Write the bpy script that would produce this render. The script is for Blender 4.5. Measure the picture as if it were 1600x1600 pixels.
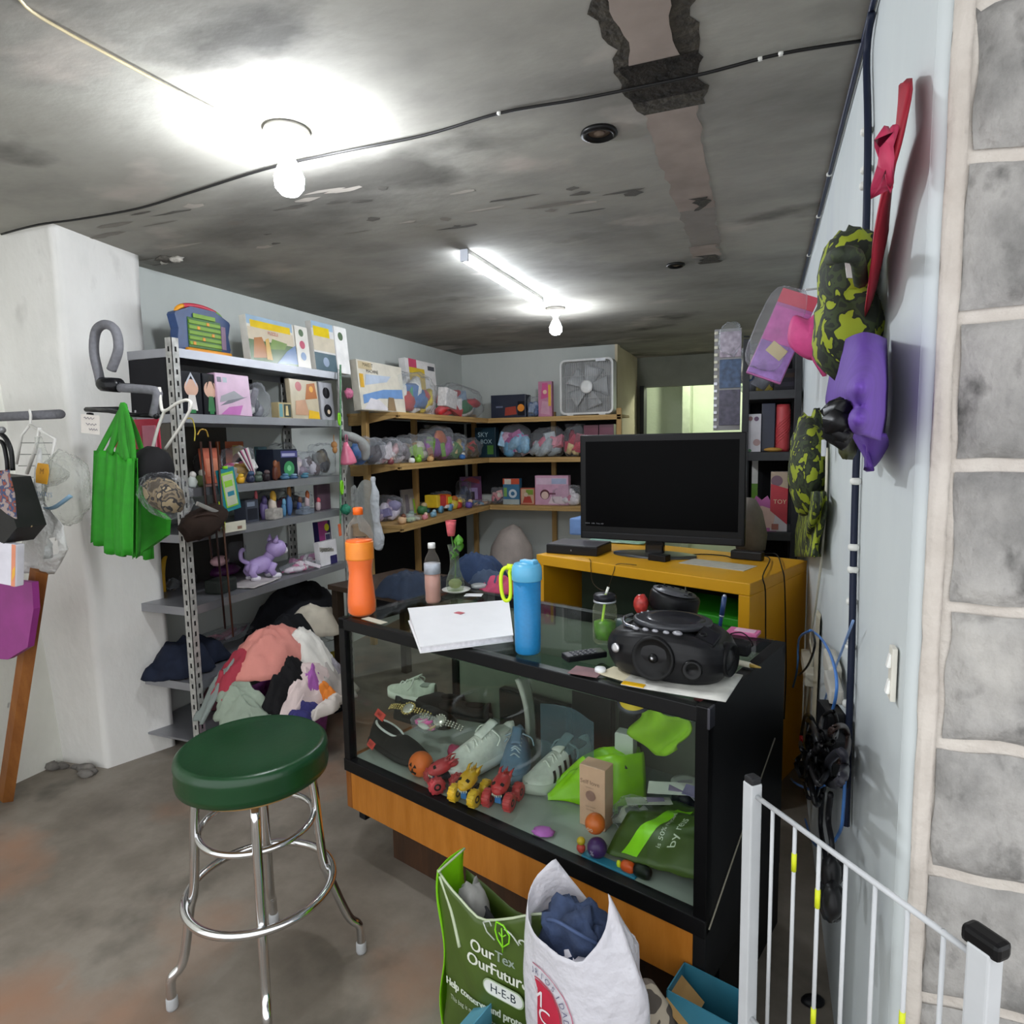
import bpy, bmesh, math, random
from mathutils import Vector, Matrix, Euler, noise
for o in list(bpy.data.objects): bpy.data.objects.remove(o)
SC = bpy.context.scene; COL = SC.collection
R_ = math.radians
# ---------------------------------------------------------------- camera, sky, exposure
CAM = Vector((0, 0, 1.5)); FPX = 1013.0
def _basis(yaw, pitch, roll):
    y, p, r = R_(yaw), R_(pitch), R_(roll)
    f = Vector((-math.sin(y)*math.cos(p), math.cos(y)*math.cos(p), -math.sin(p)))
    rt = Vector((math.cos(y), math.sin(y), 0)); up = rt.cross(f)
    return rt*math.cos(r)+up*math.sin(r), -rt*math.sin(r)+up*math.cos(r), f
CR, CU, CF = _basis(21.1, 6.1, -1.0)
cd = bpy.data.cameras.new('camera'); cam = bpy.data.objects.new('camera', cd); COL.objects.link(cam)
cam.matrix_world = Matrix(((CR.x, CU.x, -CF.x, CAM.x), (CR.y, CU.y, -CF.y, CAM.y), (CR.z, CU.z, -CF.z, CAM.z), (0, 0, 0, 1)))
cd.sensor_width = 36; cd.sensor_height = 36; cd.sensor_fit = 'HORIZONTAL'; cd.lens = FPX/1600*36; cd.clip_start = .02
SC.camera = cam
W = bpy.data.worlds.new('daylight'); SC.world = W; W.use_nodes = True
W.node_tree.nodes['Background'].inputs[0].default_value = (.94, .97, 1, 1)
W.node_tree.nodes['Background'].inputs[1].default_value = 1.9
SC.cycles.transparent_max_bounces = 48
SC.view_settings.view_transform = 'Standard'; SC.view_settings.look = 'None'
SC.view_settings.exposure = 0.0; SC.view_settings.gamma = 1.0; SC.view_settings.use_curve_mapping = False
BULB_W, TUBE_W, ROOM_W = 410.0, 62.0, 420.0
# rays of measured points onto real planes of the room
def ray(px, py): return CR*((px-800)/FPX)-CU*((py-800)/FPX)+CF
def oz(px, py, z): d = ray(px, py); return CAM+d*((z-CAM.z)/d.z)
def ox(px, py, x): d = ray(px, py); return CAM+d*((x-CAM.x)/d.x)
def oy(px, py, y): d = ray(px, py); return CAM+d*((y-CAM.y)/d.y)
# ---------------------------------------------------------------- materials
def lin(h):
    if not isinstance(h, str): return tuple(h)
    h = h.lstrip('#'); c = [int(h[i:i+2], 16)/255 for i in (0, 2, 4)]
    return tuple(x/12.92 if x <= .04045 else ((x+.055)/1.055)**2.4 for x in c)
_mats = {}
def M(col, rough=.55, metal=0.0, var=.1, scale=14, bump=0.0, bscale=60, coat=0.0, sheen=0.0):
    key = (col, rough, metal, var, scale, bump, bscale, coat, sheen)
    if key in _mats: return _mats[key]
    m = bpy.data.materials.new('surface'); m.use_nodes = True; nt = m.node_tree; b = nt.nodes['Principled BSDF']
    c = lin(col)
    tc = nt.nodes.new('ShaderNodeTexCoord'); nz = nt.nodes.new('ShaderNodeTexNoise')
    nz.inputs['Scale'].default_value = scale; nz.inputs['Detail'].default_value = 5
    nt.links.new(tc.outputs['Object'], nz.inputs['Vector'])
    rp = nt.nodes.new('ShaderNodeValToRGB')
    rp.color_ramp.elements[0].position = .3; rp.color_ramp.elements[1].position = .7
    rp.color_ramp.elements[0].color = tuple(max(0, x*(1-var)) for x in c)+(1,)
    rp.color_ramp.elements[1].color = tuple(min(1, x*(1+var)) for x in c)+(1,)
    nt.links.new(nz.outputs['Fac'], rp.inputs['Fac']); nt.links.new(rp.outputs['Color'], b.inputs['Base Color'])
    b.inputs['Roughness'].default_value = rough; b.inputs['Metallic'].default_value = metal
    if max(c) < .04 and not metal: b.inputs['Specular IOR Level'].default_value = .25
    b.inputs['Coat Weight'].default_value = coat; b.inputs['Sheen Weight'].default_value = sheen
    if bump:
        n2 = nt.nodes.new('ShaderNodeTexNoise'); n2.inputs['Scale'].default_value = bscale; n2.inputs['Detail'].default_value = 4
        nt.links.new(tc.outputs['Object'], n2.inputs['Vector'])
        bp = nt.nodes.new('ShaderNodeBump'); bp.inputs['Strength'].default_value = bump; bp.inputs['Distance'].default_value = .01
        nt.links.new(n2.outputs['Fac'], bp.inputs['Height']); nt.links.new(bp.outputs['Normal'], b.inputs['Normal'])
    _mats[key] = m; return m
def _edge(nt, base):
    fr = nt.nodes.new('ShaderNodeLayerWeight'); fr.inputs[0].default_value = .5
    pw = nt.nodes.new('ShaderNodeMath'); pw.operation = 'POWER'; pw.inputs[1].default_value = 4.5; nt.links.new(fr.outputs['Facing'], pw.inputs[0])
    mp = nt.nodes.new('ShaderNodeMath'); mp.operation = 'ADD'; mp.inputs[1].default_value = base; mp.use_clamp = True
    m2 = nt.nodes.new('ShaderNodeMath'); m2.operation = 'MULTIPLY'; m2.inputs[1].default_value = .45; nt.links.new(pw.outputs[0], m2.inputs[0])
    nt.links.new(m2.outputs[0], mp.inputs[0]); return fr, mp
def clear(tint='#ffffff', a=.75, rough=.08, body=None, crinkle=0.0):
    """thin clear sheet: light passes, plus a glossy skin"""
    key = ('clear', tint, a, rough, body, crinkle)
    if key in _mats: return _mats[key]
    m = bpy.data.materials.new('clear_sheet'); m.use_nodes = True; nt = m.node_tree; b = nt.nodes['Principled BSDF']
    b.inputs['Base Color'].default_value = lin(body or tint)+(1,); b.inputs['Roughness'].default_value = rough
    t = nt.nodes.new('ShaderNodeBsdfTransparent'); t.inputs[0].default_value = lin(tint)+(1,)
    fr, mp = _edge(nt, 1-a)
    mx = nt.nodes.new('ShaderNodeMixShader'); nt.links.new(mp.outputs[0], mx.inputs[0])
    nt.links.new(t.outputs[0], mx.inputs[1]); nt.links.new(b.outputs[0], mx.inputs[2])
    if crinkle:
        tc = nt.nodes.new('ShaderNodeTexCoord'); v = nt.nodes.new('ShaderNodeTexNoise'); v.inputs['Scale'].default_value = 28; v.inputs['Detail'].default_value = 3
        nt.links.new(tc.outputs['Object'], v.inputs['Vector'])
        bp = nt.nodes.new('ShaderNodeBump'); bp.inputs['Strength'].default_value = crinkle; bp.inputs['Distance'].default_value = .03
        nt.links.new(v.outputs['Fac'], bp.inputs['Height']); nt.links.new(bp.outputs['Normal'], b.inputs['Normal']); nt.links.new(bp.outputs['Normal'], fr.inputs['Normal'])
    nt.links.new(mx.outputs[0], nt.nodes['Material Output'].inputs[0]); _mats[key] = m; return m
def glass(tint='#fbfdfb', rough=0.0):
    """pane: sees through, mirrors at grazing angles"""
    key = ('glass', tint, rough)
    if key in _mats: return _mats[key]
    m = bpy.data.materials.new('glass_pane'); m.use_nodes = True; nt = m.node_tree; nt.nodes.remove(nt.nodes['Principled BSDF'])
    t = nt.nodes.new('ShaderNodeBsdfTransparent'); t.inputs[0].default_value = lin(tint)+(1,)
    g = nt.nodes.new('ShaderNodeBsdfGlossy'); g.inputs['Roughness'].default_value = rough
    fr, mp = _edge(nt, .035)
    mx = nt.nodes.new('ShaderNodeMixShader'); nt.links.new(mp.outputs[0], mx.inputs[0])
    nt.links.new(t.outputs[0], mx.inputs[1]); nt.links.new(g.outputs[0], mx.inputs[2])
    nt.links.new(mx.outputs[0], nt.nodes['Material Output'].inputs[0]); _mats[key] = m; return m
def emit(col, s):
    m = bpy.data.materials.new('lamp_glow'); m.use_nodes = True; nt = m.node_tree; b = nt.nodes['Principled BSDF']
    b.inputs['Emission Color'].default_value = lin(col)+(1,); b.inputs['Emission Strength'].default_value = s
    return m
def camo(cols, scale=9):
    key = ('camo', tuple(cols), scale)
    if key in _mats: return _mats[key]
    m = bpy.data.materials.new('camouflage'); m.use_nodes = True; nt = m.node_tree; b = nt.nodes['Principled BSDF']
    tc = nt.nodes.new('ShaderNodeTexCoord'); nz = nt.nodes.new('ShaderNodeTexNoise'); nz.inputs['Scale'].default_value = scale; nz.inputs['Detail'].default_value = 2.5
    nz.inputs['Distortion'].default_value = .2
    nt.links.new(tc.outputs['Object'], nz.inputs['Vector']); rp = nt.nodes.new('ShaderNodeValToRGB'); rp.color_ramp.interpolation = 'CONSTANT'
    e = rp.color_ramp.elements; ps = [0, .4, .47, .53][:len(cols)]
    while len(e) < len(cols): e.new(.5)
    for i, c in enumerate(cols): e[i].position = ps[i]; e[i].color = lin(c)+(1,)
    nt.links.new(nz.outputs['Fac'], rp.inputs['Fac']); nt.links.new(rp.outputs['Color'], b.inputs['Base Color'])
    b.inputs['Roughness'].default_value = .8; _mats[key] = m; return m
def mottled(stops, scale=3, detail=8, stretch=(1, 1, 1), rough=.8, bump=.3, bscale=30, second=None, spec=.3, gloss=None):
    """stained concrete / plaster: noise through a colour ramp; second = (scale, colour, lo, hi) adds patches"""
    m = bpy.data.materials.new('plaster'); m.use_nodes = True; nt = m.node_tree; b = nt.nodes['Principled BSDF']
    tc = nt.nodes.new('ShaderNodeTexCoord'); mp = nt.nodes.new('ShaderNodeMapping'); mp.inputs['Scale'].default_value = stretch
    nt.links.new(tc.outputs['Object'], mp.inputs['Vector'])
    nz = nt.nodes.new('ShaderNodeTexNoise'); nz.inputs['Scale'].default_value = scale; nz.inputs['Detail'].default_value = detail; nz.inputs['Roughness'].default_value = .62
    nt.links.new(mp.outputs[0], nz.inputs['Vector']); rp = nt.nodes.new('ShaderNodeValToRGB'); e = rp.color_ramp.elements
    while len(e) < len(stops): e.new(.5)
    for i, (p, c) in enumerate(stops): e[i].position = p; e[i].color = lin(c)+(1,)
    nt.links.new(nz.outputs['Fac'], rp.inputs['Fac']); out = rp.outputs['Color']
    for k, (s2, c2, lo, hi) in enumerate(second or []):
        n2 = nt.nodes.new('ShaderNodeTexNoise'); n2.inputs['Scale'].default_value = s2; n2.inputs['Detail'].default_value = 7; n2.noise_dimensions = '4D'; n2.inputs['W'].default_value = 3.1+k*2.7
        nt.links.new(mp.outputs[0], n2.inputs['Vector'])
        r2 = nt.nodes.new('ShaderNodeMapRange'); r2.inputs[1].default_value = lo; r2.inputs[2].default_value = hi
        nt.links.new(n2.outputs['Fac'], r2.inputs[0])
        mx = nt.nodes.new('ShaderNodeMix'); mx.data_type = 'RGBA'; nt.links.new(r2.outputs[0], mx.inputs[0])
        nt.links.new(out, mx.inputs[6]); mx.inputs[7].default_value = lin(c2)+(1,); out = mx.outputs[2]
    nt.links.new(out, b.inputs['Base Color']); b.inputs['Roughness'].default_value = rough; b.inputs['Specular IOR Level'].default_value = spec
    n3 = nt.nodes.new('ShaderNodeTexNoise'); n3.inputs['Scale'].default_value = bscale; n3.inputs['Detail'].default_value = 8
    nt.links.new(mp.outputs[0], n3.inputs['Vector']); bp = nt.nodes.new('ShaderNodeBump'); bp.inputs['Strength'].default_value = bump; bp.inputs['Distance'].default_value = .01
    nt.links.new(n3.outputs['Fac'], bp.inputs['Height']); nt.links.new(bp.outputs['Normal'], b.inputs['Normal'])
    return m
def wood(c0, c1, axis=(1, 12, 12), scale=3, rough=.5):
    key = ('wood', c0, c1, axis, scale, rough)
    if key in _mats: return _mats[key]
    m = mottled([(.3, c0), (.7, c1)], scale, 5, axis, rough, .1, 20); _mats[key] = m; return m
# ---------------------------------------------------------------- mesh builder
def rot(x=0, y=0, z=0): return Euler((R_(x), R_(y), R_(z))).to_matrix().to_4x4()
def mv(x, y=0, z=0): return Matrix.Translation(Vector((x, y, z)))
def catm(pts, n=6, closed=False):
    P = [Vector(p) for p in pts]; out = []; N = len(P)
    for i in range(N if closed else N-1):
        a, b, c, d = (P[(i-1) % N], P[i], P[(i+1) % N], P[(i+2) % N]) if closed else (P[max(i-1, 0)], P[i], P[i+1], P[min(i+2, N-1)])
        for j in range(n):
            t = j/n
            out.append(.5*((2*b)+(c-a)*t+(2*a-5*b+4*c-d)*t*t+(3*b-a-3*c+d)*t**3))
    if not closed: out.append(P[-1])
    return out
_txt = {}; _fo = None
def glyphs(s):
    global _fo
    if s in _txt: return _txt[s]
    if _fo is None:
        c = bpy.data.curves.new('letters', 'FONT'); _fo = bpy.data.objects.new('letters', c); c.resolution_u = 3
        c.align_x = 'CENTER'; c.align_y = 'CENTER'; COL.objects.link(_fo)
    _fo.data.body = s
    dg = bpy.context.evaluated_depsgraph_get(); dg.update(); ev = _fo.evaluated_get(dg); me = ev.to_mesh()
    _txt[s] = ([v.co.copy() for v in me.vertices], [tuple(p.vertices) for p in me.polygons]); ev.to_mesh_clear()
    return _txt[s]
class MB:
    def __init__(s): s.v = []; s.f = []; s.mi = []; s.sm = []; s.T = Matrix(); s.k = 0
    def at(s, T=None): s.T = T if T is not None else Matrix(); return s
    def add(s, vs, fs, smooth=False, k=None):
        o = len(s.v); s.v += [s.T @ Vector(p) for p in vs]
        for f in fs: s.f.append(tuple(i+o for i in f)); s.mi.append(s.k if k is None else k); s.sm.append(smooth)
        return s
    def box(s, c, d, bev=0, R=None, k=None, seg=2):
        bm = bmesh.new(); bmesh.ops.create_cube(bm, size=1)
        for v in bm.verts: v.co = Vector((v.co.x*d[0], v.co.y*d[1], v.co.z*d[2]))
        if bev: bmesh.ops.bevel(bm, geom=list(bm.edges), offset=min(bev, min(d)*.49), segments=seg, profile=.6, affect='EDGES')
        T = mv(*c) @ (R or Matrix()); bm.verts.index_update()
        s.add([T @ v.co for v in bm.verts], [tuple(v.index for v in f.verts) for f in bm.faces], bev > 0 and seg > 2, k); bm.free(); return s
    def bb(s, x0, x1, y0, y1, z0, z1, bev=0, k=None): return s.box(((x0+x1)/2, (y0+y1)/2, (z0+z1)/2), (abs(x1-x0), abs(y1-y0), abs(z1-z0)), bev, None, k)
    def lathe(s, prof, c=(0, 0, 0), n=24, R=None, k=None, smooth=True):
        T = mv(*c) @ (R or Matrix()); vs = []; fs = []; m = len(prof)
        for i in range(n):
            a = 2*math.pi*i/n
            for r, z in prof: vs.append(T @ Vector((r*math.cos(a), r*math.sin(a), z)))
        for i in range(n):
            j = (i+1) % n
            for q in range(m-1): fs.append((i*m+q, j*m+q, j*m+q+1, i*m+q+1))
        if prof[0][0] > 1e-5: fs.append(tuple(i*m for i in range(n))[::-1])
        if prof[-1][0] > 1e-5: fs.append(tuple(i*m+m-1 for i in range(n)))
        return s.add(vs, fs, smooth, k)
    def cyl(s, a, b, r, n=14, k=None, r2=None): return s.tube([a, b], [r, r2 if r2 is not None else r], n, k=k)
    def tube(s, pts, r, n=8, closed=False, k=None, flat=None, smooth=True):
        P = [Vector(p) for p in pts]; N = len(P); vs = []; fs = []; prev = None
        for i, p in enumerate(P):
            t = (P[(i+1) % N]-P[i-1]) if closed else (P[min(i+1, N-1)]-P[max(i-1, 0)])
            if t.length < 1e-9: t = Vector((0, 0, 1))
            t.normalize()
            if prev is None:
                u = t.orthogonal() if flat is None else (Vector(flat)-t*t.dot(Vector(flat)))
            else: u = prev-t*prev.dot(t)
            if u.length < 1e-6: u = t.orthogonal()
            u.normalize(); prev = u; w = t.cross(u); rr = r[i] if isinstance(r, (list, tuple)) and len(r) == N else r
            ra, rb = (rr if isinstance(rr, (tuple, list)) else (rr, rr))
            for j in range(n): a = 2*math.pi*j/n; vs.append(p+u*math.cos(a)*ra+w*math.sin(a)*rb)
        for i in range(N if closed else N-1):
            q = (i+1) % N
            for j in range(n): jj = (j+1) % n; fs.append((i*n+j, i*n+jj, q*n+jj, q*n+j))
        if not closed: fs.append(tuple(range(n))[::-1]); fs.append(tuple((N-1)*n+j for j in range(n)))
        return s.add(vs, fs, smooth, k)
    def ball(s, c, r, n=16, R=None, k=None, seed=None, amp=0, freq=4, e=1.0):
        r = (r, r, r) if not isinstance(r, (tuple, list)) else r
        T = mv(*c) @ (R or Matrix()); h = n//2; vs = []; fs = []
        def se(x): return math.copysign(abs(x)**e, x)
        for i in range(1, h):
            th = math.pi*i/h
            for j in range(n):
                ph = 2*math.pi*j/n
                d = Vector((se(math.sin(th))*se(math.cos(ph)), se(math.sin(th))*se(math.sin(ph)), se(math.cos(th))))
                f = 1
                if seed is not None:
                    q = d*freq+Vector((seed*7.3, seed*3.1, seed*1.7)); f = 1+amp*(noise.noise(q)+.6*(.5-abs(noise.noise(q*2.1)))*1.2)
                vs.append(T @ Vector((d.x*r[0]*f, d.y*r[1]*f, d.z*r[2]*f)))
        a = len(vs); vs += [T @ Vector((0, 0, r[2])), T @ Vector((0, 0, -r[2]))]
        for i in range(h-2):
            for j in range(n): jj = (j+1) % n; fs.append((i*n+j, (i+1)*n+j, (i+1)*n+jj, i*n+jj))
        for j in range(n): jj = (j+1) % n; fs.append((a, j, jj)); fs.append((a+1, (h-2)*n+jj, (h-2)*n+j))
        return s.add(vs, fs, True, k)
    def prism(s, poly, z0, z1, T=None, k=None, smooth=False):
        n = len(poly); T = T or Matrix()
        vs = [T @ Vector((p[0], p[1], z0)) for p in poly]+[T @ Vector((p[0], p[1], z1)) for p in poly]
        fs = [tuple(range(n))[::-1], tuple(range(n, 2*n))]+[(i, (i+1) % n, n+(i+1) % n, n+i) for i in range(n)]
        return s.add(vs, fs, smooth, k)
    def poly(s, pts, k=None): return s.add(pts, [tuple(range(len(pts)))], False, k)
    def grid(s, fn, nu, nv, cu=False, cv=False, k=None, smooth=True):
        vs = [fn(i/(nu if cu else nu-1), j/(nv if cv else nv-1)) for i in range(nu) for j in range(nv)]; fs = []
        for i in range(nu if cu else nu-1):
            for j in range(nv if cv else nv-1):
                a, b = (i+1) % nu, (j+1) % nv; fs.append((i*nv+j, a*nv+j, a*nv+b, i*nv+b))
        return s.add(vs, fs, smooth, k)
    def text(s, txt, size, T, k=None, sx=1.0, warp=None):
        vs, fs = glyphs(txt); P = [Vector((v.x*size*sx, v.y*size, 0)) for v in vs]
        if warp: P = [warp(p) for p in P]
        return s.add([T @ p for p in P], fs, False, k)
    def build(s, name, mats, parent=None, solid=0, sub=0):
        me = bpy.data.meshes.new(name); me.from_pydata(s.v, [], s.f); me.update()
        for m in (mats if isinstance(mats, (list, tuple)) else [mats]): me.materials.append(m)
        me.polygons.foreach_set('material_index', s.mi); me.polygons.foreach_set('use_smooth', s.sm)
        bm = bmesh.new(); bm.from_mesh(me); bmesh.ops.recalc_face_normals(bm, faces=bm.faces); bm.to_mesh(me); bm.free()
        o = bpy.data.objects.new(name, me); COL.objects.link(o)
        if parent is not None: o.parent = parent
        if solid: md = o.modifiers.new('thickness', 'SOLIDIFY'); md.thickness = solid; md.offset = 0
        if sub: md = o.modifiers.new('smooth', 'SUBSURF'); md.levels = sub; md.render_levels = sub
        return o
def tag(o, label, cat, group=None):
    o['label'] = label; o['category'] = cat
    if group: o['group'] = group
    return o
def place(o, loc, rz=0, rx=0, ry=0): o.location = loc; o.rotation_euler = (R_(rx), R_(ry), R_(rz)); return o
def thing(name, label, cat, loc=(0, 0, 0), rz=0, group=None, rx=0, ry=0):
    o = bpy.data.objects.new(name, None); o.empty_display_size = .05; COL.objects.link(o); place(o, loc, rz, rx, ry); return tag(o, label, cat, group)
def solo(name, mb, mats, label, cat, loc=(0, 0, 0), rz=0, group=None, rx=0, ry=0, solid=0):
    return tag(place(mb.build(name, mats, None, solid), loc, rz, rx, ry), label, cat, group)
def struct(name, mb, mats, parent=None, **k):
    o = mb.build(name, mats, parent, **k)
    if parent is None: o['kind'] = 'structure'
    return o
def copy_tree(o, label=None, parent=None):
    c = o.copy(); COL.objects.link(c); c.parent = parent
    if label: c['label'] = label
    for ch in list(o.children): copy_tree(ch, None, c)
    return c
def rnd(seed): return random.Random(seed)
# ---------------------------------------------------------------- shared materials
BLACK = M('#17171a', .45); GLOSSBLACK = M('#0c0c0e', .18, coat=.4); WHITE = M('#e9e9e6', .5); CHROME = M('#d8d8d8', .12, 1.0, .03)
STEEL = M('#a2a3a8', .42, .75, .12, 5); DARKSTEEL = M('#3c3d40', .5, .5); CLEARBAG = clear('#fbfcfc', .9, .16, '#dfe2e8', .55)
MILKBAG = clear('#f2f4f6', .4, .35, '#e4e8ec', .6)
# ---------------------------------------------------------------- repeated builders
def package(name, label, cat, loc, rz, w, d, h, col, pats=(), group=None, rx=0, ry=0, side=None, rough=.3, front='printed_front'):
    """box standing on its base; local -y is its front; pats are printed shapes of the front in 0..1"""
    t = thing(name, label, cat, loc, rz, group, rx, ry)
    b = MB(); b.box((0, 0, h/2), (w, d, h), .003, k=0)
    b.build('carton', [M(side or col, rough)], t)
    if pats:
        f = MB(); mats = []; mi = {}
        def mk(c):
            if c not in mi: mi[c] = len(mats); mats.append(M(c, rough))
            return mi[c]
        P = lambda u, v, e: Vector(((u-.5)*w, -d/2-e, v*h))
        e = .0012; f.poly([P(.01, .01, e), P(.99, .01, e), P(.99, .99, e), P(.01, .99, e)], mk(col))
        for i, q in enumerate(pats):
            e = .0018+.0005*i
            if q[0] == 'r': _, a, bb, c, dd, cc = q; f.poly([P(a, bb, e), P(c, bb, e), P(c, dd, e), P(a, dd, e)], mk(cc))
            elif q[0] == 'p': f.poly([P(u, v, e) for u, v in q[1]], mk(q[2]))
            elif q[0] == 'c': _, u, v, r, cc = q; f.poly([P(u, v, e)+Vector((math.cos(a*math.pi/10)*r*h, 0, math.sin(a*math.pi/10)*r*h)) for a in range(20)], mk(cc))
            elif q[0] == 't': _, s, u, v, sz, cc = q; f.text(s, sz*h, mv(*P(u, v, e)) @ rot(90), mk(cc))
        f.build(front, mats, t)
    return t
def bagged(name, label, cat, loc, rz, w, d, h, cols, seed, group=None, top=True, n=7, film=None, amp=.12):
    """goods packed in a clear plastic bag"""
    t = thing(name, label, cat, loc, rz, group); r = rnd(seed); mats = [M(x, .4, 0, .2, 40) for x in cols]
    c = MB()
    for i in range(n):
        f = r.random(); s = (w*r.uniform(.1, .2)+.012, d*r.uniform(.14, .26), h*r.uniform(.14, .3)); x = ((i+.5)/n-.5)*.72*w+r.uniform(-.06, .06)*w; y = r.uniform(-.2, .15)*d; z = r.uniform(.24, .58)*h*(1-abs(x/w)*.5)
        if f < .4: c.ball((x, y, z), s, 12, k=i % len(mats), seed=seed+i, amp=.25)
        elif f < .75: c.box((x, y, z), (s[0]*1.7, s[1]*1.5, s[2]*1.8), .006, rot(r.uniform(-25, 25), r.uniform(-30, 30), r.uniform(-40, 40)), i % len(mats))
        else: c.tube([(x-s[0], y, z-s[2]), (x+s[0]*.3, y-.01, z), (x+s[0], y, z+s[2])], [s[2]*.5, s[2]*.7, s[2]*.3], 8, k=i % len(mats))
    cl = lambda v, e: Vector((max(-w*.5+e, min(w*.5-e, v.x)), max(-d*.5+e, min(d*.5-e, v.y)), max(.002+e, min(h, v.z))))
    c.v = [cl(v, .003) for v in c.v]; c.build('packed_goods', mats, t)
    f = MB(); f.ball((0, 0, h*.46), (w*.5, d*.5, h*.46), 30, seed=seed*1.3, amp=amp*2, freq=1.7+(seed*.37) % 1.4, e=.5+(seed*.173) % .35)
    if top: f.grid(lambda u, v: Vector(((u-.5)*w*(.5+.5*v), .03*d*math.sin(u*19+seed), h*(.74+.27*v)+.02*h*math.sin(u*11))), 16, 4)
    f.v = [cl(v, .001) for v in f.v]; f.build('clear_wrap', film or CLEARBAG, t); return t
def flatbase(x, y): return 0.0
def garment(name, label, cat, loc, rx, ry, h, mats, seed, rz=0, base=flatbase, wr=.02, group=None, flop=.18, fr=9, p=2.4, n=44, m=16):
    """a crumpled piece of clothing lying on what is below it; base(x, y) in local space"""
    def ridge(q): return (1-abs(noise.noise(q))*2)
    vs = []; fs = []
    def pt(i, j):
        a = 2*math.pi*i/n; rr = (j+1)/m
        o = 1+flop*1.6*noise.noise(Vector((math.cos(a)*1.7, math.sin(a)*1.7, seed*3.3)))+flop*.5*noise.noise(Vector((math.cos(a)*5, math.sin(a)*5, seed*1.9)))
        x, y = math.cos(a)*rr*rx*o, math.sin(a)*rr*ry*o
        q = Vector((x*fr, y*fr, seed*2.3)); q2 = Vector((x*fr*2.6+y*fr, y*fr*1.3, seed))
        z = h*max(0, 1-rr**p)+wr*(ridge(q)+.5*ridge(q2))*(1-rr**6*.75)
        return Vector((x, y, base(x, y)+max(z, .004)))
    vs.append(Vector((0, 0, base(0, 0)+h+wr)))
    for j in range(m):
        for i in range(n): vs.append(pt(i, j))
    for i in range(n):
        k = (i+1) % n; fs.append((0, 1+i, 1+k))
        for j in range(m-1): fs.append((1+j*n+i, 1+(j+1)*n+i, 1+(j+1)*n+k, 1+j*n+k))
    o = len(vs)
    for i in range(n): q = vs[1+(m-1)*n+i]; vs.append(Vector((q.x*.96, q.y*.96, q.z-.004)))
    for i in range(n): k = (i+1) % n; fs.append((1+(m-1)*n+i, o+i, o+k, 1+(m-1)*n+k))
    b = MB(); b.add(vs, fs, True)
    return solo(name, b, mats, label, cat, loc, rz, group)
# ================================================================ the room
ZC = 2.4; XR = .205; XL = -2.9; YB = 6.15
PALE = mottled([(.3, '#bcc2bd'), (.6, '#c9cdc8'), (.8, '#bfc4c2')], 1.6, 5, (1, 1, .5), .75, .12, 25)
WHITEWASH = mottled([(.25, '#d2d2cd'), (.5, '#e4e2dd'), (.75, '#ecebe6')], 2.2, 7, (1, 1, .6), .8, .35, 22, [(5, '#b3b0ab', .62, .8)])
FLOORM = mottled([(.3, '#564f47'), (.45, '#736b60'), (.58, '#8a8277'), (.75, '#6a6054')], 1.5, 9, (1, 1, 1), .55, .12, 18, [(1.5, '#94715a', .5, .66), (2.6, '#454139', .55, .7), (9, '#8f897f', .68, .8)], .4)
CEILM = mottled([(.25, '#6c6a65'), (.42, '#8b8983'), (.56, '#a19f97'), (.75, '#918e86')], 1.0, 9, (.8, 1.35, 1), .9, .35, 9, [(.9, '#55534f', .55, .72), (2.4, '#b3aba3', .6, .7), (1.6, '#615f5a', .6, .68)], .2)
b = MB(); b.bb(-3.3, 2.6, -1.2, 9.2, -.08, 0); struct('floor', b, FLOORM)
b = MB(); b.bb(-3.3, 2.6, .35, 9.2, ZC, ZC+.12); struct('ceiling', b, CEILM)
b = MB(); b.bb(XL-.12, XL, 2.1, YB+.1, 0, ZC); struct('wall_left', b, PALE)
b = MB(); b.bb(XL-.12, -1.3, YB, YB+.12, 0, ZC); struct('wall_back', b, PALE)
b = MB(); b.bb(-1.42, -1.3, YB+.12, 7.27, 0, ZC); b.bb(-1.31, -1.285, YB-.005, YB+.12, 0, ZC); struct('wall_passage', b, mottled([(.3, '#cdbf9f'), (.7, '#d9ccb0')], 3, 5, rough=.8))  # beige lightened in place of light spilling from the far room
# far partition with its doorway, and the lit room behind it
b = MB(); b.bb(-1.42, -1.22, 7.27, 7.37, 0, ZC); b.bb(-1.22, .21, 7.27, 7.37, 2.08, ZC); struct('wall_partition', b, mottled([(.3, '#75776d'), (.7, '#85877c')], 3, 5))
b = MB(); b.bb(-1.26, -1.215, 7.2, 7.4, 0, 2.09); struct('door_1', b, M('#1d1e22', .5))
b = MB(); b.bb(-2.6, 1.2, 8.9, 9.0, 0, ZC); b.bb(-2.7, -2.6, 7.37, 9, 0, ZC); struct('wall_far', b, mottled([(.3, '#bcc7ae'), (.7, '#c9d1bb')], 2, 4))
b = MB(); b.bb(-.95, -.86, 8.5, 8.9, 0, ZC); struct('trim_2', b, M('#aab39c', .7))
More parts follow.
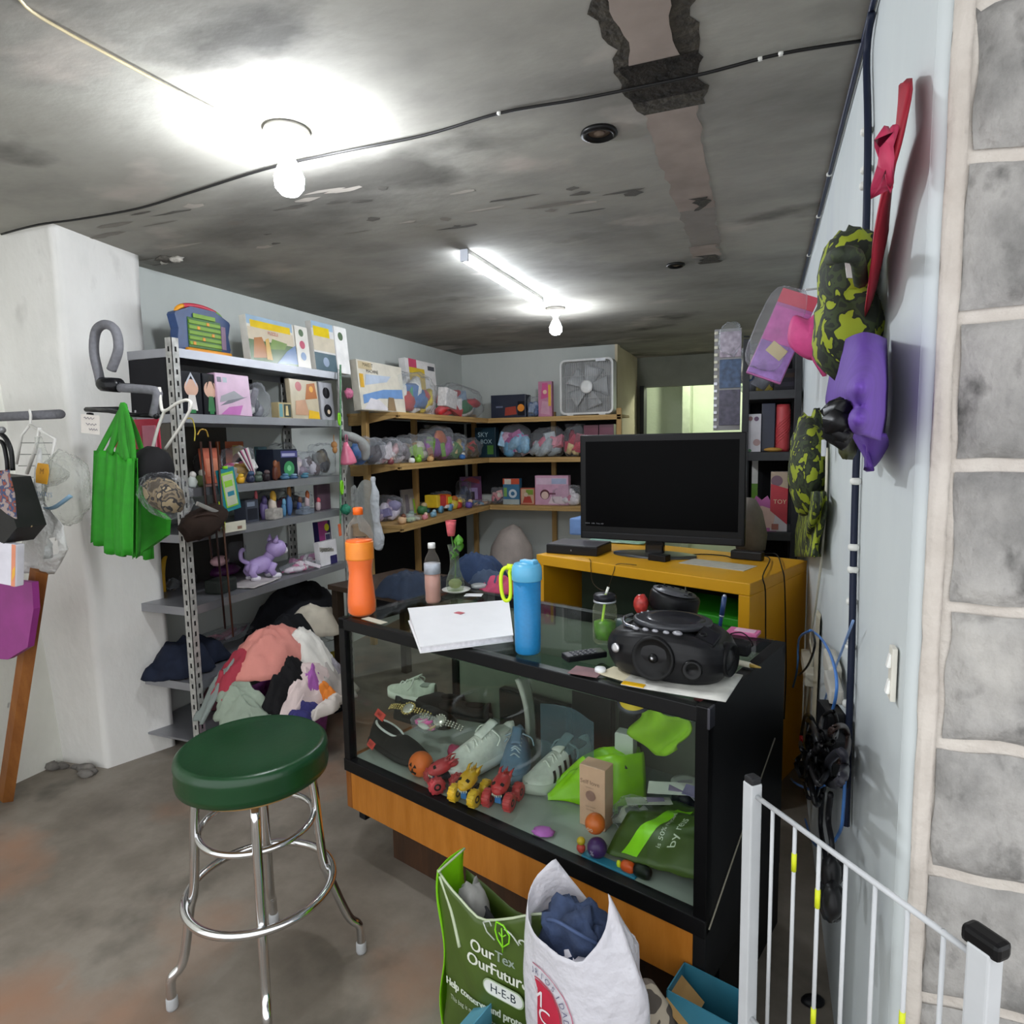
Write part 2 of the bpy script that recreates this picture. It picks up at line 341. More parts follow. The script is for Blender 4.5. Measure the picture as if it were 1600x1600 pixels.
# right wall, rounded plaster edge, and the block wall facing out
b = MB(); b.bb(XR, XR+.2, 1.075, 9.2, 0, ZC); b.bb(XR+.02, XR+.2, 1.056, 1.08, 0, ZC)
b.grid(lambda u, v: Vector((XR+.022-.022*math.cos(v*math.pi/2), 1.077-.024*math.sin(v*math.pi/2)+.0015*noise.noise(Vector((u*30, v, 1))), u*ZC)), 60, 7); struct('wall_right', b, mottled([(.3, '#c4cacc'), (.55, '#ced4d4'), (.75, '#c6ccd0')], 1.7, 4, (1, 1, .6), .72, .1, 20))
BLOCKM = mottled([(.25, '#62615f'), (.42, '#8a8885'), (.56, '#a7a4a0'), (.75, '#817f7c')], 7, 12, (1, 1, .7), .95, .9, 45, [(22, '#504f4d', .56, .72), (5, '#bdb9b3', .56, .72)], .15)
MORTAR = mottled([(.3, '#bdb4ab'), (.7, '#d0c9c0')], 14, 7, rough=.95, bump=.8, bscale=40)
b = MB(); b.bb(XR+.021, 2.4, 1.055, 1.3, 0, ZC, k=1)
r = rnd(4)
for i in range(13):                                     # courses of rough blocks
    z0 = -.141+i*.2+.009; z1 = z0+.183
    x = XR+.042+r.uniform(-.006, .006)
    while x < 2.4:
        x1 = min(x+.39, 2.4)
        def blk(u, v, x=x, x1=x1, z0=z0, z1=z1, i=i):
            X = x+(x1-x)*u; Z = z0+(z1-z0)*v; e = min(u, 1-u, .06)/.06*min(v, 1-v, .1)/.1
            q = Vector((X*9, Z*9, i))
            ed = .007*noise.noise(Vector((X*14, Z*14, 3.3)))
            return Vector((X+(ed if u in (0, 1) else 0), 1.053-.012*min(1, e*1.3)+.004*noise.noise(q)+.002*noise.noise(q*4), Z+(ed if v in (0, 1) else 0)))
        b.grid(blk, 24, 14, k=0); x = x1+.018
struct('wall_blocks', b, [BLOCKM, MORTAR])
# ragged mortar seam running up the plaster edge
b = MB()
def seam(u, v):
    z = u*ZC; w = .006+.006*noise.noise(Vector((z*6, 1, 0))); a = v*math.pi*.5
    n = .003*noise.noise(Vector((z*22, v*4, 2)))
    return Vector((XR+.014+(1-math.cos(a))*.016+v*w, 1.05-n*1.5-.004*math.sin(v*3.1), z))
b.grid(seam, 90, 7); struct('trim_1', b, mottled([(.3, '#b9b0a7'), (.6, '#c9c1b8')], 12, 6, rough=.95, bump=.6, bscale=35), solid=.004)
# left pillar and the front part of the left wall
b = MB(); tp = [(-2.66, 1.86), (-2.74, 2.31), (-3.3, 2.33), (-3.3, 1.86)]; bt = [(-2.86, 2.03), (-2.75, 2.32), (-3.3, 2.33), (-3.3, 2.0)]
def pil(u, v):
    s = v*3; i = min(int(s), 2); f = s-i
    order = [3, 0, 1, 2]
    a, c = order[i], order[i+1]
    t = Vector(tp[a]).lerp(Vector(tp[c]), f); q = Vector(bt[a]).lerp(Vector(bt[c]), f); p = q.lerp(t, u)
    n = .008*noise.noise(Vector((p.x*4, p.y*4, u*5)))
    return Vector((p.x+n, p.y+n, u*ZC))
b.grid(pil, 40, 46); struct('pillar', b, WHITEWASH)
b = MB(); b.bb(-3.3, -3.13, -.6, 2.05, 0, ZC); struct('wall_front_left', b, mottled([(.25, '#dadad0'), (.55, '#ebebe2'), (.8, '#e3e3da')], 2.2, 7, (1, 1, .6), .8, .3, 22, [(16, '#8f8f88', .72, .78)]))
# ceiling: strip of broken plaster with ragged dark edges, and flaked scars
b = MB(); r = rnd(11)
def strip(x0, x1, y0, y1, k, dz, jag):
    n = max(6, int((y1-y0)/.03)); L = []; Rr = []
    for i in range(n+1):
        y = y0+(y1-y0)*i/n
        L.append((x0+jag*(noise.noise(Vector((y*15, 1.5, k)))+.5*noise.noise(Vector((y*41, 1, k)))), y)); Rr.append((x1+jag*(noise.noise(Vector((y*15, 7.7, k)))+.5*noise.noise(Vector((y*41, 5, k)))), y))
    for i in range(n):
        b.add([(L[i][0], L[i][1], ZC-dz), (Rr[i][0], Rr[i][1], ZC-dz), (Rr[i+1][0], Rr[i+1][1], ZC-dz), (L[i+1][0], L[i+1][1], ZC-dz)], [(0, 1, 2, 3)], False, k)
strip(-.345, -.155, .9, 1.92, 1, .002, .03); strip(-.315, -.205, .9, 1.72, 0, .004, .022); strip(-.34, -.17, 1.66, 1.84, 2, .005, .03)
strip(-.33, -.19, 1.88, 2.75, 0, .0015, .012); strip(-.33, -.2, 2.75, 3.3, 3, .0015, .012); strip(-.34, -.22, 3.25, 3.45, 0, .003, .03); strip(-.3, -.22, 3.42, 3.58, 1, .004, .05); strip(-.27, -.22, 2.62, 2.76, 1, .003, .05)
struct('trim_3', b, [M('#9a8d84', .9, var=.15, scale=9), M('#3a352c', .95, var=.5, scale=30, bump=.8), M('#26221d', .95, var=.6, scale=24, bump=.9), M('#86807a', .9, var=.1)])
b = MB(); r = rnd(23)
for i in range(38):                                     # flaked paint along the joint between slabs
    px, py = (r.uniform(150, 760), 0)
    py = 400-(px-150)*.12+r.uniform(-70, 25)
    if r.random() < .25: px, py = r.uniform(790, 1000), r.uniform(280, 330)
    p = oz(px, py, ZC); k = r.choice([0, 0, 1, 2])
    a0 = r.uniform(.02, .12); b0 = r.uniform(.006, .022)
    b.poly([(p.x+a0*math.cos(q*.7)*r.uniform(.5, 1.2), p.y+b0*math.sin(q*.7)*r.uniform(.5, 1.3), ZC-.0015-.0003*i/46) for q in range(9)], k)
struct('trim_4', b, [M('#63605a', .95, var=.3), M('#b3aca3', .95), M('#827d75', .95)])
b = MB(); b.ball((0, 0, 0), (.05, .03, .012), 14, seed=3, amp=.7, freq=3, k=0); b.ball((.045, -.01, -.005), (.03, .018, .012), 12, seed=5, amp=.8, k=1); b.ball((-.03, .02, -.006), (.022, .012, .01), 10, seed=8, amp=.8, k=1)
o = struct('trim_5', b, [M('#5b5750', .9, var=.4, scale=60), M('#b5b0a6', .9, var=.3, scale=60)]); place(o, oz(262, 405, ZC-.008), 20)
# ---------------------------------------------------------------- ceiling lamps
def bulb_lamp(loc, label, s):
    t = thing('ceiling_bulb', label, 'light bulb', loc, 0, None)
    b = MB(); b.lathe([(.0, 0), (.062, 0), (.066, -.012), (.058, -.03), (.03, -.036), (.028, -.05), (0, -.05)], n=28); b.build('lamp_holder', M('#d8d6d0', .4), t)
    b = MB(); b.lathe([(.014, -.05), (.016, -.075), (.03, -.1), (.042, -.13), (.04, -.158), (.025, -.176), (0, -.18)], n=24); b.build('glass_bulb', emit('#f3f8ff', s), t)
    return t
bulb_lamp(oz(448, 203, ZC), 'bare bright bulb on the ceiling, nearest the front, where two cables meet', BULB_W)
bulb_lamp(oz(868, 481, ZC), 'bare bright bulb on the ceiling beyond the end of the tube light', BULB_W*.6)
a = oz(722, 400, ZC-.03); c = oz(846, 472, ZC-.03); xm = (a.x+c.x)/2
t = thing('tube_light', 'long white tube light fixed to the dark ceiling', 'tube light', (xm, (a.y+c.y)/2, ZC)); L = c.y-a.y
b = MB(); b.bb(-.02, .02, -L/2, L/2, -.022, 0, .004); b.build('batten', M('#dcdcd8', .4), t)
b = MB(); b.cyl((0, -L/2+.015, -.037), (0, L/2-.015, -.04), .021, 14); b.build('glowing_tube', emit('#eef5ff', TUBE_W), t)
b = MB(); b.bb(-.02, .02, -L/2-.004, -L/2+.016, -.055, 0, .004); b.build('end_cap', M('#bfc3cc', .4), t); b = MB(); b.bb(-.02, .02, L/2-.016, L/2+.004, -.055, 0, .004); b.build('end_cap', M('#bfc3cc', .4), t)
b = MB(); b.lathe([(0, 0), (.05, 0), (.055, -.02), (0, -.03)]); b.build('lamp_holder', WHITE, (t2 := thing('ceiling_bulb', 'ceiling bulb lighting the pale room beyond the doorway', 'light bulb', (-.5, 8.0, ZC))))
b = MB(); b.ball((0, 0, -.08), (.05, .05, .06)); b.build('glass_bulb', emit('#f8ffe6', ROOM_W), t2)
for (px, py, rr, lab) in ((936, 206, .052, 'round black recessed socket in the ceiling between cable and plaster strip, the larger one'), (1056, 413, .045, 'small round black recessed socket in the ceiling towards the back')):
    t = thing('ceiling_socket', lab, 'ceiling fitting', oz(px, py, ZC))
    b = MB(); b.lathe([(rr, 0), (rr*1.05, -.008), (rr*.8, -.014), (rr*.7, -.004), (rr*.62, -.002)], n=26); b.build('ring', M('#131313', .4), t)
    b = MB(); b.lathe([(0, -.003), (rr*.6, -.003), (rr*.6, -.001), (0, -.001)]); b.lathe([(0, -.009), (rr*.3, -.008), (rr*.34, -.003)]); b.build('socket_core', M('#7a6a5c', .5), t)
# ---------------------------------------------------------------- cables
def cable(name, label, pts, rad, col, n=5, group=None, clips=None, clipcol='#dcdcd6', rough=.5):
    t = thing(name, label, 'cable', pts[0], 0, group); o = Vector(pts[0]); P = catm([Vector(p)-o for p in pts], n)
    b = MB(); b.tube(P, rad*.68, 7); b.build('cable_run', M(col, rough), t)
    if clips:
        for q in clips: b = MB(); b.ball(Vector(q)-o, (rad*1.1, rad*1.1, rad*.75), 10, e=.7); b.build('cable_clip', M(clipcol, .5), t)
    return t
Zc = ZC-.012
pts = [oz(x, y, Zc) for x, y in ((2, 366), (60, 351), (120, 343), (215, 326), (300, 300), (415, 264), (520, 240), (660, 212), (780, 177), (900, 156), (1000, 136), (1100, 115), (1220, 84), (1345, 64))]
cable('black_cable', 'thin black cable running across the ceiling from pillar to right wall', pts, .006, '#1d1c1c', 5, None, [pts[8], pts[12], oz(1188, 92, Zc)])
pts = [oz(x, y, Zc) for x, y in ((10, -40), (40, 10), (100, 48), (150, 75), (230, 118), (300, 155), (345, 178))]
cable('cream_cable', 'thin cream cable on the ceiling leading to the front bulb', pts, .005, '#d8c9a0', 5)
XW = XR-.012
pts = [Vector((XW, y, ZC-.012)) for y in (1.5, 1.75, 2.0, 2.4, 3.0, 3.6, 4.2, 4.8)]
cable('dark_blue_cable', 'dark blue cable pinned along the corner of ceiling and right wall', pts, .009, '#1e2740', 3, None, [pts[3]+Vector((0, .15, 0)), pts[4], pts[5]])
pts = [ox(x, y, XW) for x, y in ((1362, 20), (1354, 85), (1356, 200), (1354, 330), (1350, 450), (1345, 600), (1338, 720), (1334, 850), (1331, 1000), (1326, 1150), (1322, 1290))]
cable('dark_conduit', 'thick dark blue cable clipped straight down the right wall behind the caps', pts, .011, '#1b2236', 4, None, [ox(x, y, XW) for x, y in ((1354, 205), (1354, 265), (1352, 290), (1337, 752), (1334, 855), (1333, 890), (1331, 940), (1329, 1010), (1325, 1100), (1322, 1200))])
# ================================================================ glass display counter
CO = oz(528, 965, .9); e2 = oz(1108, 1107, .9); CA = math.degrees(math.atan2(e2.y-CO.y, e2.x-CO.x)); CL = (e2-CO).length; CD = .6; CH = .9
CT = mv(CO.x, CO.y, 0) @ rot(0, 0, CA); CTI = CT.inverted()
def loc_c(px, py, z): return CTI @ oz(px, py, z)
def fr(v, px, py):                                        # point of the plane v metres behind the counter's front
    n = CT.to_3x3() @ Vector((0, 1, 0)); p0 = CT @ Vector((0, v, 0)); d = ray(px, py); return CTI @ (CAM+d*((p0-CAM).dot(n)/d.dot(n)))
t = thing('display_counter', 'black framed glass display counter with orange wood front, full of shoes and toys', 'display counter', (CO.x, CO.y, 0), CA); counter = t
FR = M('#0b0b0d', .4, var=.2, scale=20)
ZB = .385; WD = wood('#ae6a20', '#c47e32', (6, 6, 1), 4, .4)
b = MB(); rr = .032
for x in (0, CL-rr): b.bb(x, x+rr, 0, rr, ZB-.035, CH, .003)
b.bb(0, rr, CD-rr, CD, .2, CH, .003)
b.bb(0, CL, 0, rr, CH-.04, CH-.002, .003); b.bb(0, CL, CD-rr, CD, CH-.04, CH-.002, .003); b.bb(0, rr, rr, CD-rr, CH-.04, CH-.002, .003)
b.bb(0, CL, -.004, rr, ZB-.045, ZB, .003); b.build('frame', FR, t)
b = MB(); b.bb(CL-rr, CL, .0, CD, .2, CH-.001, .003); b.bb(CL-rr, CL-.002, .1, CD, 0, .2); b.build('side_panel', M('#101012', .55, var=.25, scale=8), t)
b = MB(); b.bb(CL-.004, CL+.003, -.002, .03, CH-.05, CH, .002); b.build('corner_cap', M('#4a4a52', .3, .6), t)
b = MB(); b.bb(.006, .012, rr, CD-rr, ZB, CH-.04); b.build('side_pane', glass(), t)
b = MB(); b.bb(rr, CL-rr, .012, .017, ZB-.01, CH-.035); b.build('front_pane', glass('#f7fbf8'), t)
b = MB(); b.bb(.004, CL-.035, .01, CD-.004, CH-.004, CH+.003); b.build('top_pane', glass('#f4f9f6'), t)
b = MB(); b.bb(.002, CL-.002, .004, .03, .2, ZB-.045, .002); b.build('front_panel', WD, t)
b = MB(); b.bb(.001, .02, .03, CD, .2, ZB); b.bb(.001, .03, .002, .03, .2, ZB-.046, .004); b.build('end_panel', wood('#7a4516', '#9a5e26', (6, 6, 1), 5), t)
b = MB(); b.bb(.02, CL-.03, .03, CD-.02, ZB-.03, ZB-.001); b.build('display_floor', M('#9aa19a', .35, var=.12, scale=5), t)
b = MB(); b.bb(.13, CL-.06, .1, CD-.04, 0.001, .2); b.build('plinth', wood('#3a2a20', '#4f3524', (6, 6, 1), 4), t)
b = MB(); b.bb(.03, CL-.04, CD-.02, CD-.008, .36, CH-.04); b.build('back_panel', M('#717a6b', .25, var=.15, scale=3), t)
b = MB(); b.bb(.03, CL-.05, CD-.26, CD-.03, .70, .706); b.build('glass_shelf', clear('#c9d8cc', .8, .03, '#8fa596'), t)
b = MB(); b.box((.03, .06, .17), (.035, .035, .06), .004); b.build('foot', BLACK, t)
ZT = CH+.003; ZF = ZB-.001; ZS = .706
def cw(u, v, z): return CT @ Vector((u, v, z))
def top(px, py): p = oz(px, py, ZT); return Vector((p.x, p.y, ZT))
# ---------------------------------------------------------------- things standing on the counter
t = thing('soda_bottle', 'large plastic bottle of orange soda with orange cap on the counter corner', 'bottle', top(566, 960))
PETC = clear('#fefcfa', .955, .06, '#f0e6da'); OR = M('#ff6f00', .4, var=.04)
outer = [(0, .002), (.035, 0), (.049, .012), (.05, .05), (.046, .1), (.041, .15), (.043, .18), (.0475, .2), (.0475, .265), (.05, .27), (.049, .285), (.04, .315), (.024, .338), (.0155, .347), (.0155, .36)]
b = MB(); b.lathe(outer, n=32); b.build('bottle_shell', PETC, t)
b = MB(); b.lathe([(r_*.965, z) for r_, z in outer[:9]]+[(.0465, .268), (0, .269)], n=32); b.build('orange_soda', OR, t)
b = MB(); b.lathe([(.0482, .2), (.0485, .205), (.0485, .258), (.0482, .263)], n=32); b.build('paper_label', M('#ff8f2c', .4, var=.12, scale=20), t)
b = MB(); b.lathe([(.0, .382), (.015, .382), (.0175, .379), (.0175, .357), (0, .357)], n=22); b.build('cap', M('#ff6a12', .4), t)
t = thing('water_bottle', 'small clear bottle with white cap and pinkish drink, behind the white binder', 'bottle', top(677, 941))
b = MB(); outer = [(0, .001), (.026, 0), (.0305, .01), (.029, .035), (.031, .06), (.031, .13), (.0305, .15), (.024, .175), (.013, .195), (.0125, .215)]
b.lathe(outer, n=24); b.build('bottle_shell', PETC, t)
b = MB(); b.lathe([(r_*.95, z) for r_, z in outer[:5]]+[(.029, .112), (0, .113)], n=24); b.build('pink_drink', M('#c79a90', .3), t)
b = MB(); b.lathe([(.0314, .112), (.0314, .15), (.031, .151)], n=24); b.build('paper_label', M('#b9c0cb', .4, var=.2, scale=40), t)
b = MB(); b.lathe([(0, .228), (.0135, .228), (.0145, .222), (.0145, .208), (0, .208)], n=18); b.build('cap', WHITE, t)
# rose in a vase on a saucer
p = top(713, 926)
b = MB(); b.lathe([(0, .003), (.03, .002), (.055, .012), (.058, .015), (.03, .009), (0, .008)], n=30)
solo('saucer', b, M('#dcdcd6', .3), 'white saucer under the rose vase', 'saucer', p)
t = thing('bud_vase', 'slim clear glass vase holding one pink rose', 'vase', p+Vector((-.006, .004, .009)))
b = MB(); b.lathe([(0, .001), (.032, .001), (.037, .02), (.035, .045), (.022, .08), (.018, .115), (.02, .15), (.027, .185), (.026, .185), (.018, .15), (.016, .115), (.02, .08), (.032, .045), (0, .01)], n=26); b.build('glass_body', clear('#f4f8f2', .95, .04, '#dfe8da'), t)
b = MB(); b.ball((0, 0, .028), (.028, .028, .02)); b.build('water', clear('#d9dfb4', .6, .05, '#c9cf9a'), t)
t = thing('rose', 'single pink rose with green leaves standing in the glass vase', 'flower', p+Vector((-.006, .004, .03)))
b = MB(); b.tube(catm([(0, 0, .02), (.004, 0, .1), (-.008, .002, .17), (-.012, 0, .21)]), .0028, 6); b.build('stem', M('#3f6b2a', .6), t)
b = MB(); b.lathe([(0, .198), (.014, .2), (.017, .215), (.019, .235), (.0215, .258)], (-.012, 0, 0), 14)
for k in range(5): a = k*1.257; b.grid(lambda u, v: Vector((-.012+math.cos(a+(u-.5)*1.8)*(.011+.011*v), math.sin(a+(u-.5)*1.8)*(.011+.011*v), .2+.062*v)), 6, 5)
b.ball((-.012, 0, .238), (.013, .013, .024), 10); b.build('blossom', M('#c95b62', .6, var=.2, scale=60), t)
b = MB()
for (x, y, z, rz, rx, s) in ((.02, -.006, .175, 15, 60, 1), (.004, -.012, .15, -70, 75, .9), (.026, .0, .15, 40, 95, .9), (-.006, -.012, .115, -60, 100, .7), (.008, -.014, .12, -100, 80, .6)):
    b.at(mv(x, y, z) @ rot(rx, 0, rz)); b.grid(lambda u, v: Vector((math.sin(u*math.pi)*.02*s*(v-.5)*2, (u-.3)*.05*s, -.006*abs(v-.5)*2+.004*math.sin(u*9))), 8, 5)
b.at(); b.build('leaf', M('#4f8f25', .55, var=.25, scale=40), t, solid=.0008)
# white binder lying askew, hanging over the front edge
A, B_, C_, D_ = [CTI @ oz(*q) for q in ((637, 950, .95), (795, 937, .95), (802, 992, .925), (656, 1010, .925))]
t = thing('white_binder', 'thick white binder lying askew at the counter front beside the blue tumbler', 'binder', cw(0, 0, 0), CA)
b = MB(); n = 14
def leaf(z0, z1, inset, sag):
    def f(u, v):
        q = A.lerp(B_, u).lerp(D_.lerp(C_, u), v); c = (A+B_+C_+D_)/4; q = c+(q-c)*inset
        return q
    return f
def slab(z0f, z1f, inset, k):
    f = leaf(0, 0, inset, 0); P = [f(0, 0), f(1, 0), f(1, 1), f(0, 1)]
    lo = [Vector((p.x, p.y, z0f(p))) for p in P]; hi = [Vector((p.x, p.y, z1f(p))) for p in P]
    b.add(lo+hi, [(3, 2, 1, 0), (4, 5, 6, 7), (0, 1, 5, 4), (1, 2, 6, 5), (2, 3, 7, 6), (3, 0, 4, 7)], False, k)
slab(lambda p: ZT+.001, lambda p: ZT+.004, 1.0, 0); slab(lambda p: ZT+.004, lambda p: p.z-.003, .97, 1); slab(lambda p: p.z-.003, lambda p: p.z, 1.0, 0)
b.build('covers', [M('#f0f0f2', .35, var=.02), M('#e6e4e8', .7, var=.1, scale=90)], t)
b = MB(); c = (A+B_)/2+((D_+C_)/2-(A+B_)/2)*.3; b.box((c.x-.01, c.y, c.z+.001), (.03, .022, .001)); b.build('red_sticker', M('#c65a66', .5), t)
# blue tumbler
t = thing('blue_tumbler', 'tall blue tumbler with light blue lid and neon yellow loop', 'tumbler', top(825, 1019))
b = MB(); b.lathe([(0, .002), (.032, .0), (.036, .005), (.037, .03), (.0395, .215), (0, .216)], n=34); b.build('cup', M('#1f7fb8', .45, var=.06, scale=120), t)
b = MB(); b.lathe([(.0405, .21), (.043, .213), (.043, .238), (.041, .25), (.036, .258), (.012, .262), (0, .262)], n=34); b.box((.006, 0, .262), (.05, .022, .012), .004, rot(0, 0, -20)); b.ball((.022, .004, .262), (.012, .01, .009), 10); b.build('lid', M('#62b4dc', .35), t)
b = MB(); L = [(-.042, -.006, .246), (-.064, -.01, .242), (-.074, -.012, .22), (-.073, -.013, .18), (-.066, -.014, .155), (-.055, -.013, .15), (-.046, -.012, .165), (-.046, -.01, .21), (-.049, -.008, .232)]; b.tube(catm(L, 5, True), .0055, 8, True); b.tube([(-.034, -.004, .245), (-.056, -.009, .247)], .009, 8); b.build('carry_loop', M('#d6f013', .5), t)
# mason jar
t = thing('mason_jar', 'mason jar mug with green drink, black lid and straw', 'jar', top(945, 1003))
b = MB(); outer = [(0, .002), (.03, 0), (.035, .006), (.036, .03), (.036, .1), (.033, .112), (.029, .12), (.029, .132)]; b.lathe(outer, n=28); b.build('glass_body', clear('#f6f8ec', .94, .04, '#dfe6cc'), t)
b = MB(); b.lathe([(0, .012), (.028, .012), (.031, .03), (.032, .062), (0, .07)], n=24); b.build('green_drink', M('#468010', .3, var=.5, scale=50), t)
b = MB(); b.lathe([(0, .146), (.03, .146), (.033, .142), (.033, .13), (.03, .128)], n=28); b.build('lid', M('#1d1d22', .35), t)
b = MB(); b.lathe([(.0315, .128), (.0335, .128), (.0335, .123), (.0315, .123)], n=28); b.build('seal_ring', M('#cfd4da', .3, .6), t)
b = MB(); b.cyl((-.01, -.016, .02), (.004, 0, .147), .004, 8, k=1); b.cyl((.004, 0, .147), (.01, .004, .167), .004, 8, k=0); b.build('straw', [M('#e8eadf', .4), M('#b8ea3a', .4)], t)
# remote, bottle cap, cards
def remote(loc, rz, label, w=.045, l=.12):
    t = thing('remote_control', label, 'remote control', loc, rz); b = MB(); b.bb(-w/2, w/2, -l/2, l/2, 0, .017, .004); b.build('remote_body', M('#131316', .4), t)
    b = MB()
    for i in range(3):
        for j in range(5): b.box(((i-1)*w*.27, -l*.3+j*l*.13, .0175), (w*.17, l*.07, .003), .001)
    b.build('buttons', M('#4d4d55', .5), t)
remote(top(913, 1028), CA-32, 'small black remote control on the glass beside the jar')
b = MB(); b.lathe([(0, .012), (.013, .012), (.0145, .01), (.0145, 0), (0, 0)], n=22); solo('bottle_cap', b, M('#eef0f0', .4), 'loose white bottle cap on the glass near the remote', 'bottle cap', top(938, 1050))
# magazine and envelope beneath the boombox
t = thing('magazine', 'glossy magazine with yellow corner lying under the boombox', 'magazine', top(1062, 1068)+Vector((.005, .02, 0)), CA+8)
b = MB(); b.grid(lambda u, v: Vector(((u-.5)*.25, (v-.5)*.2, .003+.004*u*u*(1-v))), 10, 8); b.build('pages', M('#d9d8d0', .3, var=.3, scale=14), t, solid=.003)
b = MB(); b.box((-.095, -.093, .0062), (.055, .018, .003)); b.build('yellow_corner', M('#e8b512', .4), t)
b = MB(); b.box((0, 0, .0012), (.12, .07, .002)); solo('envelope', b, M('#ddd3b4', .7), 'cream envelope poking out left of the boombox', 'envelope', top(977, 1056), CA-6)
b = MB(); b.box((0, 0, .0012), (.08, .06, .0015)); solo('leaflet', b, M('#7a5558', .6, var=.3), 'dull reddish leaflet flat on the glass left of the bottle cap', 'leaflet', top(916, 1050), CA+10)
# boombox
t = thing('boombox', 'rounded black portable stereo with big front speaker on the counter', 'boombox', top(1046, 1052)+Vector((0, .02, .007)), CA+6)
BX = M('#1a1a1c', .36, var=.15, scale=40)
b = MB()
BP = [(.0, .0), (.84, .0), (.9, .012), (.97, .035), (1, .062), (.985, .085), (.94, .103), (.87, .114), (.76, .122), (.5, .127), (0, .128)]
def boom(u, v):
    a = 2*math.pi*u; s = lambda x, e: math.copysign(abs(x)**e, x); i = min(len(BP)-2, int(v*(len(BP)-1))); f = v*(len(BP)-1)-i
    k = BP[i][0]+(BP[i+1][0]-BP[i][0])*f; z = BP[i][1]+(BP[i+1][1]-BP[i][1])*f; c = s(math.cos(a), .62)
    return Vector((c*.16*k, s(math.sin(a), .66)*.117*k*(1-.1*abs(c)**3), z*(1-.16*abs(c)**2.5)))
b.grid(boom, 56, 41, True); b.build('housing', BX, t)
b = MB(); RF = rot(90)
FS = (-.005, -.116, .06)
b.at(mv(*FS) @ rot(84, 0, 0)); b.lathe([(.054, -.03), (.054, .006), (.05, .01), (.045, .003), (.02, -.002), (0, .0)], n=36); b.lathe([(.0, .008), (.011, .006), (.013, -.006)], n=18)
b.build('speaker', M('#0d0d0e', .5), t); b = MB(); b.at(mv(.155, -.02, .054) @ rot(90, 0, 80)); b.lathe([(.042, -.03), (.042, .004), (.037, .008), (.033, .0), (0, -.006)], n=30); b.build('speaker', M('#0d0d0e', .5), t)
b = MB(); b.at(mv(FS[0], FS[1]-.009, FS[2]+.002)); b.ball((0, 0, 0), .0045, 10); b.build('dust_cap', M('#c9c9cc', .3, .8), t); b = MB(); b.at(mv(-.105, -.112, .07) @ rot(84, 0, -14)); b.lathe([(.008, -.002), (.012, 0), (.011, .004), (.006, .004)], n=18); b.build('emblem', M('#c9c9cc', .3, .8), t)
b = MB(); b.at(mv(.09, -.113, .045) @ rot(84, 0, 14)); b.lathe([(.024, -.004), (.024, .004), (.019, .007), (.012, .0), (0, -.002)], n=26); b.build('bass_port', M('#0a0a0b', .3), t)
b = MB(); b.at(mv(0, .012, .118) @ rot(-3)); b.lathe([(.1, 0), (.1, .01), (.094, .013), (.09, .012)], n=40); b.build('deck_ring', M('#3a3b3f', .35, .2), t)
b = MB(); b.at(mv(.005, .012, .126)); b.lathe([(.08, 0), (.078, .004), (.06, .008), (.0, .01)], n=40); b.build('disc_lid', M('#25252a', .25, var=.1), t)
b = MB()
for i, x in enumerate((-.06, -.035, -.01, .018)): b.ball((x, -.09, .121), (.009, .005, .005), 10)
for i, a in enumerate((150, 165, 180, 195)): b.ball((.0+.093*math.cos(R_(a)), .008+.088*math.sin(R_(a)), .129), (.004, .004, .003), 8)
b.ball((.045, -.086, .122), (.013, .008, .006), 12); b.build('button', M('#9c9ca2', .35, .3), t)
b = MB(); b.box((.108, -.045, .111), (.05, .055, .012), .004, rot(18, 22, 0)); b.ball((.095, -.05, .116), (.013, .013, .007), 12); b.ball((.115, -.03, .11), (.008, .008, .007), 10); b.build('control_panel', M('#101012', .3), t)
b = MB(); b.tube(catm([(-.125, .05, .115), (-.128, .0, .117), (-.1, -.06, .118), (-.06, -.085, .12)], 6), (.005), 8); b.build('chrome_trim', M('#9a9aa0', .25, .9), t)
# round stereo and tumbler behind it
t = thing('disc_player', 'round black portable disc player tilted behind the boombox', 'disc player', top(1052, 962)+Vector((0, .03, .0)), CA)
b = MB(); b.at(mv(0, 0, .052) @ rot(-6, 10)); b.lathe([(.0, -.045), (.075, -.045), (.085, -.03), (.085, .012), (.08, .02), (.0, .024)], n=36); b.at(); b.box((0, 0, .008), (.1, .1, .016), .003); b.build('player_body', M('#141417', .4), t)
b = MB(); b.at(mv(0, 0, .076) @ rot(-6, 10)); b.lathe([(.074, 0), (.074, .003), (.0, .004)], n=36); b.build('player_lid', M('#5d5e63', .35, .2), t)
b = MB(); b.at(mv(0, 0, .081) @ rot(-6, 10))
for k in range(9): b.box((.055*math.cos(k*.5-.4), .055*math.sin(k*.5-.4), 0), (.014, .006, .003), .001, rot(0, 0, math.degrees(k*.5)))
b.build('button', M('#1b1b1e', .4), t)
b = MB(); b.ball((0, 0, .035), (.026, .026, .035), 14, seed=3, amp=.12); solo('red_ornament', b, M('#c23a34', .3, var=.3, scale=60, coat=.4), 'shiny red ornament left of the disc player', 'ornament', top(1000, 962)+Vector((0, .02, 0)))
b = MB(); b.ball((0, 0, .016), (.04, .03, .016), 14, e=.6); solo('hair_clip', b, M('#2d4644', .4, var=.4, scale=50), 'dark teal patterned clip between jar and disc player', 'hair clip', top(976, 985)+Vector((0, .02, 0)), CA-20)
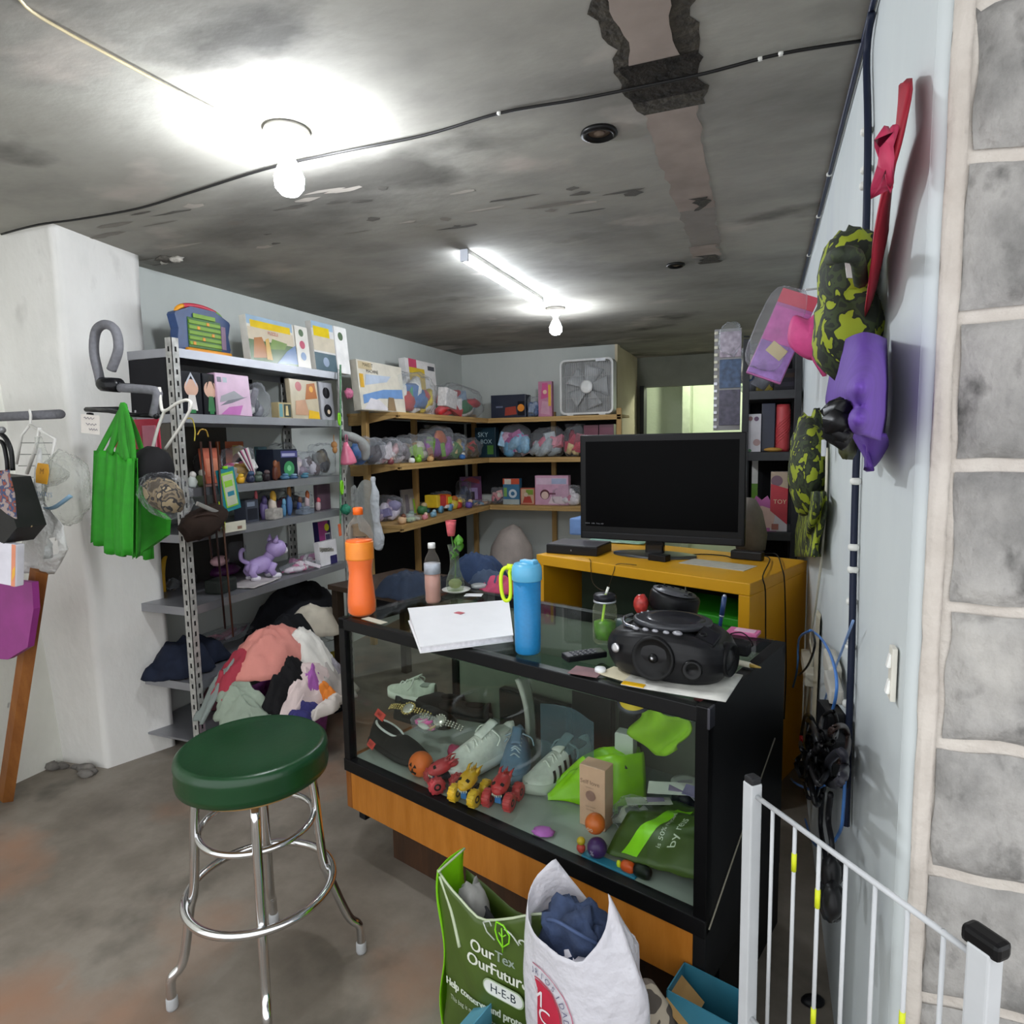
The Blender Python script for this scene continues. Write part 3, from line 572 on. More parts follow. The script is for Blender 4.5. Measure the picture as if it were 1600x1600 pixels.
# pen, adapter, notepad, marker
t = thing('blue_pen', 'dark blue pen standing upright behind the boombox', 'pen', top(1121, 1005)+Vector((.0, .0, 0)), 0, None, 0, 7)
b = MB(); b.cyl((0, 0, .0), (0, 0, .145), .0055, 12); b.build('barrel', M('#1e3a6e', .35), t); b = MB(); b.cyl((0, 0, .085), (0, 0, .142), .0072, 12); b.build('pen_cap', M('#27406f', .35), t); b = MB(); b.ball((0, 0, .143), .006, 8); b.cyl((0, 0, .082), (0, 0, .086), .0075, 12); b.build('metal_band', M('#b9bdc6', .3, .8), t)
t = thing('power_adapter', 'small black plug adapter with coiled lead at the counter right end', 'adapter', top(1157, 1022), CA+5)
b = MB(); b.box((0, 0, .017), (.05, .045, .034), .006, k=0); b.build('adapter_body', BLACK, t); b = MB(); b.tube(catm([(-.02, 0, .03), (-.035, .02, .045), (-.01, .04, .05), (.015, .03, .04), (.02, .05, .012), (-.02, .055, .006)], 6), .002, 6); b.build('lead', BLACK, t)
b = MB(); b.box((0, 0, .005), (.09, .055, .01), .002, k=0); b.box((.005, 0, .0108), (.06, .035, .0015), k=1); solo('notepad', b, [M('#cf6a9c', .5), M('#e2b7ca', .5)], 'pink notepad at the counter right rear corner', 'notepad', top(1162, 990), CA+4)
t = thing('marker_pen', 'cream felt marker lying at the counter right end, tip towards the wall', 'marker', top(1155, 1040)+Vector((0, 0, .008)), CA-6)
b = MB(); b.cyl((-.055, 0, 0), (.03, 0, 0), .0075, 12); b.build('barrel', M('#d8d3be', .4), t); b = MB(); b.cyl((.03, 0, 0), (.058, 0, 0), .0065, 12, r2=.002); b.build('tip', M('#b79a4c', .4), t)
b = MB(); b.box((0, 0, .001), (.11, .03, .0014)); solo('paper_slip', b, M('#b9b6a4', .7), 'narrow paper slip on the counter in front of the soda bottle', 'paper', top(585, 970), CA-4)
b = MB(); b.box((0, 0, .001), (.07, .045, .0014)); solo('paper_card', b, M('#dedfe0', .6), 'white paper on the counter between bottle and vase saucer', 'paper', top(740, 930), CA+30)
b = MB(); b.lathe([(0, .002), (.03, .002), (.032, .012), (.028, .014), (0, .012)]); solo('plastic_lid', b, clear('#eef0f0', .5, .2, '#d9dcdc'), 'clear plastic lid on the counter right of the rose vase', 'lid', top(748, 918))
# ================================================================ yellow cabinet with the television
YA = oz(838, 866, .95); YBp = oz(1172, 912, .95); YANG = math.degrees(math.atan2(YBp.y-YA.y, YBp.x-YA.x)); YL = (YBp-YA).length; YD = .62; YH = .95
YT = mv(YBp.x, YBp.y, 0) @ rot(0, 0, YANG)                 # origin at the front right corner, x runs to the left as negative
def yw(u, v, z): return YT @ Vector((u, v, z))
t = thing('yellow_cabinet', 'yellow painted open fronted cabinet carrying the television', 'cabinet', (YBp.x, YBp.y, 0), YANG)
YM = M('#dfa315', .45, var=.06, scale=5)
b = MB(); b.bb(-YL, .0, 0, YD, YH-.05, YH, .004); b.build('cabinet_top', YM, t)
b = MB(); b.bb(-.045, 0, 0, YD, 0, YH-.05, .003); b.build('side_panel', YM, t)
b = MB(); b.bb(-YL, -YL+.045, 0, YD, 0, YH-.05, .003); b.build('side_panel', YM, t)
b = MB(); b.bb(-YL+.045, -.045, YD-.03, YD, 0.05, YH-.05); b.build('back_panel', M('#38322c', .7), t)
b = MB(); b.bb(-YL+.045, -.045, .02, YD-.03, .55, .58); b.build('shelf_board', M('#6b6150', .6), t)
b = MB(); b.bb(-.44, -.06, .1, .42, .58, .74, .006); b.bb(-.45, -.055, .09, .43, .74, .775, .006); solo('green_box', b, M('#2f9a22', .45, var=.06), 'bright green lidded box inside the yellow cabinet', 'box', (YBp.x, YBp.y, 0), YANG)
b = MB(); b.bb(-.92, -.5, .16, .19, .58, .87, .003, k=0); b.bb(-.935, -.485, .155, .195, .868, .884, .003, k=1); solo('dark_green_board', b, [M('#1d2a1e', .5), M('#a8aaa2', .4)], 'dark green board with pale top edge standing inside the yellow cabinet', 'board', (YBp.x, YBp.y, 0), YANG)
b = MB()
for x in (-.4, -.27):
    b.tube([(x, .06, .78), (x, .06, .89), (x+.1, .06, .89), (x+.1, .06, .78)], .004, 6); break
solo('wire_stand', b, M('#b9bcb8', .3, .7), 'thin pale wire stand on the green box inside the yellow cabinet', 'stand', (YBp.x, YBp.y, 0), YANG)
# television
tp = oz(1022, 868, YH)
def tvp(px, py):                                           # plane of the screen
    n = Vector((math.sin(R_(TVA)), -math.cos(R_(TVA)), 0)); d = ray(px, py); return CAM+d*((tp-CAM).dot(n)/d.dot(n))
TVA = -6
q0, q1, q2, q3 = tvp(906, 678), tvp(1167, 677), tvp(1163, 862), tvp(904, 834)
tw = (q1-q0).xy.length; tz0 = (q2.z+q3.z)/2; tz1 = (q0.z+q1.z)/2; mid = (q0+q1)/2
t = thing('television', 'black flat screen television on an oval stand, on the yellow cabinet', 'television', (tp.x, tp.y, YH), TVA)
TI = (mv(tp.x, tp.y, YH) @ rot(0, 0, TVA)).inverted(); xm = (TI @ mid).x; z0 = tz0-YH; z1 = tz1-YH
b = MB(); b.bb(xm-tw/2, xm+tw/2, 0, .035, z0, z1, .006); b.bb(xm-tw/2+.08, xm+tw/2-.08, .03, .07, z0+.05, z1-.07, .01); b.build('tv_housing', M('#08080a', .45, var=.03), t)
b = MB(); b.bb(xm-tw/2+.03, xm+tw/2-.03, -.0015, .004, z0+.065, z1-.032); b.build('screen', M('#020203', .35, var=.02), t)
b = MB(); b.bb(xm-tw/2+.01, xm+tw/2-.01, -.004, .004, z0+.004, z0+.035, .003); b.build('lower_bezel', M('#1b1b1e', .4), t)
b = MB(); b.at(mv(xm-tw/2+.075, -.0026, z0+.078) @ rot(90)); b.text('HDMI   USB   FULL HD', .009, Matrix(), sx=1.1); b.build('small_print', M('#7e7e84', .5), t)
b = MB(); b.bb(-.045, .045, .0, .035, .008, z0+.02, .008); b.build('neck', GLOSSBLACK, t)
b = MB(); b.grid(lambda u, v: Vector((.2*math.cos(u*6.2832)*min(1, v*1.25), .1*math.sin(u*6.2832)*min(1, v*1.25), .0 if v > .95 else .014-.006*v)), 40, 6, True); b.build('base', M('#3c3d3c', .3), t)
t = thing('set_top_box', 'flat black set top box at the left end of the yellow cabinet', 'set top box', oz(905, 862, YH), -8)
b = MB(); b.box((0, 0, .022), (.27, .2, .044), .004); b.build('case', M('#17171a', .35), t); b = MB(); b.box((0, 0, .046), (.262, .19, .003), .001); b.build('top_plate', M('#5a5a5d', .35), t); b = MB(); b.box((.0, -.101, .022), (.004, .002, .008)); b.build('power_light', M('#8a8a90', .4), t)
b = MB(); b.box((0, 0, .015), (.09, .05, .03), .004); solo('sensor_box', b, BLACK, 'small black box in front of the television stand', 'box', oz(1030, 876, YH)+Vector((0, .0, 0)), YANG)
b = MB(); b.box((0, 0, .001), (.3, .14, .0015)); solo('paper_sheet', b, M('#c9c5b8', .7, var=.1, scale=30), 'white paper sheet on the right half of the yellow cabinet', 'paper', oz(1120, 885, YH)+Vector((0, .04, 0)), YANG)
t = thing('power_brick', 'black power brick with leads at the right end of the yellow cabinet', 'power brick', oz(1160, 876, YH)+Vector((.02, .04, 0)), YANG+6)
b = MB(); b.box((0, 0, .02), (.14, .05, .04), .006); b.build('brick_body', M('#18181a', .4), t)
cable('black_lead', 'black lead running along the yellow cabinet from stand to power brick', [oz(x, y, YH+.004) for x, y in ((1060, 868), (1095, 866), (1130, 868), (1142, 871))], .004, '#141414', 4)
bpy.data.objects['screen'].data.materials[0].node_tree.nodes['Principled BSDF'].inputs['Specular IOR Level'].default_value = .05
e = [oz(1192, 868, YH+.01), oz(1203, 874, YH+.012), yw(.0, .12, YH+.01), yw(.012, .12, YH-.05), yw(.014, .13, .7), yw(.014, .16, .5), yw(.015, .15, .3), yw(.016, .2, .15)]
cable('black_lead', 'black lead hanging down the right side of the yellow cabinet, nearer one', e, .004, '#141414', 4)
e = [oz(1192, 866, YH+.01), oz(1213, 866, YH+.012), yw(.0, .32, YH+.01), yw(.012, .32, YH-.05), yw(.014, .34, .7), yw(.014, .36, .5), yw(.015, .35, .3)]
cable('black_lead', 'black lead hanging down the right side of the yellow cabinet, farther one', e, .004, '#141414', 4)
e = [yw(-YL+.3, .03, YH+.005), yw(-YL+.33, .0, YH+.004), yw(-YL+.335, -.006, YH-.03), yw(-YL+.35, -.006, YH-.1), yw(-YL+.42, -.006, YH-.12), yw(-YL+.46, -.006, YH-.03), yw(-YL+.47, .01, YH+.004), yw(-YL+.55, .04, YH+.004)]
cable('looped_wire', 'thin dark wire looping over the front edge of the yellow cabinet', e, .0025, '#3a2c12', 5)
# ================================================================ metal shelving on the left wall
MX = -2.45; SY0, SY1 = 2.2, 3.44; SZ = [1.945, 1.655, 1.315, 1.105, .765, .4]
t = thing('metal_shelving', 'grey slotted metal shelving along the left wall, crowded with toys and clothes', 'shelving', (MX, SY0, 0))
dx = XL+.01-MX
def slotted_post(x, y, sx, sy, h, mats, parent):
    b = MB(); b.bb(x, x+.038*sx, y, y+.003*sy, 0, h); b.bb(x, x+.003*sx, y, y+.038*sy, 0, h)
    for i in range(int(h/.05)):
        z = .04+i*.05
        b.box((x+(.02)*sx, y-.0006*sy, z), (.009, .001, .022), k=1); b.box((x-.0006*sx, y+.02*sy, z), (.001, .009, .022), k=1)
        b.box((x+.02*sx, y+.0036*sy, z), (.009, .001, .022), k=1); b.box((x+.0036*sx, y+.02*sy, z), (.001, .009, .022), k=1)
    b.build('post', mats, parent)
PM = [M('#aeada8', .5, .35, .3, 30), M('#1c1b1a', .9)]
slotted_post(.004, -.004, -1, 1, 1.99, PM, t); slotted_post(.004, SY1-SY0+.004, -1, -1, 1.97, PM, t); slotted_post(dx, -.004, 1, 1, 1.99, PM, t); slotted_post(dx, SY1-SY0+.004, 1, -1, 1.97, PM, t)
for z in SZ:
    b = MB(); L = SY1-SY0; b.bb(dx+.002, -.002, 0.003, L-.003, z-.004, z); 
    b.bb(-.003, 0, .003, L-.003, z-.038, z+.002); b.bb(-.016, -.003, .003, L-.003, z-.038, z-.033); b.bb(dx, dx+.003, .003, L-.003, z-.038, z); b.bb(dx, 0, .002, .005, z-.038, z); b.bb(dx, 0, L-.005, L-.002, z-.038, z)
    b.build('shelf_board', STEEL, t)
SZ_ = SZ
def ly(px, X, py=700): return ox(px, py, X).y               # y of an image column on the plane X
def lz(px, py, X): return ox(px, py, X).z
def lbox(name, label, cat, px0, px1, ptop, X, z, d, col, pats=(), group=None, tilt=0, side=None, rough=.3, cap=None):
    pm = (ptop+690)/2 if z > 1.5 else ptop+30
    y0, y1 = ox(px0, pm, X).y, ox(px1, pm, X).y; h = ox((px0+px1)/2, ptop, X).z-z
    if cap: h = min(h, cap)
    return package(name, label, cat, (X-d/2, (y0+y1)/2, z+.001), 90, (y1-y0), d, h, col, pats, group, tilt, 0, side, rough)
def lbag(label, px0, px1, ptop, X, z, d, cols, seed, group, name='bagged_toys', cat='bagged goods', top=False, n=7):
    pm = (ptop+690)/2 if z > 1.5 else ptop+20
    y0, y1 = ox(px0, pm, X).y, ox(px1, pm, X).y; h = ox((px0+px1)/2, ptop, X).z-z
    return bagged(name, label, cat, (X-d/2, (y0+y1)/2, z+.001), 90, (y1-y0), d, h, cols, seed, group, top, n)
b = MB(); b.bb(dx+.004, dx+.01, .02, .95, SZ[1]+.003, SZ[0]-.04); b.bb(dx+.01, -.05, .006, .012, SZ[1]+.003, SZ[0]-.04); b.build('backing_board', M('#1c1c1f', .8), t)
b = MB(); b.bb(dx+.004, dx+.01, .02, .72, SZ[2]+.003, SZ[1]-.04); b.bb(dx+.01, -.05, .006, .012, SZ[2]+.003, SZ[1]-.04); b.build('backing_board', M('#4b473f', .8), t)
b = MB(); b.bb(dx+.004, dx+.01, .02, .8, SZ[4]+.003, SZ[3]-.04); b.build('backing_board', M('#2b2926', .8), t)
# --- top shelf
p0 = ox(273, 520, MX-.12); p1 = ox(355, 520, MX-.12); w = p1.y-p0.y
t = thing('toy_case', 'blue toy learning case with rainbow handle on the top metal shelf', 'toy', (MX-.13, (p0.y+p1.y)/2, SZ[0]+.001), 90); h = lz(315, 484, MX-.12)-SZ[0]
b = MB(); b.prism([(-w*.5, .05), (-w*.46, .0), (w*.46, 0), (w*.5, .05), (w*.47, h*.5), (w*.52, h*.78), (w*.5, h*.83), (w*.22, h), (-w*.22, h), (-w*.5, h*.83), (-w*.52, h*.78), (-w*.47, h*.5)], -.025, .025, rot(90)); b.build('case_body', M('#24406f', .4, var=.2, scale=20), t)
b = MB(); b.box((0, -.0265, h*.46), (w*.62, .004, h*.62), .002, k=0)
for i in range(5): b.box((-.0, -.03, h*(.24+i*.11)), (w*.6, .006, h*.075), .002, k=1); b.box((-w*.22+(i*37 % 5)*w*.09, -.0335, h*(.24+i*.11)), (w*.05, .003, h*.07), .001, k=2)
b.box((0, -.029, h*.82), (w*.42, .004, h*.09), .002, k=1); b.box((w*.36, -.028, h*.45), (w*.09, .004, h*.5), .002, k=3); b.build('key_panel', [M('#3c6b2c', .5), M('#79a02a', .5), M('#e0962a', .5), M('#8a6f86', .5)], t)
b = MB(); b.box((w*.05, -.03, h*.07), (w*.85, .03, h*.14), .01); b.build('orange_lip', M('#e8981c', .4), t)
b = MB()
def arch(u, v, r0=.0): a = math.pi*(1-u); return Vector((math.cos(a)*w*(.42-.0*v), -.02+.04*v, h*.86+math.sin(a)*h*.2))
for k, (u0, u1) in enumerate(((0, .25), (.25, .75), (.75, 1))): b.tube([arch(u0+(u1-u0)*i/8, .5) for i in range(9)], .011, 8, k=k)
b.build('rainbow_handle', [M('#f0a32a', .4), M('#c93a4c', .4), M('#8cc63a', .4)], t)
DINO = [('r', 0, .8, .72, 1, '#9db5c9'), ('r', .05, .74, .68, .9, '#e3c11d'), ('r', 0, .45, .72, .74, '#cdbfa6'), ('r', 0, 0, .75, .46, '#4f6b3a'), ('p', [(.04, .05), (.3, .1), (.2, .55), (.08, .5)], '#a86a2b'), ('p', [(.3, .3), (.55, .35), (.6, .5), (.36, .55)], '#6d8a3a'), ('p', [(.4, .0), (.75, .05), (.74, .5), (.58, .32)], '#5d7ba3'), ('p', [(.24, .05), (.33, .05), (.3, .55), (.25, .5)], '#c9a04a'), ('t', 'PUZZLE', .38, .66, .1, '#b1483f'), ('r', .75, 0, .98, 1, '#dedad0'), ('c', .86, .84, .09, '#5d7056'), ('c', .86, .55, .1, '#c0526a'), ('c', .86, .27, .1, '#7e96b8')]
lbox('dinosaur_puzzle', 'wide boxed puzzle with yellow banner and animals on the top metal shelf', 'toy box', 394, 488, 503, MX-.01, SZ[0], .045, '#d8d2c4', DINO, None, -5, '#d9d6cd', .2)
lbox('dinosaur_puzzle', 'smaller boxed puzzle with glaring white front at the far end of the top metal shelf', 'toy box', 495, 548, 508, MX+.0, SZ[0], .04, '#d8d6d2', [('r', 0, .85, .6, 1, '#9db5c9'), ('r', .04, .7, .48, .9, '#dcc023'), ('r', 0, .4, .6, .7, '#cfc4ae'), ('r', 0, 0, .6, .36, '#5b6f78'), ('c', .3, .18, .1, '#9aa9bd'), ('r', .62, 0, 1, 1, '#eceae6'), ('c', .8, .8, .09, '#5d7056')], None, -5, '#dcd9d2', .12)
# --- second shelf: doll boxes and sets
FIG = lambda hair, cl: [('r', .05, .04, .95, .96, '#16161c'), ('c', .5, .62, .2, '#e0b49c'), ('p', [(.2, .62), (.5, .9), (.8, .62), (.72, .78), (.5, .98), (.28, .78)], hair), ('p', [(.25, .1), (.75, .1), (.66, .46), (.34, .46)], cl), ('r', .35, .04, .65, .12, '#2e7a44')]
lbox('figure_box', 'black window box with silver haired doll, first on the second metal shelf', 'toy box', 284, 316, 578, MX-.04, SZ[1], .09, '#1c1c22', FIG('#c9cbd4', '#e6e0da'), 'doll window boxes', cap=.2)
lbox('figure_box', 'narrower black window box with small green doll beside the silver haired one', 'toy box', 319, 341, 582, MX-.05, SZ[1], .09, '#1c1c22', FIG('#2a2320', '#3f7a4c'), 'doll window boxes', cap=.2)
lbox('pink_craft_box', 'pale pink square box with grey ribbon picture on the second metal shelf', 'toy box', 342, 394, 586, MX-.03, SZ[1], .1, '#d7b2cb', [('r', .04, .78, .16, .9, '#5d5866'), ('r', .2, .78, .32, .9, '#a9b5bd'), ('p', [(.05, .3), (.5, .38), (.8, .44), (.5, .6), (.1, .45)], '#9b9aa0'), ('p', [(.05, .22), (.4, .3), (.9, .48), (.3, .36)], '#6f6d78'), ('p', [(.05, .02), (.6, .02), (.72, .26), (.3, .2)], '#c06ab2')], None, -4)
lbag('grey toy vehicle in clear wrap right of the pink box on the second metal shelf', 397, 428, 595, MX-.06, SZ[1], .16, ['#8f8f96', '#c9c8c6', '#3f4048'], 5, 'wrapped toys on the metal shelves')
lbox('card_pack', 'small box with teal picture card on the second metal shelf', 'toy box', 436, 456, 621, MX-.05, SZ[1], .05, '#b9a97e', [('r', .05, .1, .3, .9, '#6fa3a8'), ('r', .4, .1, .95, .9, '#3f4a44'), ('p', [(.5, .2), (.75, .2), (.7, .8), (.55, .8)], '#d9c48c')], cap=.09)
lbox('blister_card', 'tall tan picture card with orange bear like toy on the second metal shelf', 'toy card', 457, 500, 594, MX-.04, SZ[1], .03, '#c3b69a', [('c', .3, .82, .12, '#b85a5a'), ('p', [(.5, .5), (.95, .55), (.9, .95), (.6, .9)], '#b0651f'), ('c', .75, .78, .08, '#e0a43a'), ('p', [(.1, .1), (.6, .1), (.5, .5), (.15, .45)], '#c79a7a'), ('p', [(.55, .02), (.98, .02), (.95, .2), (.6, .24)], '#e3b51c')], None, -4)
lbox('makeup_card', 'grey card with two dark oval windows at the far end of the second metal shelf', 'toy card', 503, 523, 598, MX-.04, SZ[1], .03, '#a9a9ad', [('c', .5, .72, .15, '#1a1a1e'), ('c', .5, .25, .17, '#1a1a1e'), ('c', .55, .22, .06, '#d9c2a4')], None, -4)
# --- third metal shelf: bags, figures
Z3 = SZ[2]
lbag('striped black and pink party pack in the middle of the third metal shelf', 372, 408, 694, MX-.12, Z3, .16, ['#e8e2dc', '#1a1a1c', '#c85a8a', '#d0a02c'], 12, 'wrapped toys on the metal shelves', n=9)
lbox('orange_pack', 'orange and black picture pack at the back of the third metal shelf', 'toy box', 345, 382, 690, MX-.28, Z3, .03, '#a54d20', [('r', .5, .1, .95, .9, '#b9a24a'), ('r', .0, .0, .2, 1, '#2a2724'), ('c', .7, .5, .2, '#7a3c1a')])
lbox('salmon_pack', 'salmon pink card leaning at the left end of the third metal shelf', 'toy card', 322, 345, 700, MX-.2, Z3, .03, '#c4654a', [('r', .1, .2, .9, .7, '#d98a6c')], None, -6)
b = MB()
for i in range(9):
    a = -58+i*5.5; L = .17
    b.box((0, (i-4)*.011, .02+.085), (.006, .012, L), .002, rot(52-i*3, 0, 0), i % 4)
solo('hair_bows', b, [M('#e9e3df', .5), M('#1b1a1c', .5), M('#c4648c', .5), M('#d8d4d0', .5)], 'fan of white, black and pink ribbons lying on the third metal shelf', 'ribbons', (MX-.1, ly(388, MX-.1, 730), Z3+.002), 20)
lbox('window_box', 'dark blue window box with green monster toy on the third metal shelf', 'toy box', 428, 465, 702, MX-.08, Z3, .12, '#1c2230', [('r', .3, .72, 1, .94, '#4a4a80'), ('r', .34, .76, .9, .86, '#a9a9c9'), ('c', .62, .34, .26, '#3f8f5a'), ('c', .62, .36, .1, '#79c28c'), ('p', [(.05, .05), (.25, .05), (.22, .6), (.1, .6)], '#6b3a20')])
lbag('pale doll pack in clear wrap right of the green monster box', 467, 487, 702, MX-.09, Z3, .14, ['#b7a8b4', '#d9c9c4', '#8a7a8c'], 31, 'wrapped toys on the metal shelves')
lbag('silvery wrapped toy at the right end of the third metal shelf', 489, 508, 703, MX-.09, Z3, .13, ['#c9c4cc', '#8f8f9a', '#5b4a4a'], 33, 'wrapped toys on the metal shelves')
lbag('dark shimmering packs behind the pink purse at the shelf end', 508, 527, 690, MX-.06, Z3, .15, ['#3a3a2e', '#5d5236', '#2a2a2c'], 35, 'wrapped toys on the metal shelves')
lbox('doll_card', 'narrow card with small doll at the back of the third metal shelf', 'toy card', 405, 418, 698, MX-.22, Z3, .03, '#4a6b72', [('c', .5, .72, .13, '#d9ab8c'), ('r', .25, .1, .75, .6, '#b98c7c')])
def trinkets(prefix, cat, lst, X, z, group):
    """small figures: body, head and base or wheels"""
    for (px, w, h, c1, c2, lab, nm) in lst:
        y = ly(px, X, 745 if z > 1.2 else 790); t = thing(nm, lab, cat, (X, y, z+.001), 90+px % 37, group); s = h
        b = MB(); b.ball((0, 0, s*.36), (w*.42, w*.36, s*.36), 12, e=.8, seed=px*.1, amp=.25); b.build('body', M(c1, .45), t)
        b = MB(); b.ball((0, -.1*w, s*.8), (w*.3, w*.3, s*.22), 12, seed=px*.3, amp=.12); b.build('head', M(c2, .45), t)
trinkets('toy', 'toy figure', [
 (300, .05, .075, '#d9dfd8', '#e6e2da', 'white cup shaped toy at the left end of the third metal shelf', 'toy_figure'),
 (314, .05, .08, '#6c7f4a', '#d9d5c8', 'green and white toy beside the belts on the third metal shelf', 'toy_figure'),
 (375, .05, .05, '#e0a81c', '#e6b92c', 'yellow round toy just right of the teal card pack', 'toy_figure'),
 (391, .055, .06, '#2a2f4a', '#39506f', 'dark blue toy on the front of the third metal shelf', 'toy_figure'),
 (403, .06, .055, '#4a5a4e', '#5d6b60', 'greyish green toy on the third metal shelf', 'toy_figure'),
 (416, .05, .06, '#2b2226', '#5c4a4a', 'very dark toy left of the brown figure on the third metal shelf', 'toy_figure'),
 (430, .04, .11, '#5b2c1c', '#8a5232', 'brown standing figure before the green monster box', 'toy_figure'),
 (445, .06, .035, '#48708c', '#5d8aa6', 'light blue low toy before the green monster box', 'toy_figure'),
 (458, .06, .03, '#3f6283', '#89a9bd', 'pale blue toy car on the third metal shelf', 'toy_figure'),
 (476, .06, .03, '#4e7f96', '#5b93a8', 'teal toy car at the edge of the third metal shelf', 'toy_figure')], MX-.05, Z3, 'little figures on the third metal shelf')
lbag('dim violet and rust packs at the back left of the third metal shelf', 330, 352, 705, MX-.26, Z3, .14, ['#5c4a6a', '#8a4a34', '#3a3640', '#a8866a'], 37, 'wrapped toys on the metal shelves')
lbag('teal and brown packs at the third metal shelf back, behind the dark blue window box', 440, 470, 690, MX-.3, Z3, .14, ['#3a6a70', '#6a4a3a', '#8a8a90', '#c0a86a'], 39, 'wrapped toys on the metal shelves')
# --- fourth metal shelf
Z4 = SZ[3]
lbox('glass_box_toy', 'dark clear topped box with pink cap on the fourth metal shelf', 'toy box', 384, 404, 768, MX-.06, Z4, .08, '#3a3e4a', [('r', .1, .1, .9, .6, '#22242c'), ('r', .1, .7, .7, .9, '#7d8796')], cap=.12)
trinkets('toy', 'toy figure', [
 (400, .03, .16, '#30303a', '#d0606a', 'toy with pink head standing behind the dark clear topped box', 'toy_figure'),
 (412, .05, .13, '#5c4e7a', '#4a3f6c', 'purple toy on the fourth metal shelf', 'toy_figure'),
 (426, .055, .15, '#c9bcae', '#d9a93c', 'doll with yellow hair in the middle of the fourth metal shelf', 'toy_doll'),
 (443, .035, .1, '#4f83a6', '#6aa0bd', 'light blue doll on the fourth metal shelf', 'toy_doll'),
 (452, .04, .17, '#4a6a9a', '#9a6a36', 'tall doll with brown hair and blue dress on the fourth metal shelf', 'toy_doll'),
 (468, .04, .1, '#3a4a80', '#6b4a3a', 'small dark blue doll on the fourth metal shelf', 'toy_doll'),
 (480, .04, .13, '#b7a3a6', '#a8582c', 'doll with red hair on the fourth metal shelf', 'toy_doll'),
 (497, .04, .08, '#b9a5a5', '#c9525e', 'small pot with red cap at the right end of the fourth metal shelf', 'toy_figure')], MX-.08, Z4, 'dolls on the fourth metal shelf')
b = MB(); b.box((0, 0, .03), (.06, .09, .06), .01); solo('toy_carriage', b, M('#a8a39c', .4, var=.3, scale=40), 'pale grey toy carriage before the yellow haired doll', 'toy', (MX-.04, ly(428, MX-.04, 800), Z4+.001), 10)
b = MB(); b.box((0, 0, .015), (.06, .1, .03), .006); b.box((0, 0, .035), (.03, .06, .02), .006); solo('toy_boat', b, M('#6b7480', .4, var=.4, scale=50), 'grey toy boat in front of the red haired doll', 'toy', (MX-.04, ly(476, MX-.04, 790), Z4+.001), 0)
lbox('maroon_folder', 'dull maroon folder standing at the right end of the fourth metal shelf', 'folder', 497, 517, 757, MX-.08, Z4, .03, '#57434e', [], cap=.17)
lbag('dark blue and pink packs at the back of the fourth metal shelf behind the dolls', 420, 462, 765, MX-.28, Z4, .14, ['#2c3a6a', '#a85a7a', '#3a3a40', '#7a6a9a'], 47, 'wrapped toys on the metal shelves')
lbag('grey and orange packs at the back right of the fourth metal shelf', 462, 492, 768, MX-.28, Z4, .14, ['#6a6a70', '#b06a3a', '#2c2c34'], 49, 'wrapped toys on the metal shelves')
# --- fifth metal shelf: cat, books, bags
Z5 = SZ[4]
def s5(px, py): return oz(px, py, Z5)
cpos = s5(418, 905)
t = thing('toy_cat', 'lavender plastic toy cat with white paws walking on the fifth metal shelf', 'toy cat', (cpos.x-.03, cpos.y, Z5+.001), 68)
LAV = M('#b39cd0', .4, var=.08, scale=30); PW = M('#dcd6de', .45)
# local x is the head direction
b = MB(); b.ball((-.02, 0, .08), (.08, .045, .045), 18, rot(0, -14), seed=2, amp=.05, e=.9)
for (x, y, k) in ((-.07, .03, 0), (-.07, -.035, 0), (.035, .032, 0), (.04, -.036, 0)): b.tube([(x+.012, y*.8, .085), (x-.008, y, .05), (x+.01, y, .018)], [.028 if x < 0 else .022, .02, .016], 10)
b.tube(catm([(-.08, 0, .1), (-.115, 0, .125), (-.115, .005, .165), (-.095, .01, .18)]), [.012]*18+[.01], 8)
b.tube([(.03, 0, .11), (.07, 0, .15)], [.03, .03], 12); b.build('body', LAV, t)
b = MB(); b.ball((.08, -.01, .165), (.056, .06, .052), 18); b.at(mv(.07, -.01, .175))
for s in (-1, 1): b.at(mv(.065, -.01+s*.036, .215) @ rot(s*-18, 10)); b.lathe([(.018, -.012), (.011, .01), (.0, .034)], n=10)
b.at(); b.build('head', LAV, t)
b = MB(); b.ball((.125, -.014, .148), (.02, .032, .02), 12); b.build('muzzle', PW, t)
for s in (-1, 1): b = MB(); b.ball((.126, -.012+s*.028, .178), (.009, .009, .012), 10); b.build('eye', M('#2c2838', .2), t)
b = MB(); b.ball((.144, -.014, .156), (.004, .005, .004), 8); b.build('nose', M('#8a4a6a', .4), t)
for (x, y) in ((-.058, .03), (-.058, -.035), (.052, .032), (.062, -.036)): b = MB(); b.ball((x, y, .014), (.028, .02, .016), 12, e=.8); b.build('paw', PW, t)
def s5box(name, label, cat, px, py, w, d, h, col, pats=(), rz=90, rx=0, group=None, dx_=0): q = s5(px, py); return package(name, label, cat, (q.x+dx_, q.y, Z5+.001), rz, w, d, h, col, pats, group, rx)
s5box('red_game_box', 'dark red box at the back of the fifth metal shelf behind the cat', 'toy box', 420, 872, .2, .05, .24, '#7d1f28', [('r', .05, .1, .95, .9, '#8d2a30'), ('c', .4, .6, .15, '#b8862c')], 90, -8)
s5box('word_book', 'black picture book with pale block lettering behind the cat', 'book', 447, 868, .13, .02, .25, '#251c22', [('t', 'LET', .5, .82, .2, '#9a8e92'), ('t', 'TOO', .5, .64, .2, '#9a8e92'), ('t', 'COOL', .5, .46, .2, '#9a8e92')], 90, -8)
s5box('character_book', 'dark book with yellow brown picture near the far end of the fifth metal shelf', 'book', 487, 862, .11, .02, .2, '#3a2c30', [('c', .45, .6, .2, '#8a5a20'), ('r', .7, .1, .95, .9, '#5d3450')], 90, -6)
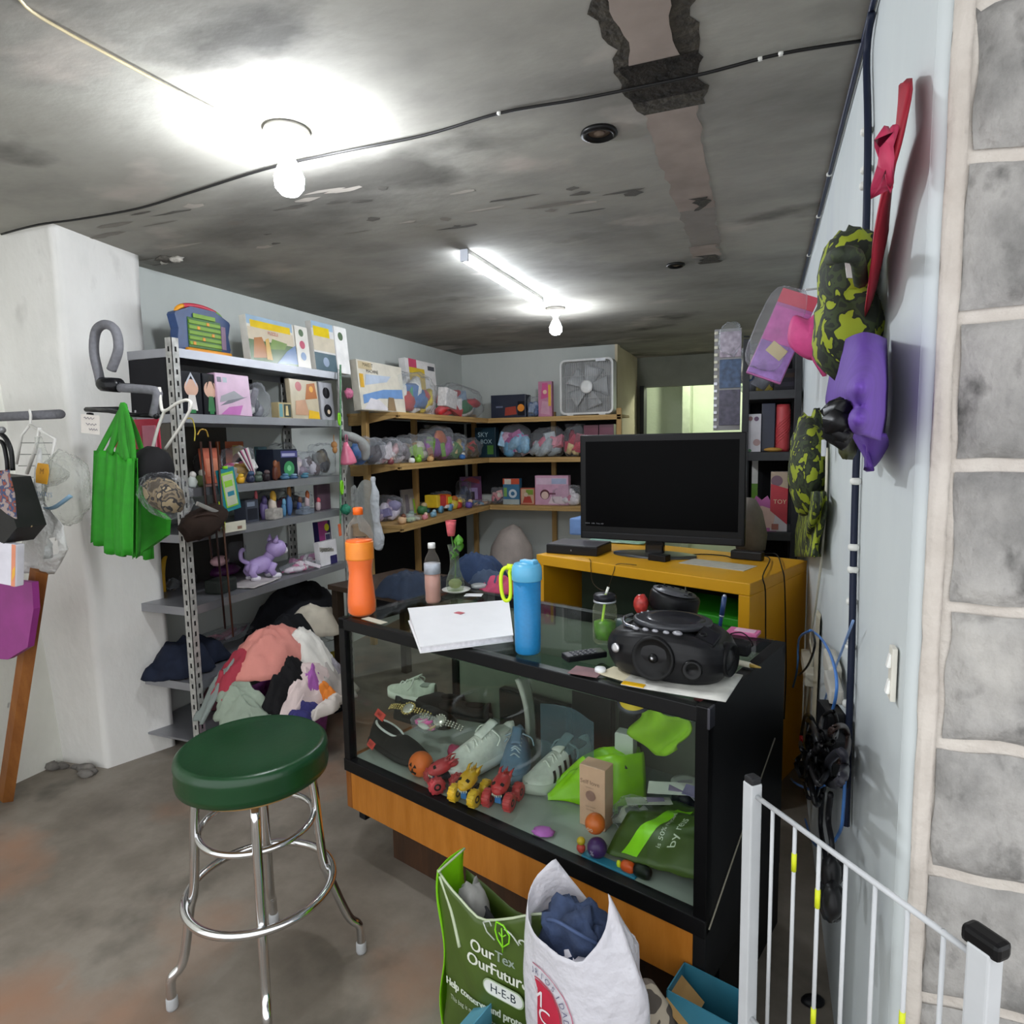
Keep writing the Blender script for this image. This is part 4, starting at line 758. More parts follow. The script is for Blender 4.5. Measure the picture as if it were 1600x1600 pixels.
s5box('speech_box', 'white box with slanted black lettering at the far end of the fifth metal shelf', 'toy box', 505, 882, .17, .04, .15, '#e2dfe0', [('p', [(0, .62), (.8, .5), (.8, .62), (0, .8)], '#9a958c'), ('t', 'SPEECH', .38, .63, .2, '#111111'), ('r', .55, .0, .95, .35, '#2a2456')], 90, -4, None, .03)
t = s5box('pink_purple_box', 'tall pink and navy box with yellow topped bottle picture at the shelf far end', 'toy box', 515, 878, .13, .04, .26, '#2a2350', [('p', [(0, .2), (0, 1), (.75, 1), (.4, .3)], '#a83c86'), ('r', .45, .45, .85, .7, '#d9d4da'), ('r', .48, .48, .82, .67, '#3a3a66'), ('c', .62, .84, .09, '#d9d620'), ('r', .9, 0, 1, 1, '#e6e3e3')], 90, -4, None, -.03)
for (px, py, c, lab, s) in ((470, 893, '#c0698f', 'pink wrapped doll lying in front on the fifth metal shelf', 2), (480, 880, '#c987ae', 'paler pink wrapped doll lying behind the first one', 5)):
    q = s5(px, py); bagged('bagged_doll', lab, 'bagged goods', (q.x, q.y, Z5+.001), 78, .26, .1, .065, [c, '#e3d2da', '#b8567c', '#d8ccd2'], s, 'wrapped dolls by the cat', False, 8)
q = s5(498, 874); b = MB(); b.box((0, 0, .035), (.03, .05, .07), .005); solo('white_carton', b, M('#d9dde4', .4), 'small white carton at the end of the wrapped pink dolls', 'carton', (q.x+.01, q.y, Z5+.001))
bp = s5(377, 895); bagged('bagged_teddy', 'green and brown stuffed toy in a clear bag left of the cat', 'bagged goods', (bp.x-.12, bp.y, Z5+.001), 90, .24, .2, .27, ['#4d5a30', '#6b4a26', '#59512c', '#3a3a22'], 14, None, True, 9)
def s5c(name, label, cat, px, py, mb, mats, rz=0, dz=.001): q = s5(px, py); return solo(name, mb, mats, label, cat, (q.x, q.y, Z5+dz), rz)
b = MB(); b.box((0, 0, .035), (.1, .13, .07), .012, k=0); s5c('dark_pouch', 'black pouch at the left front of the fifth metal shelf', 'pouch', 346, 925, b, M('#1f2420', .6, var=.3), 10)
b = MB(); b.ball((0, 0, .035), (.07, .1, .035), 16, seed=4, amp=.2); s5c('purple_pouch', 'purple and black pouch behind the black one on the fifth metal shelf', 'pouch', 352, 900, b, M('#4a1a48', .5, var=.4, scale=30), 10)
b = MB(); b.ball((0, 0, .03), (.04, .065, .03), 16); b.ball((.035, .01, .04), (.012, .016, .014), 10, k=1); s5c('pink_slipper', 'pale pink toy slipper with black dot lying on the dark pouch', 'slipper', 345, 905, b, [M('#d6a9ae', .5), M('#141212', .4)], 10, .075)
b = MB(); b.grid(lambda u, v: Vector(((u-.5)*.18, (v-.5)*.26, .006+.008*noise.noise(Vector((u*4, v*4, 1))))), 10, 12); q = s5(398, 912); solo('paper_bundle', b, M('#b9b2b0', .6, var=.15), 'loose grey papers under the toy cat', 'papers', (q.x-.01, q.y, Z5+.001), 10, None, 0, 0, .003)
b = MB(); b.tube(catm([(0, -.05, .0), (.0, -.05, .09), (0, -.02, .16), (0, .02, .19)], 6), [(.012, .006)]*19, 8); s5c('yellow_strap', 'yellow curved strap by the pillar on the fifth metal shelf', 'strap', 262, 922, b, M('#d9a81f', .5), 30)
b = MB(); b.ball((0, 0, .035), (.045, .05, .035), 14, e=.7); s5c('dark_case', 'dark grey round case inside the left end of the fifth metal shelf', 'case', 292, 915, b, M('#3d3b3c', .5), 0)
b = MB(); b.ball((0, 0, .03), (.03, .035, .03), 14, seed=1, amp=.3); s5c('foil_ball', 'crumpled pale wrap below the yellow strap', 'wrap', 271, 922, b, CLEARBAG, 0)
t = thing('toy_pistol_pack', 'mottled maroon and grey toy leaning inside the left end of the fifth metal shelf', 'toy', s5(282, 905), 0)
b = MB(); b.tube([(0, -.04, .21), (0, .02, .1), (0, .06, .02)], [(.03, .012), (.026, .012), (.02, .01)], 10); b.build('body', M('#5e4a46', .5, var=.5, scale=40), t)
# --- sixth shelf: dark clothes and white shirt; clothes on the bottom board
Z6 = SZ[5]
def cl6(name, label, px, py, rx, ry, h, mat, seed, z=Z6, dz=0, **k): q = oz(px, py, z+h*.5+dz); return garment(name, label, 'clothing', (max(q.x, XL+.03+ry*1.25), q.y, z+.002+dz), rx, ry, h, mat, seed, k.pop('rz', 90), **k)
NAVY = M('#17181d', .9, var=.3, scale=12, bump=.3); 
cl6('black_clothes', 'heap of black clothes spread along the sixth metal shelf', 432, 945, .4, .15, .22, NAVY, 3, dz=0, wr=.035, flop=.22)
cl6('black_sweater', 'black sweater hanging over the front edge of the sixth metal shelf', 455, 985, .17, .12, .12, M('#121317', .9, var=.3, bump=.3), 8, dz=.03, wr=.03, base=lambda x, y: -.1*max(0, (.0-y))/.12)
cl6('white_shirt', 'cream white shirt crumpled at the right end of the sixth metal shelf', 492, 970, .17, .16, .14, M('#d4cbb9', .85, var=.1, bump=.2), 5, wr=.025)
cl6('grey_beanie', 'grey cloth behind the cream white shirt', 468, 945, .09, .09, .17, M('#8b8279', .85), 15, wr=.02)
cl6('denim_scrap', 'small blue grey cloth tucked under the black clothes', 410, 1000, .07, .05, .05, M('#4d617a', .85), 25, dz=.06)
bagged('bagged_shirt', 'pink shirt folded in clear plastic lying on the sixth metal shelf', 'bagged goods', oz(350, 1000, Z6+.04)+Vector((0, 0, -.0)), 90, .4, .18, .06, ['#a96a80', '#8c8088', '#c08a9a'], 22, None, False, 7)
cl6('dark_trousers', 'dark blue trousers at the left end of the sixth metal shelf', 290, 1030, .19, .14, .1, M('#1a2030', .9, var=.3), 35, wr=.05, flop=.3)
cl6('maroon_cloth', 'maroon cloth on the lowest board beside the near post', 300, 1075, .12, .14, .1, M('#4a2028', .85, var=.3), 45, z=.12)
b = MB(); L = SY1-SY0; b.bb(dx+.002, -.002, .003, L-.003, .105, .115); b.bb(-.003, 0, .003, L-.003, .08, .118); o = b.build('shelf_board', STEEL, bpy.data.objects['metal_shelving'])
# --- heap of clothes on a purple bin before the shelving
PX, PY = oz(425, 1135, 0).xy; pc = oz(432, 1060, .36); PX, PY = pc.x, pc.y
t = thing('purple_bin', 'purple woven bin almost buried by the heap of clothes', 'bin', (PX, PY, 0), 90)
b = MB(); b.grid(lambda u, v: Vector(((.21+.05*v)*math.copysign(abs(math.cos(u*6.2832))**.5, math.cos(u*6.2832)), (.16+.04*v)*math.copysign(abs(math.sin(u*6.2832))**.5, math.sin(u*6.2832)), .002+.28*v)), 44, 6, True); b.grid(lambda u, v: Vector(((.245)*v*math.copysign(abs(math.cos(u*6.2832))**.5, math.cos(u*6.2832)), .19*v*math.copysign(abs(math.sin(u*6.2832))**.5, math.sin(u*6.2832)), .2)), 44, 2, True); b.build('woven_wall', M('#8d3f86', .8, var=.25, scale=50, bump=.5), t)
def mound(cx, cy):
    def f(x, y): X, Y = x+cx, y+cy; return max(.25, .53-.24*((X/.36)**2+(Y/.27)**2)-.6*max(0, (X/.4)**2+(Y/.3)**2-1))
    return f
PILE = [('red_shirt', 'red shirt peeping out at the back left of the clothes heap', -.16, .1, .15, .1, .04, '#9a2c3c', 4), ('grey_shirt', 'grey green shirt behind the pink trousers on the clothes heap', -.2, .14, .14, .09, .03, '#7c8580', 5), ('sage_trousers', 'sage green trousers hanging down the left side of the clothes heap', -.31, -.08, .08, .16, .03, '#8b9787', 3), ('grey_cloth', 'light grey cloth at the front right of the clothes heap', .13, -.27, .13, .08, .035, '#a9a29c', 14), ('lower_white_cloth', 'off white cloth draped lowest at the front of the clothes heap', -.04, -.32, .15, .06, .03, '#cfc5bd', 15), ('indigo_shirt', 'indigo shirt hanging low at the front left of the clothes heap', -.18, -.29, .13, .06, .03, '#2d2a66', 12), ('cream_shirt', 'cream and violet shirt across the front of the clothes heap', -.06, -.23, .21, .06, .035, '#d8c4c0', 10), ('white_print_shirt', 'white shirt with pink and blue print at the right edge of the clothes heap', .27, -.02, .13, .17, .045, '#e0dcd6', 8), ('printed_scarf', 'patterned grey and blue scarf under the white blouse on the clothes heap', .22, -.2, .1, .06, .035, '#98939a', 16), ('pink_trousers', 'dusty pink trousers with black drawstring on top of the clothes heap', -.03, -.0, .21, .17, .06, '#cc8378', 6), ('white_blouse', 'bright white blouse on the right of the clothes heap', .14, -.11, .16, .12, .07, '#dedad2', 7), ('black_cloth', 'black rounded cloth at the front left of the clothes heap', -.13, -.18, .13, .055, .06, '#141315', 9), ('violet_cloth', 'violet cloth scrap on the front of the clothes heap', -.01, -.24, .08, .035, .05, '#a35aa8', 11), ('orange_cloth', 'orange cloth scrap at the front of the clothes heap', .03, -.29, .06, .05, .05, '#d97c28', 13)]
for (nm, lab, x, y, rx, ry, h, c, sd) in PILE:
    garment(nm, lab, 'clothing', (PX-y, PY+x, 0.0), rx, ry, h, M(c, .85, var=.08, scale=8, bump=.5, bscale=22), sd, 90, mound(x, y), .034, 'clothes in the heap on the purple bin', .34, 13)
b = MB(); b.poly([(0, 0, 0), (.05, .02, .004), (.07, -.03, .0), (.03, -.06, -.006), (-.01, -.04, -.003)]); b.at(mv(.03, -.02, .003)); b.poly([(0, 0, 0), (.02, .01, .001), (.02, -.02, 0)], 1)
t = bpy.data.objects['pink_trousers']; b = MB(); b.tube(catm([(-.02, .08, .62), (.0, .03, .6), (.012, -.005, .585), (.0, -.03, .575), (-.012, -.005, .585), (-.0, .03, .6)], 5), .004, 6); o = b.build('drawstring', BLACK, t)
o.location = (0, 0, -.06)
garment('dark_cloth', 'dark navy cloth fallen on the floor right of the purple bin', 'clothing', oz(515, 1090, .05)+Vector((0, 0, -.05)), .12, .12, .06, M('#15161d', .9), 33, 0)
bagged('bagged_linen', 'white linen in a clear bag behind the purple bin near the counter', 'bagged goods', oz(513, 1060, .12)+Vector((-.06, -.02, -.12)), 30, .2, .17, .24, ['#cfc9cc', '#b7a6b4', '#a8b0c0'], 41, None, False, 8)
bagged('yellow_pack', 'yellow and green packs under the sixth metal shelf by the counter corner', 'bagged goods', oz(512, 1030, .2)+Vector((-.02, .06, -.2)), 60, .2, .16, .32, ['#d0b81c', '#7c8a1e', '#3a3a1a', '#c9c4a0'], 43, None, False, 9)
# --- things hanging from the shelving posts
def hang(name, label, cat, px, py, X, mb, mats, rz=0, solid=0): q = ox(px, py, X); return solo(name, mb, mats, label, cat, q, rz, None, 0, 0, solid)
FXX = MX+.02
b = MB()
for i, (y, l, c, w, lab) in enumerate(((0, .55, '#3a211a', .03, 'dark brown leather belt hanging leftmost from the near shelving post'), (.04, .9, '#2a1813', .028, 'longest and darkest leather belt hanging from the near shelving post'), (.075, .95, '#4a2a18', .022, 'lighter brown leather belt hanging rightmost from the near shelving post'), (.02, .42, '#52302c', .02, 'short reddish brown leather belt hanging in front of the dark ones'))):
    t = thing('leather_belt', lab, 'belt', ox(312, 690, MX+.015)+Vector((.012*i, y, 0)), 0, 'belts on the near shelving post'); b = MB(); b.tube([(.006, 0, 0), (.008, .004, -l*.5), (.006, .02, -l)], [(.005, w)]*3, 8); b.build('strap', M(c, .45, var=.3, scale=20), t)
    if i == 0: t0 = t
t = t0
b = MB(); b.tube(catm([(.01, -.02, .03), (.012, 0, .055), (.012, .03, .05), (.012, .04, .02)], 5), .004, 6); b.build('buckle', M('#c9a24a', .3, .8), t)
t = thing('brown_cap', 'dark brown cap hanging from the near shelving post', 'cap', ox(318, 815, MX+.06), 0)
b = MB(); b.ball((0, 0, 0), (.065, .12, .06), 22, rot(20, 0, 0), seed=6, amp=.2, e=.8); b.build('crown', M('#2c201a', .9, var=.3), t); b = MB(); b.grid(lambda u, v: Vector((.04+.03*math.sin(u*3.14)*v, (u-.5)*.17, .035-.06*u+.03*v*math.sin(u*3.14))), 14, 5); b.build('brim', M('#352822', .9, var=.3), t, solid=.004)
b = MB(); b.box((.05, -.02, .065), (.012, .13, .02), .004, rot(-25, 0, 0)); b.build('sunglasses_band', M('#a9a6a0', .25, .5), t)
q = ox(357, 765, MX+.03); t = thing('teal_card_pack', 'teal card pack with green window hanging before the fourth metal shelf', 'toy card', q, 90, None, 0, 0)
hh = .155
b = MB(); b.box((0, 0, 0), (.115, .006, .21), .004, rot(0, -9)); b.build('card', M('#1f7d88', .45), t)
b = MB(); b.at(rot(0, -9)); b.box((.003, -.0045, .0), (.078, .003, .17), .004, k=0); b.box((.003, -.0062, -.002), (.066, .002, .15), .002, k=1); b.box((.0, -.0075, .03), (.05, .001, .03), k=0); b.box((.004, -.0075, -.02), (.042, .001, .022), k=2); b.build('printed_front', [M('#8cc23a', .4), M('#b9bda6', .5), M('#2a7d92', .5)], t)
b = MB(); b.box((-.015, -.002, .108), (.025, .012, .014), .003); b.build('hang_clip', M('#86d11e', .4), t)
lbox('tag_card', 'white price card behind the teal card pack on the fourth metal shelf', 'card', 348, 384, 783, MX+.02, Z4-.02, .003, '#c9c6b4', [('r', .6, .2, .8, .5, '#8a6a5a')], cap=.05)
t = thing('neon_lanyard', 'neon yellow lanyard strap hanging under the fourth metal shelf', 'lanyard', ox(343, 800, MX+.03), 0); b = MB(); b.tube([(0, 0, .05), (.004, .004, 0), (.004, .012, -.09)], [(.003, .008)]*3, 6); b.tube([(0.004, .02, .0), (.006, .022, -.04), (.006, .018, -.1)], [(.003, .007)]*3, 6); b.build('strap', M('#c9dc1c', .5), t)
t = thing('yellow_hook_cord', 'thin yellow cord loop at the near shelving post above the belts', 'cord', ox(297, 665, MX+.015), 0); b = MB(); b.tube(catm([(0, -.02, .03), (.004, .01, .03), (.006, .02, -.02), (.004, .015, -.07)], 5), .003, 6); b.build('cord_loop', M('#b7a63c', .5), t)
# far post: cord with clips and purse
pe = [ox(532, y, MX+.025) for y in (570, 600, 640, 700, 740, 800, 830)]
t = thing('hanging_rope', 'green rope hanging down the far shelving post', 'cord', pe[0], 0); b = MB(); b.tube(catm([p-pe[0] for p in pe]), .006, 7); b.build('cord_run', M('#5c8a66', .6, var=.3, scale=60), t)
def clip(px, py, lab, sc=1):
    t = thing('lime_clip', lab, 'clip', ox(px, py, MX+.04), 90+20, 'lime green clips on the cord'); b = MB(); b.tube(catm([(-.012*sc, 0, .03*sc), (.014*sc, 0, .03*sc), (.018*sc, 0, -.01*sc), (.004*sc, 0, -.035*sc), (-.016*sc, 0, -.015*sc)], 4, True), .0055*sc, 7, True); b.build('clip_frame', M('#7fd014', .4), t)
    b = MB(); b.tube([(.0, 0, -.03*sc), (.022*sc, .004, -.055*sc)], .003, 6); b.build('steel_tip', M('#b8c0c6', .3, .6), t)
clip(530, 655, 'lime green clip on the cord above the pink purse', 1.0); clip(534, 762, 'lime green clip on the cord below the pink purse', 1.15)
t = thing('pink_purse', 'shiny pink cone shaped purse hanging from the far shelving post', 'purse', ox(543, 712, MX+.06), 90+10)
b = MB(); b.lathe([(.012, .085), (.02, .06), (.036, .02), (.05, -.03), (.052, -.045), (.03, -.05), (0, -.05)], n=24, R=rot(0, -14)); b.build('purse_body', M('#d9748f', .22, var=.12, scale=20, coat=.5), t); b = MB(); b.tube(catm([(-.01, 0, .08), (-.02, 0, .12), (.005, 0, .125), (.01, 0, .08)], 4), .003, 6); b.build('strap', M('#b35a78', .5), t)
t = thing('bear_keyring', 'small tan bear keyring hanging left of the pink purse', 'keyring', ox(522, 695, MX+.05), 90); b = MB(); b.ball((0, 0, 0), (.022, .016, .02), 12, seed=2, amp=.2); b.ball((.0, -.004, -.03), (.018, .014, .022), 12); b.tube([(0, 0, .015), (.04, .03, .05), (.07, .05, .06)], .003, 6); b.build('bear', M('#9a6c3c', .8, var=.3), t)
t = thing('teal_scrunchie', 'teal green scrunchie on the cord left above the soda bottle', 'scrunchie', ox(540, 796, MX+.05), 90); b = MB(); b.ball((0, 0, 0), (.03, .025, .03), 16, seed=9, amp=.5, freq=5); b.build('gathers', M('#1f7a5c', .7, var=.4, scale=60), t)
t = thing('orange_tag', 'orange strip hanging by the cord behind the soda bottle', 'tag', ox(531, 828, MX+.04), 90); b = MB(); b.box((0, 0, 0), (.022, .008, .075), .003, rot(0, -6)); b.build('strip', M('#d9653a', .5), t)
t = thing('pink_flower', 'small pink bow ornament on the cord beside the top metal shelf', 'ornament', ox(545, 615, MX+.04), 90); b = MB(); b.ball((0, 0, 0), (.028, .02, .03), 16, seed=12, amp=.6, freq=6); b.build('petals', M('#b5617f', .6, var=.4, scale=80), t)
t = thing('grey_scarf', 'grey knotted cloth tied round the wooden shelf post', 'cloth', ox(560, 690, -2.4)+Vector((0, 0, 0)), 0); b = MB(); b.tube(catm([(-.04, -.12, .05), (-.01, -.06, .03), (.02, 0, .0), (.03, .03, -.06), (.02, .03, -.12)], 4), [.02, .022, .024, .026, .03, .03, .028, .026, .03, .034, .036, .035, .03, .028, .025, .02, .015], 9); b.build('folds', M('#8d8f8c', .8, var=.2, bump=.3), t)
# ================================================================ L shaped wooden shelving in the back corner
WX = -2.45; WY0 = 4.11; WYB = 5.75; WXE = -1.17; WZ = [1.735, 1.36, .905]
PINE = wood('#a88550', '#c2a068', (1.2, 1.2, 14), 3, .55); PINE2 = wood('#9c7a47', '#b8955e', (10, 10, 1), 3, .55)
t = thing('wooden_shelving', 'L shaped pine shelving filling the back corner of the shop', 'shelving', (WX, WY0, 0))
for i, z in enumerate(WZ):
    b = MB(); xs = WX; 
    b.bb(XL+.01-WX, 0, 0, YB-.01-WY0, z-.022, z, .003, 0); b.build('shelf_board', PINE, t)
    b = MB(); b.bb(.002, WXE-WX, WYB-WY0, YB-.01-WY0, z-.022, z, .003, 0); b.build('shelf_board', PINE, t)
    b = MB(); b.prism([(XL+.02-WX, z-.023), (0, z-.023), (0, z-.035), (XL+.1-WX, z-.09), (XL+.02-WX, z-.09)], -.02, 0, rot(90)); b.build('end_board', PINE, t)
    b = MB(); b.bb(-.022, 0, 0, WYB-WY0, z-.045, z-.0225, .002); b.build('edge_rail', PINE, t)
    b = MB(); b.bb(0, WXE-WX, WYB-WY0, WYB-WY0+.02, z-.045, z-.0225, .002); b.build('edge_rail', PINE, t)
for (x, y) in ((-.26, -.035), (-.3, .75), (-.3, 1.98), (.55, 1.98), (WXE-WX-.02, WYB-WY0+.02)):
    b = MB(); b.bb(x-.022, x+.022, y-.02, y+.02, 0, 1.79, .003); b.build('post', PINE2, t)
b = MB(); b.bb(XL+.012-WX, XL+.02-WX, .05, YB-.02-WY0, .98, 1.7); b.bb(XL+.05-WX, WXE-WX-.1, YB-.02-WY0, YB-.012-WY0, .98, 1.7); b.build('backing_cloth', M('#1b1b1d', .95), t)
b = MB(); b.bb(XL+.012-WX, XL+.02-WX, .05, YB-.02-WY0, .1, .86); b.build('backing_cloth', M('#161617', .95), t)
# left leg goods on the plane X, right leg goods on the plane Y
BY = WYB+.09
def bbox_(name, label, cat, px0, px1, ptop, Y, z, d, col, pats=(), group=None, tilt=0, rz=0, cap=None):
    pm = (ptop+(640 if z > 1.5 else 700))/2; x0, x1 = oy(px0, pm, Y).x, oy(px1, pm, Y).x; h = oy((px0+px1)/2, ptop, Y).z-z
    if cap: h = min(cap, h)
    return package(name, label, cat, ((x0+x1)/2, Y+d/2, z+.001), rz, x1-x0, d, h, col, pats, group, tilt)
def bbag(label, px0, px1, ptop, Y, z, d, cols, seed, group, top=False, n=8, name='bagged_toys', amp=.12):
    pm = (ptop+(640 if z > 1.5 else 700))/2; x0, x1 = oy(px0, pm, Y).x, oy(px1, pm, Y).x; h = oy((px0+px1)/2, ptop, Y).z-z
    return bagged(name, label, 'bagged goods', ((x0+x1)/2, Y+d/2, z+.001), 0, x1-x0, d, h, cols, seed, group, top, n, None, amp)
TOPG = 'packed goods on the top wooden shelf'; MIDG = 'bagged toys on the middle wooden shelf'; LOWG = 'toys on the lowest wooden shelf'
LX = -2.52
lbox('race_track_box', 'large white boxed track set with blue road at the front of the top wooden shelf', 'toy box', 565, 634, 568, LX, WZ[0], .06, '#d9d2c2', [('r', .02, .82, .3, .97, '#cbb994'), ('t', 'MAKE IT', .22, .91, .1, '#2a2620'), ('t', 'MACHINE', .3, .79, .1, '#2a2620'), ('r', .02, .45, .1, .72, '#d9a93c'), ('p', [(.05, .3), (.5, .45), (.95, .5), (.95, .3), (.4, .26), (.05, .12)], '#7398c9'), ('p', [(.12, .5), (.6, .62), (.7, .75), (.15, .72)], '#b9c4d3'), ('p', [(.05, .02), (.6, .02), (.4, .22), (.2, .25)], '#d9d4d6'), ('p', [(.55, .02), (.75, .02), (.72, .3), (.6, .3)], '#8d7658')], None, -5)
lbox('white_game_box', 'white box with yellow bag before it at the back of the top wooden shelf', 'toy box', 640, 686, 564, LX-.14, WZ[0], .06, '#e3dfdc', [('r', .1, .85, .35, 1, '#c94a6a'), ('r', .1, .4, .6, .85, '#d8b62a'), ('r', .72, .85, .95, .93, '#4a4a50')], None, -4)
lbag('white and yellow plastic toy parts in a large clear bag on the top wooden shelf', 622, 690, 577, LX+.0, WZ[0], .2, ['#e6e4de', '#d9c02c', '#c9c9cc', '#4a6fa0', '#3f8a5c', '#b0403c', '#e3e0da'], 52, TOPG, top=False, n=16)
lbag('red and white plastic tableware in a clear bag on the top wooden shelf', 693, 762, 597, LX, WZ[0], .22, ['#d23a40', '#e9e4e2', '#c9333a', '#9db9d6', '#2f7a4a', '#d9d6d6'], 54, TOPG, n=16)
bbox_('dark_toy_box', 'dark box with red and orange car picture on the back wall top shelf', 'toy box', 767, 821, 617, BY, WZ[0], .15, '#22283a', [('p', [(.4, .1), (.75, .15), (.72, .5), (.42, .45)], '#9c3a2c'), ('r', .78, .1, .97, .7, '#14141a'), ('c', .87, .42, .16, '#e08a2c'), ('r', .15, .45, .35, .52, '#6a7288')])
bbag('blue toy in a clear bag beside the dark car box on the top wooden shelf', 822, 840, 618, BY, WZ[0], .14, ['#3a5580', '#5d7aa6', '#8a9ab3'], 57, TOPG)
bbox_('tall_pink_box', 'tall narrow pink doll box between the dark box and the fan', 'toy box', 841, 862, 596, BY, WZ[0], .06, '#b97a94', [('p', [(.2, .5), (.8, .55), (.7, .95), (.3, .95)], '#c94f86'), ('c', .5, .7, .06, '#e0b8a0'), ('p', [(.15, .1), (.85, .05), (.8, .42), (.3, .45)], '#c795aa'), ('r', .75, .3, .95, .9, '#d9a93c')])
# box fan
x0, x1 = oy(873, 600, BY).x, oy(958, 600, BY).x; fw = x1-x0; fh = oy(915, 560, BY).z-WZ[0]-.012
t = thing('box_fan', 'white square box fan at the right end of the top wooden shelf', 'fan', ((x0+x1)/2, BY+.02, WZ[0]+.001), -3); FW = M('#d9d9d6', .4)
def rsq(w, h, r, n=6): return [(sx*(w/2-r)+r*math.cos(a), sz*(h/2-r)+r*math.sin(a)) for sx, sz, a0 in ((1, 1, 0), (-1, 1, 90), (-1, -1, 180), (1, -1, 270)) for a in [R_(a0+90*i/n) for i in range(n+1)]]
b = MB(); o_, i_ = rsq(fw, fh, .05), rsq(fw-.035, fh-.035, .038); n = len(o_); zc = fh/2+.012
vs = [(x, y_, z+zc) for y_, L in ((0, o_), (0, i_), (.11, i_), (.11, o_)) for x, z in L]; fs = [(k*n+i, k*n+(i+1) % n, ((k+1) % 4)*n+(i+1) % n, ((k+1) % 4)*n+i) for k in range(4) for i in range(n)]
b.add(vs, fs); b.build('fan_frame', FW, t)
b = MB()
for i in range(27): x = -fw/2+.03+(fw-.06)*i/26; b.cyl((x, .008, .035), (x, .008, fh-.012), .0022, 5)
for z in (.3, .7): b.cyl((-fw/2+.02, .012, fh*z+.01), (fw/2-.02, .012, fh*z+.01), .002, 5)
b.build('front_grille', M('#c3c3c2', .4), t)
b = MB(); b.at(mv(0, .006, zc) @ rot(90)); b.lathe([(0, .006), (.045, .006), (.06, 0), (.06, -.004)], n=30); b.build('hub_cover', M('#e3e3e0', .35), t)
for k in range(5):
    b = MB(); b.at(mv(0, .06, zc) @ rot(90) @ rot(0, 0, k*72)); b.grid(lambda u, v: Vector(((.04+.15*u), (v-.5)*(.06+.12*u), (v-.5)*.05)), 8, 5); b.build('blade', M('#b9bcbe', .4), t, solid=.003)
b = MB(); b.bb(-fw/2+.02, fw/2-.02, .1, .105, .03, fh); b.build('rear_grille', M('#9a9b9b', .6, var=.2), t)
b = MB(); b.at(); b.bb(fw*.18, fw*.36, -.004, .004, fh-.018, fh+.008, .002); b.build('label_plate', M('#e9ecf0', .4), t)
for s in (-1, 1): b = MB(); b.bb(s*fw*.3-.03, s*fw*.3+.03, -.01, .12, 0, .014, .003); b.build('foot', FW, t)
# middle shelf
MID = [(565, 608, 680, ['#2f62a0', '#24406c', '#7d8a9a', '#33282e'], 'blue toys in a clear bag at the front end of the middle wooden shelf', 3), (606, 632, 682, ['#e6dfd8', '#b58f92', '#c9c0c4'], 'pale toys in glaring clear wrap right of the blue bag on the middle wooden shelf', 7), (632, 650, 682, ['#8d8489', '#b0a6aa', '#6c6468'], 'grey mauve bundle in clear wrap on the middle wooden shelf', 5), (651, 680, 676, ['#8c6f4a', '#7da03a', '#b9b4a6', '#d9d4c8'], 'tan and green cards in clear wrap on the middle wooden shelf', 6), (678, 716, 664, ['#9a4a9c', '#6f9a3a', '#b05a2c', '#a558a8', '#7a3f86'], 'purple and green toys in a tall clear bag on the middle wooden shelf', 8), (706, 733, 674, ['#b9c3d0', '#7d93b8', '#5b8a4a', '#c9b07a'], 'pale blue toys in clear wrap near the corner of the middle wooden shelf', 9), (733, 758, 682, ['#b8403a', '#8a7a2c', '#a86a2c', '#54452c'], 'red and brown toys in the corner of the middle wooden shelf', 10)]
for i, (a_, c_, pt_, cols, lab, n_) in enumerate(MID): lbag(lab, a_, c_, pt_, LX+.03, WZ[1], .2, cols, 60+i*3, MIDG, top=i in (4,), n=n_+5)
def mini(px, py, X, z, c1, c2, lab, s=.05):
    y = ly(px, X, py); t = thing('small_toy', lab, 'toy', (X, y, z+.001), 90, 'small loose toys on the wooden shelves'); b = MB(); b.ball((0, 0, s*.45), (s*.6, s*.45, s*.45), 12, e=.7, seed=px*.1, amp=.2); b.build('body', M(c1, .45), t); b = MB(); b.ball((s*.2, -.1*s, s*.95), (s*.35, s*.35, s*.3), 10); b.build('head', M(c2, .45), t)
mini(643, 708, -2.46, WZ[1], '#e8e8e4', '#1d1d1f', 'tiny black and white toy at the edge of the middle wooden shelf', .045); mini(653, 705, -2.47, WZ[1], '#7db52c', '#8cc63a', 'lime green toy at the edge of the middle wooden shelf', .05)
bbox_('sky_box', 'dark teal box with pale lettering in the corner of the middle wooden shelf', 'toy box', 742, 774, 668, BY+.05, WZ[1], .1, '#1d3440', [('t', 'SKY', .4, .75, .22, '#a9c0c4'), ('t', 'BOX', .55, .52, .2, '#a9c0c4'), ('r', .6, .1, .9, .4, '#4a7a3a')])
bbag('pink and blue doll set in shiny clear wrap on the back wall middle shelf', 775, 825, 659, BY-.02, WZ[1], .16, ['#c46aa6', '#8db9d6', '#d9a9c4', '#a84a8c', '#5d9ac0', '#e0c4d0'], 91, MIDG, n=14, amp=.06)
bbag('rounded grey and pink handbag in clear wrap on the back wall middle shelf', 824, 878, 665, BY-.03, WZ[1], .18, ['#a9b3b9', '#d98a9a', '#b9c3c9', '#c96a80', '#9aa5ab'], 95, MIDG, n=12)
bbag('red and cream gift bag beside the television top corner', 877, 912, 662, BY-.03, WZ[1], .17, ['#b02a44', '#c83a50', '#d9c48c', '#8a1f36'], 99, MIDG, top=True, n=10)
bbox_('maroon_box', 'maroon box with pale discs above the television', 'toy box', 912, 935, 664, BY+.03, WZ[1], .1, '#5c2436', [('r', .05, .1, .95, .9, '#6b2c40'), ('c', .6, .3, .14, '#b89a80')], None)
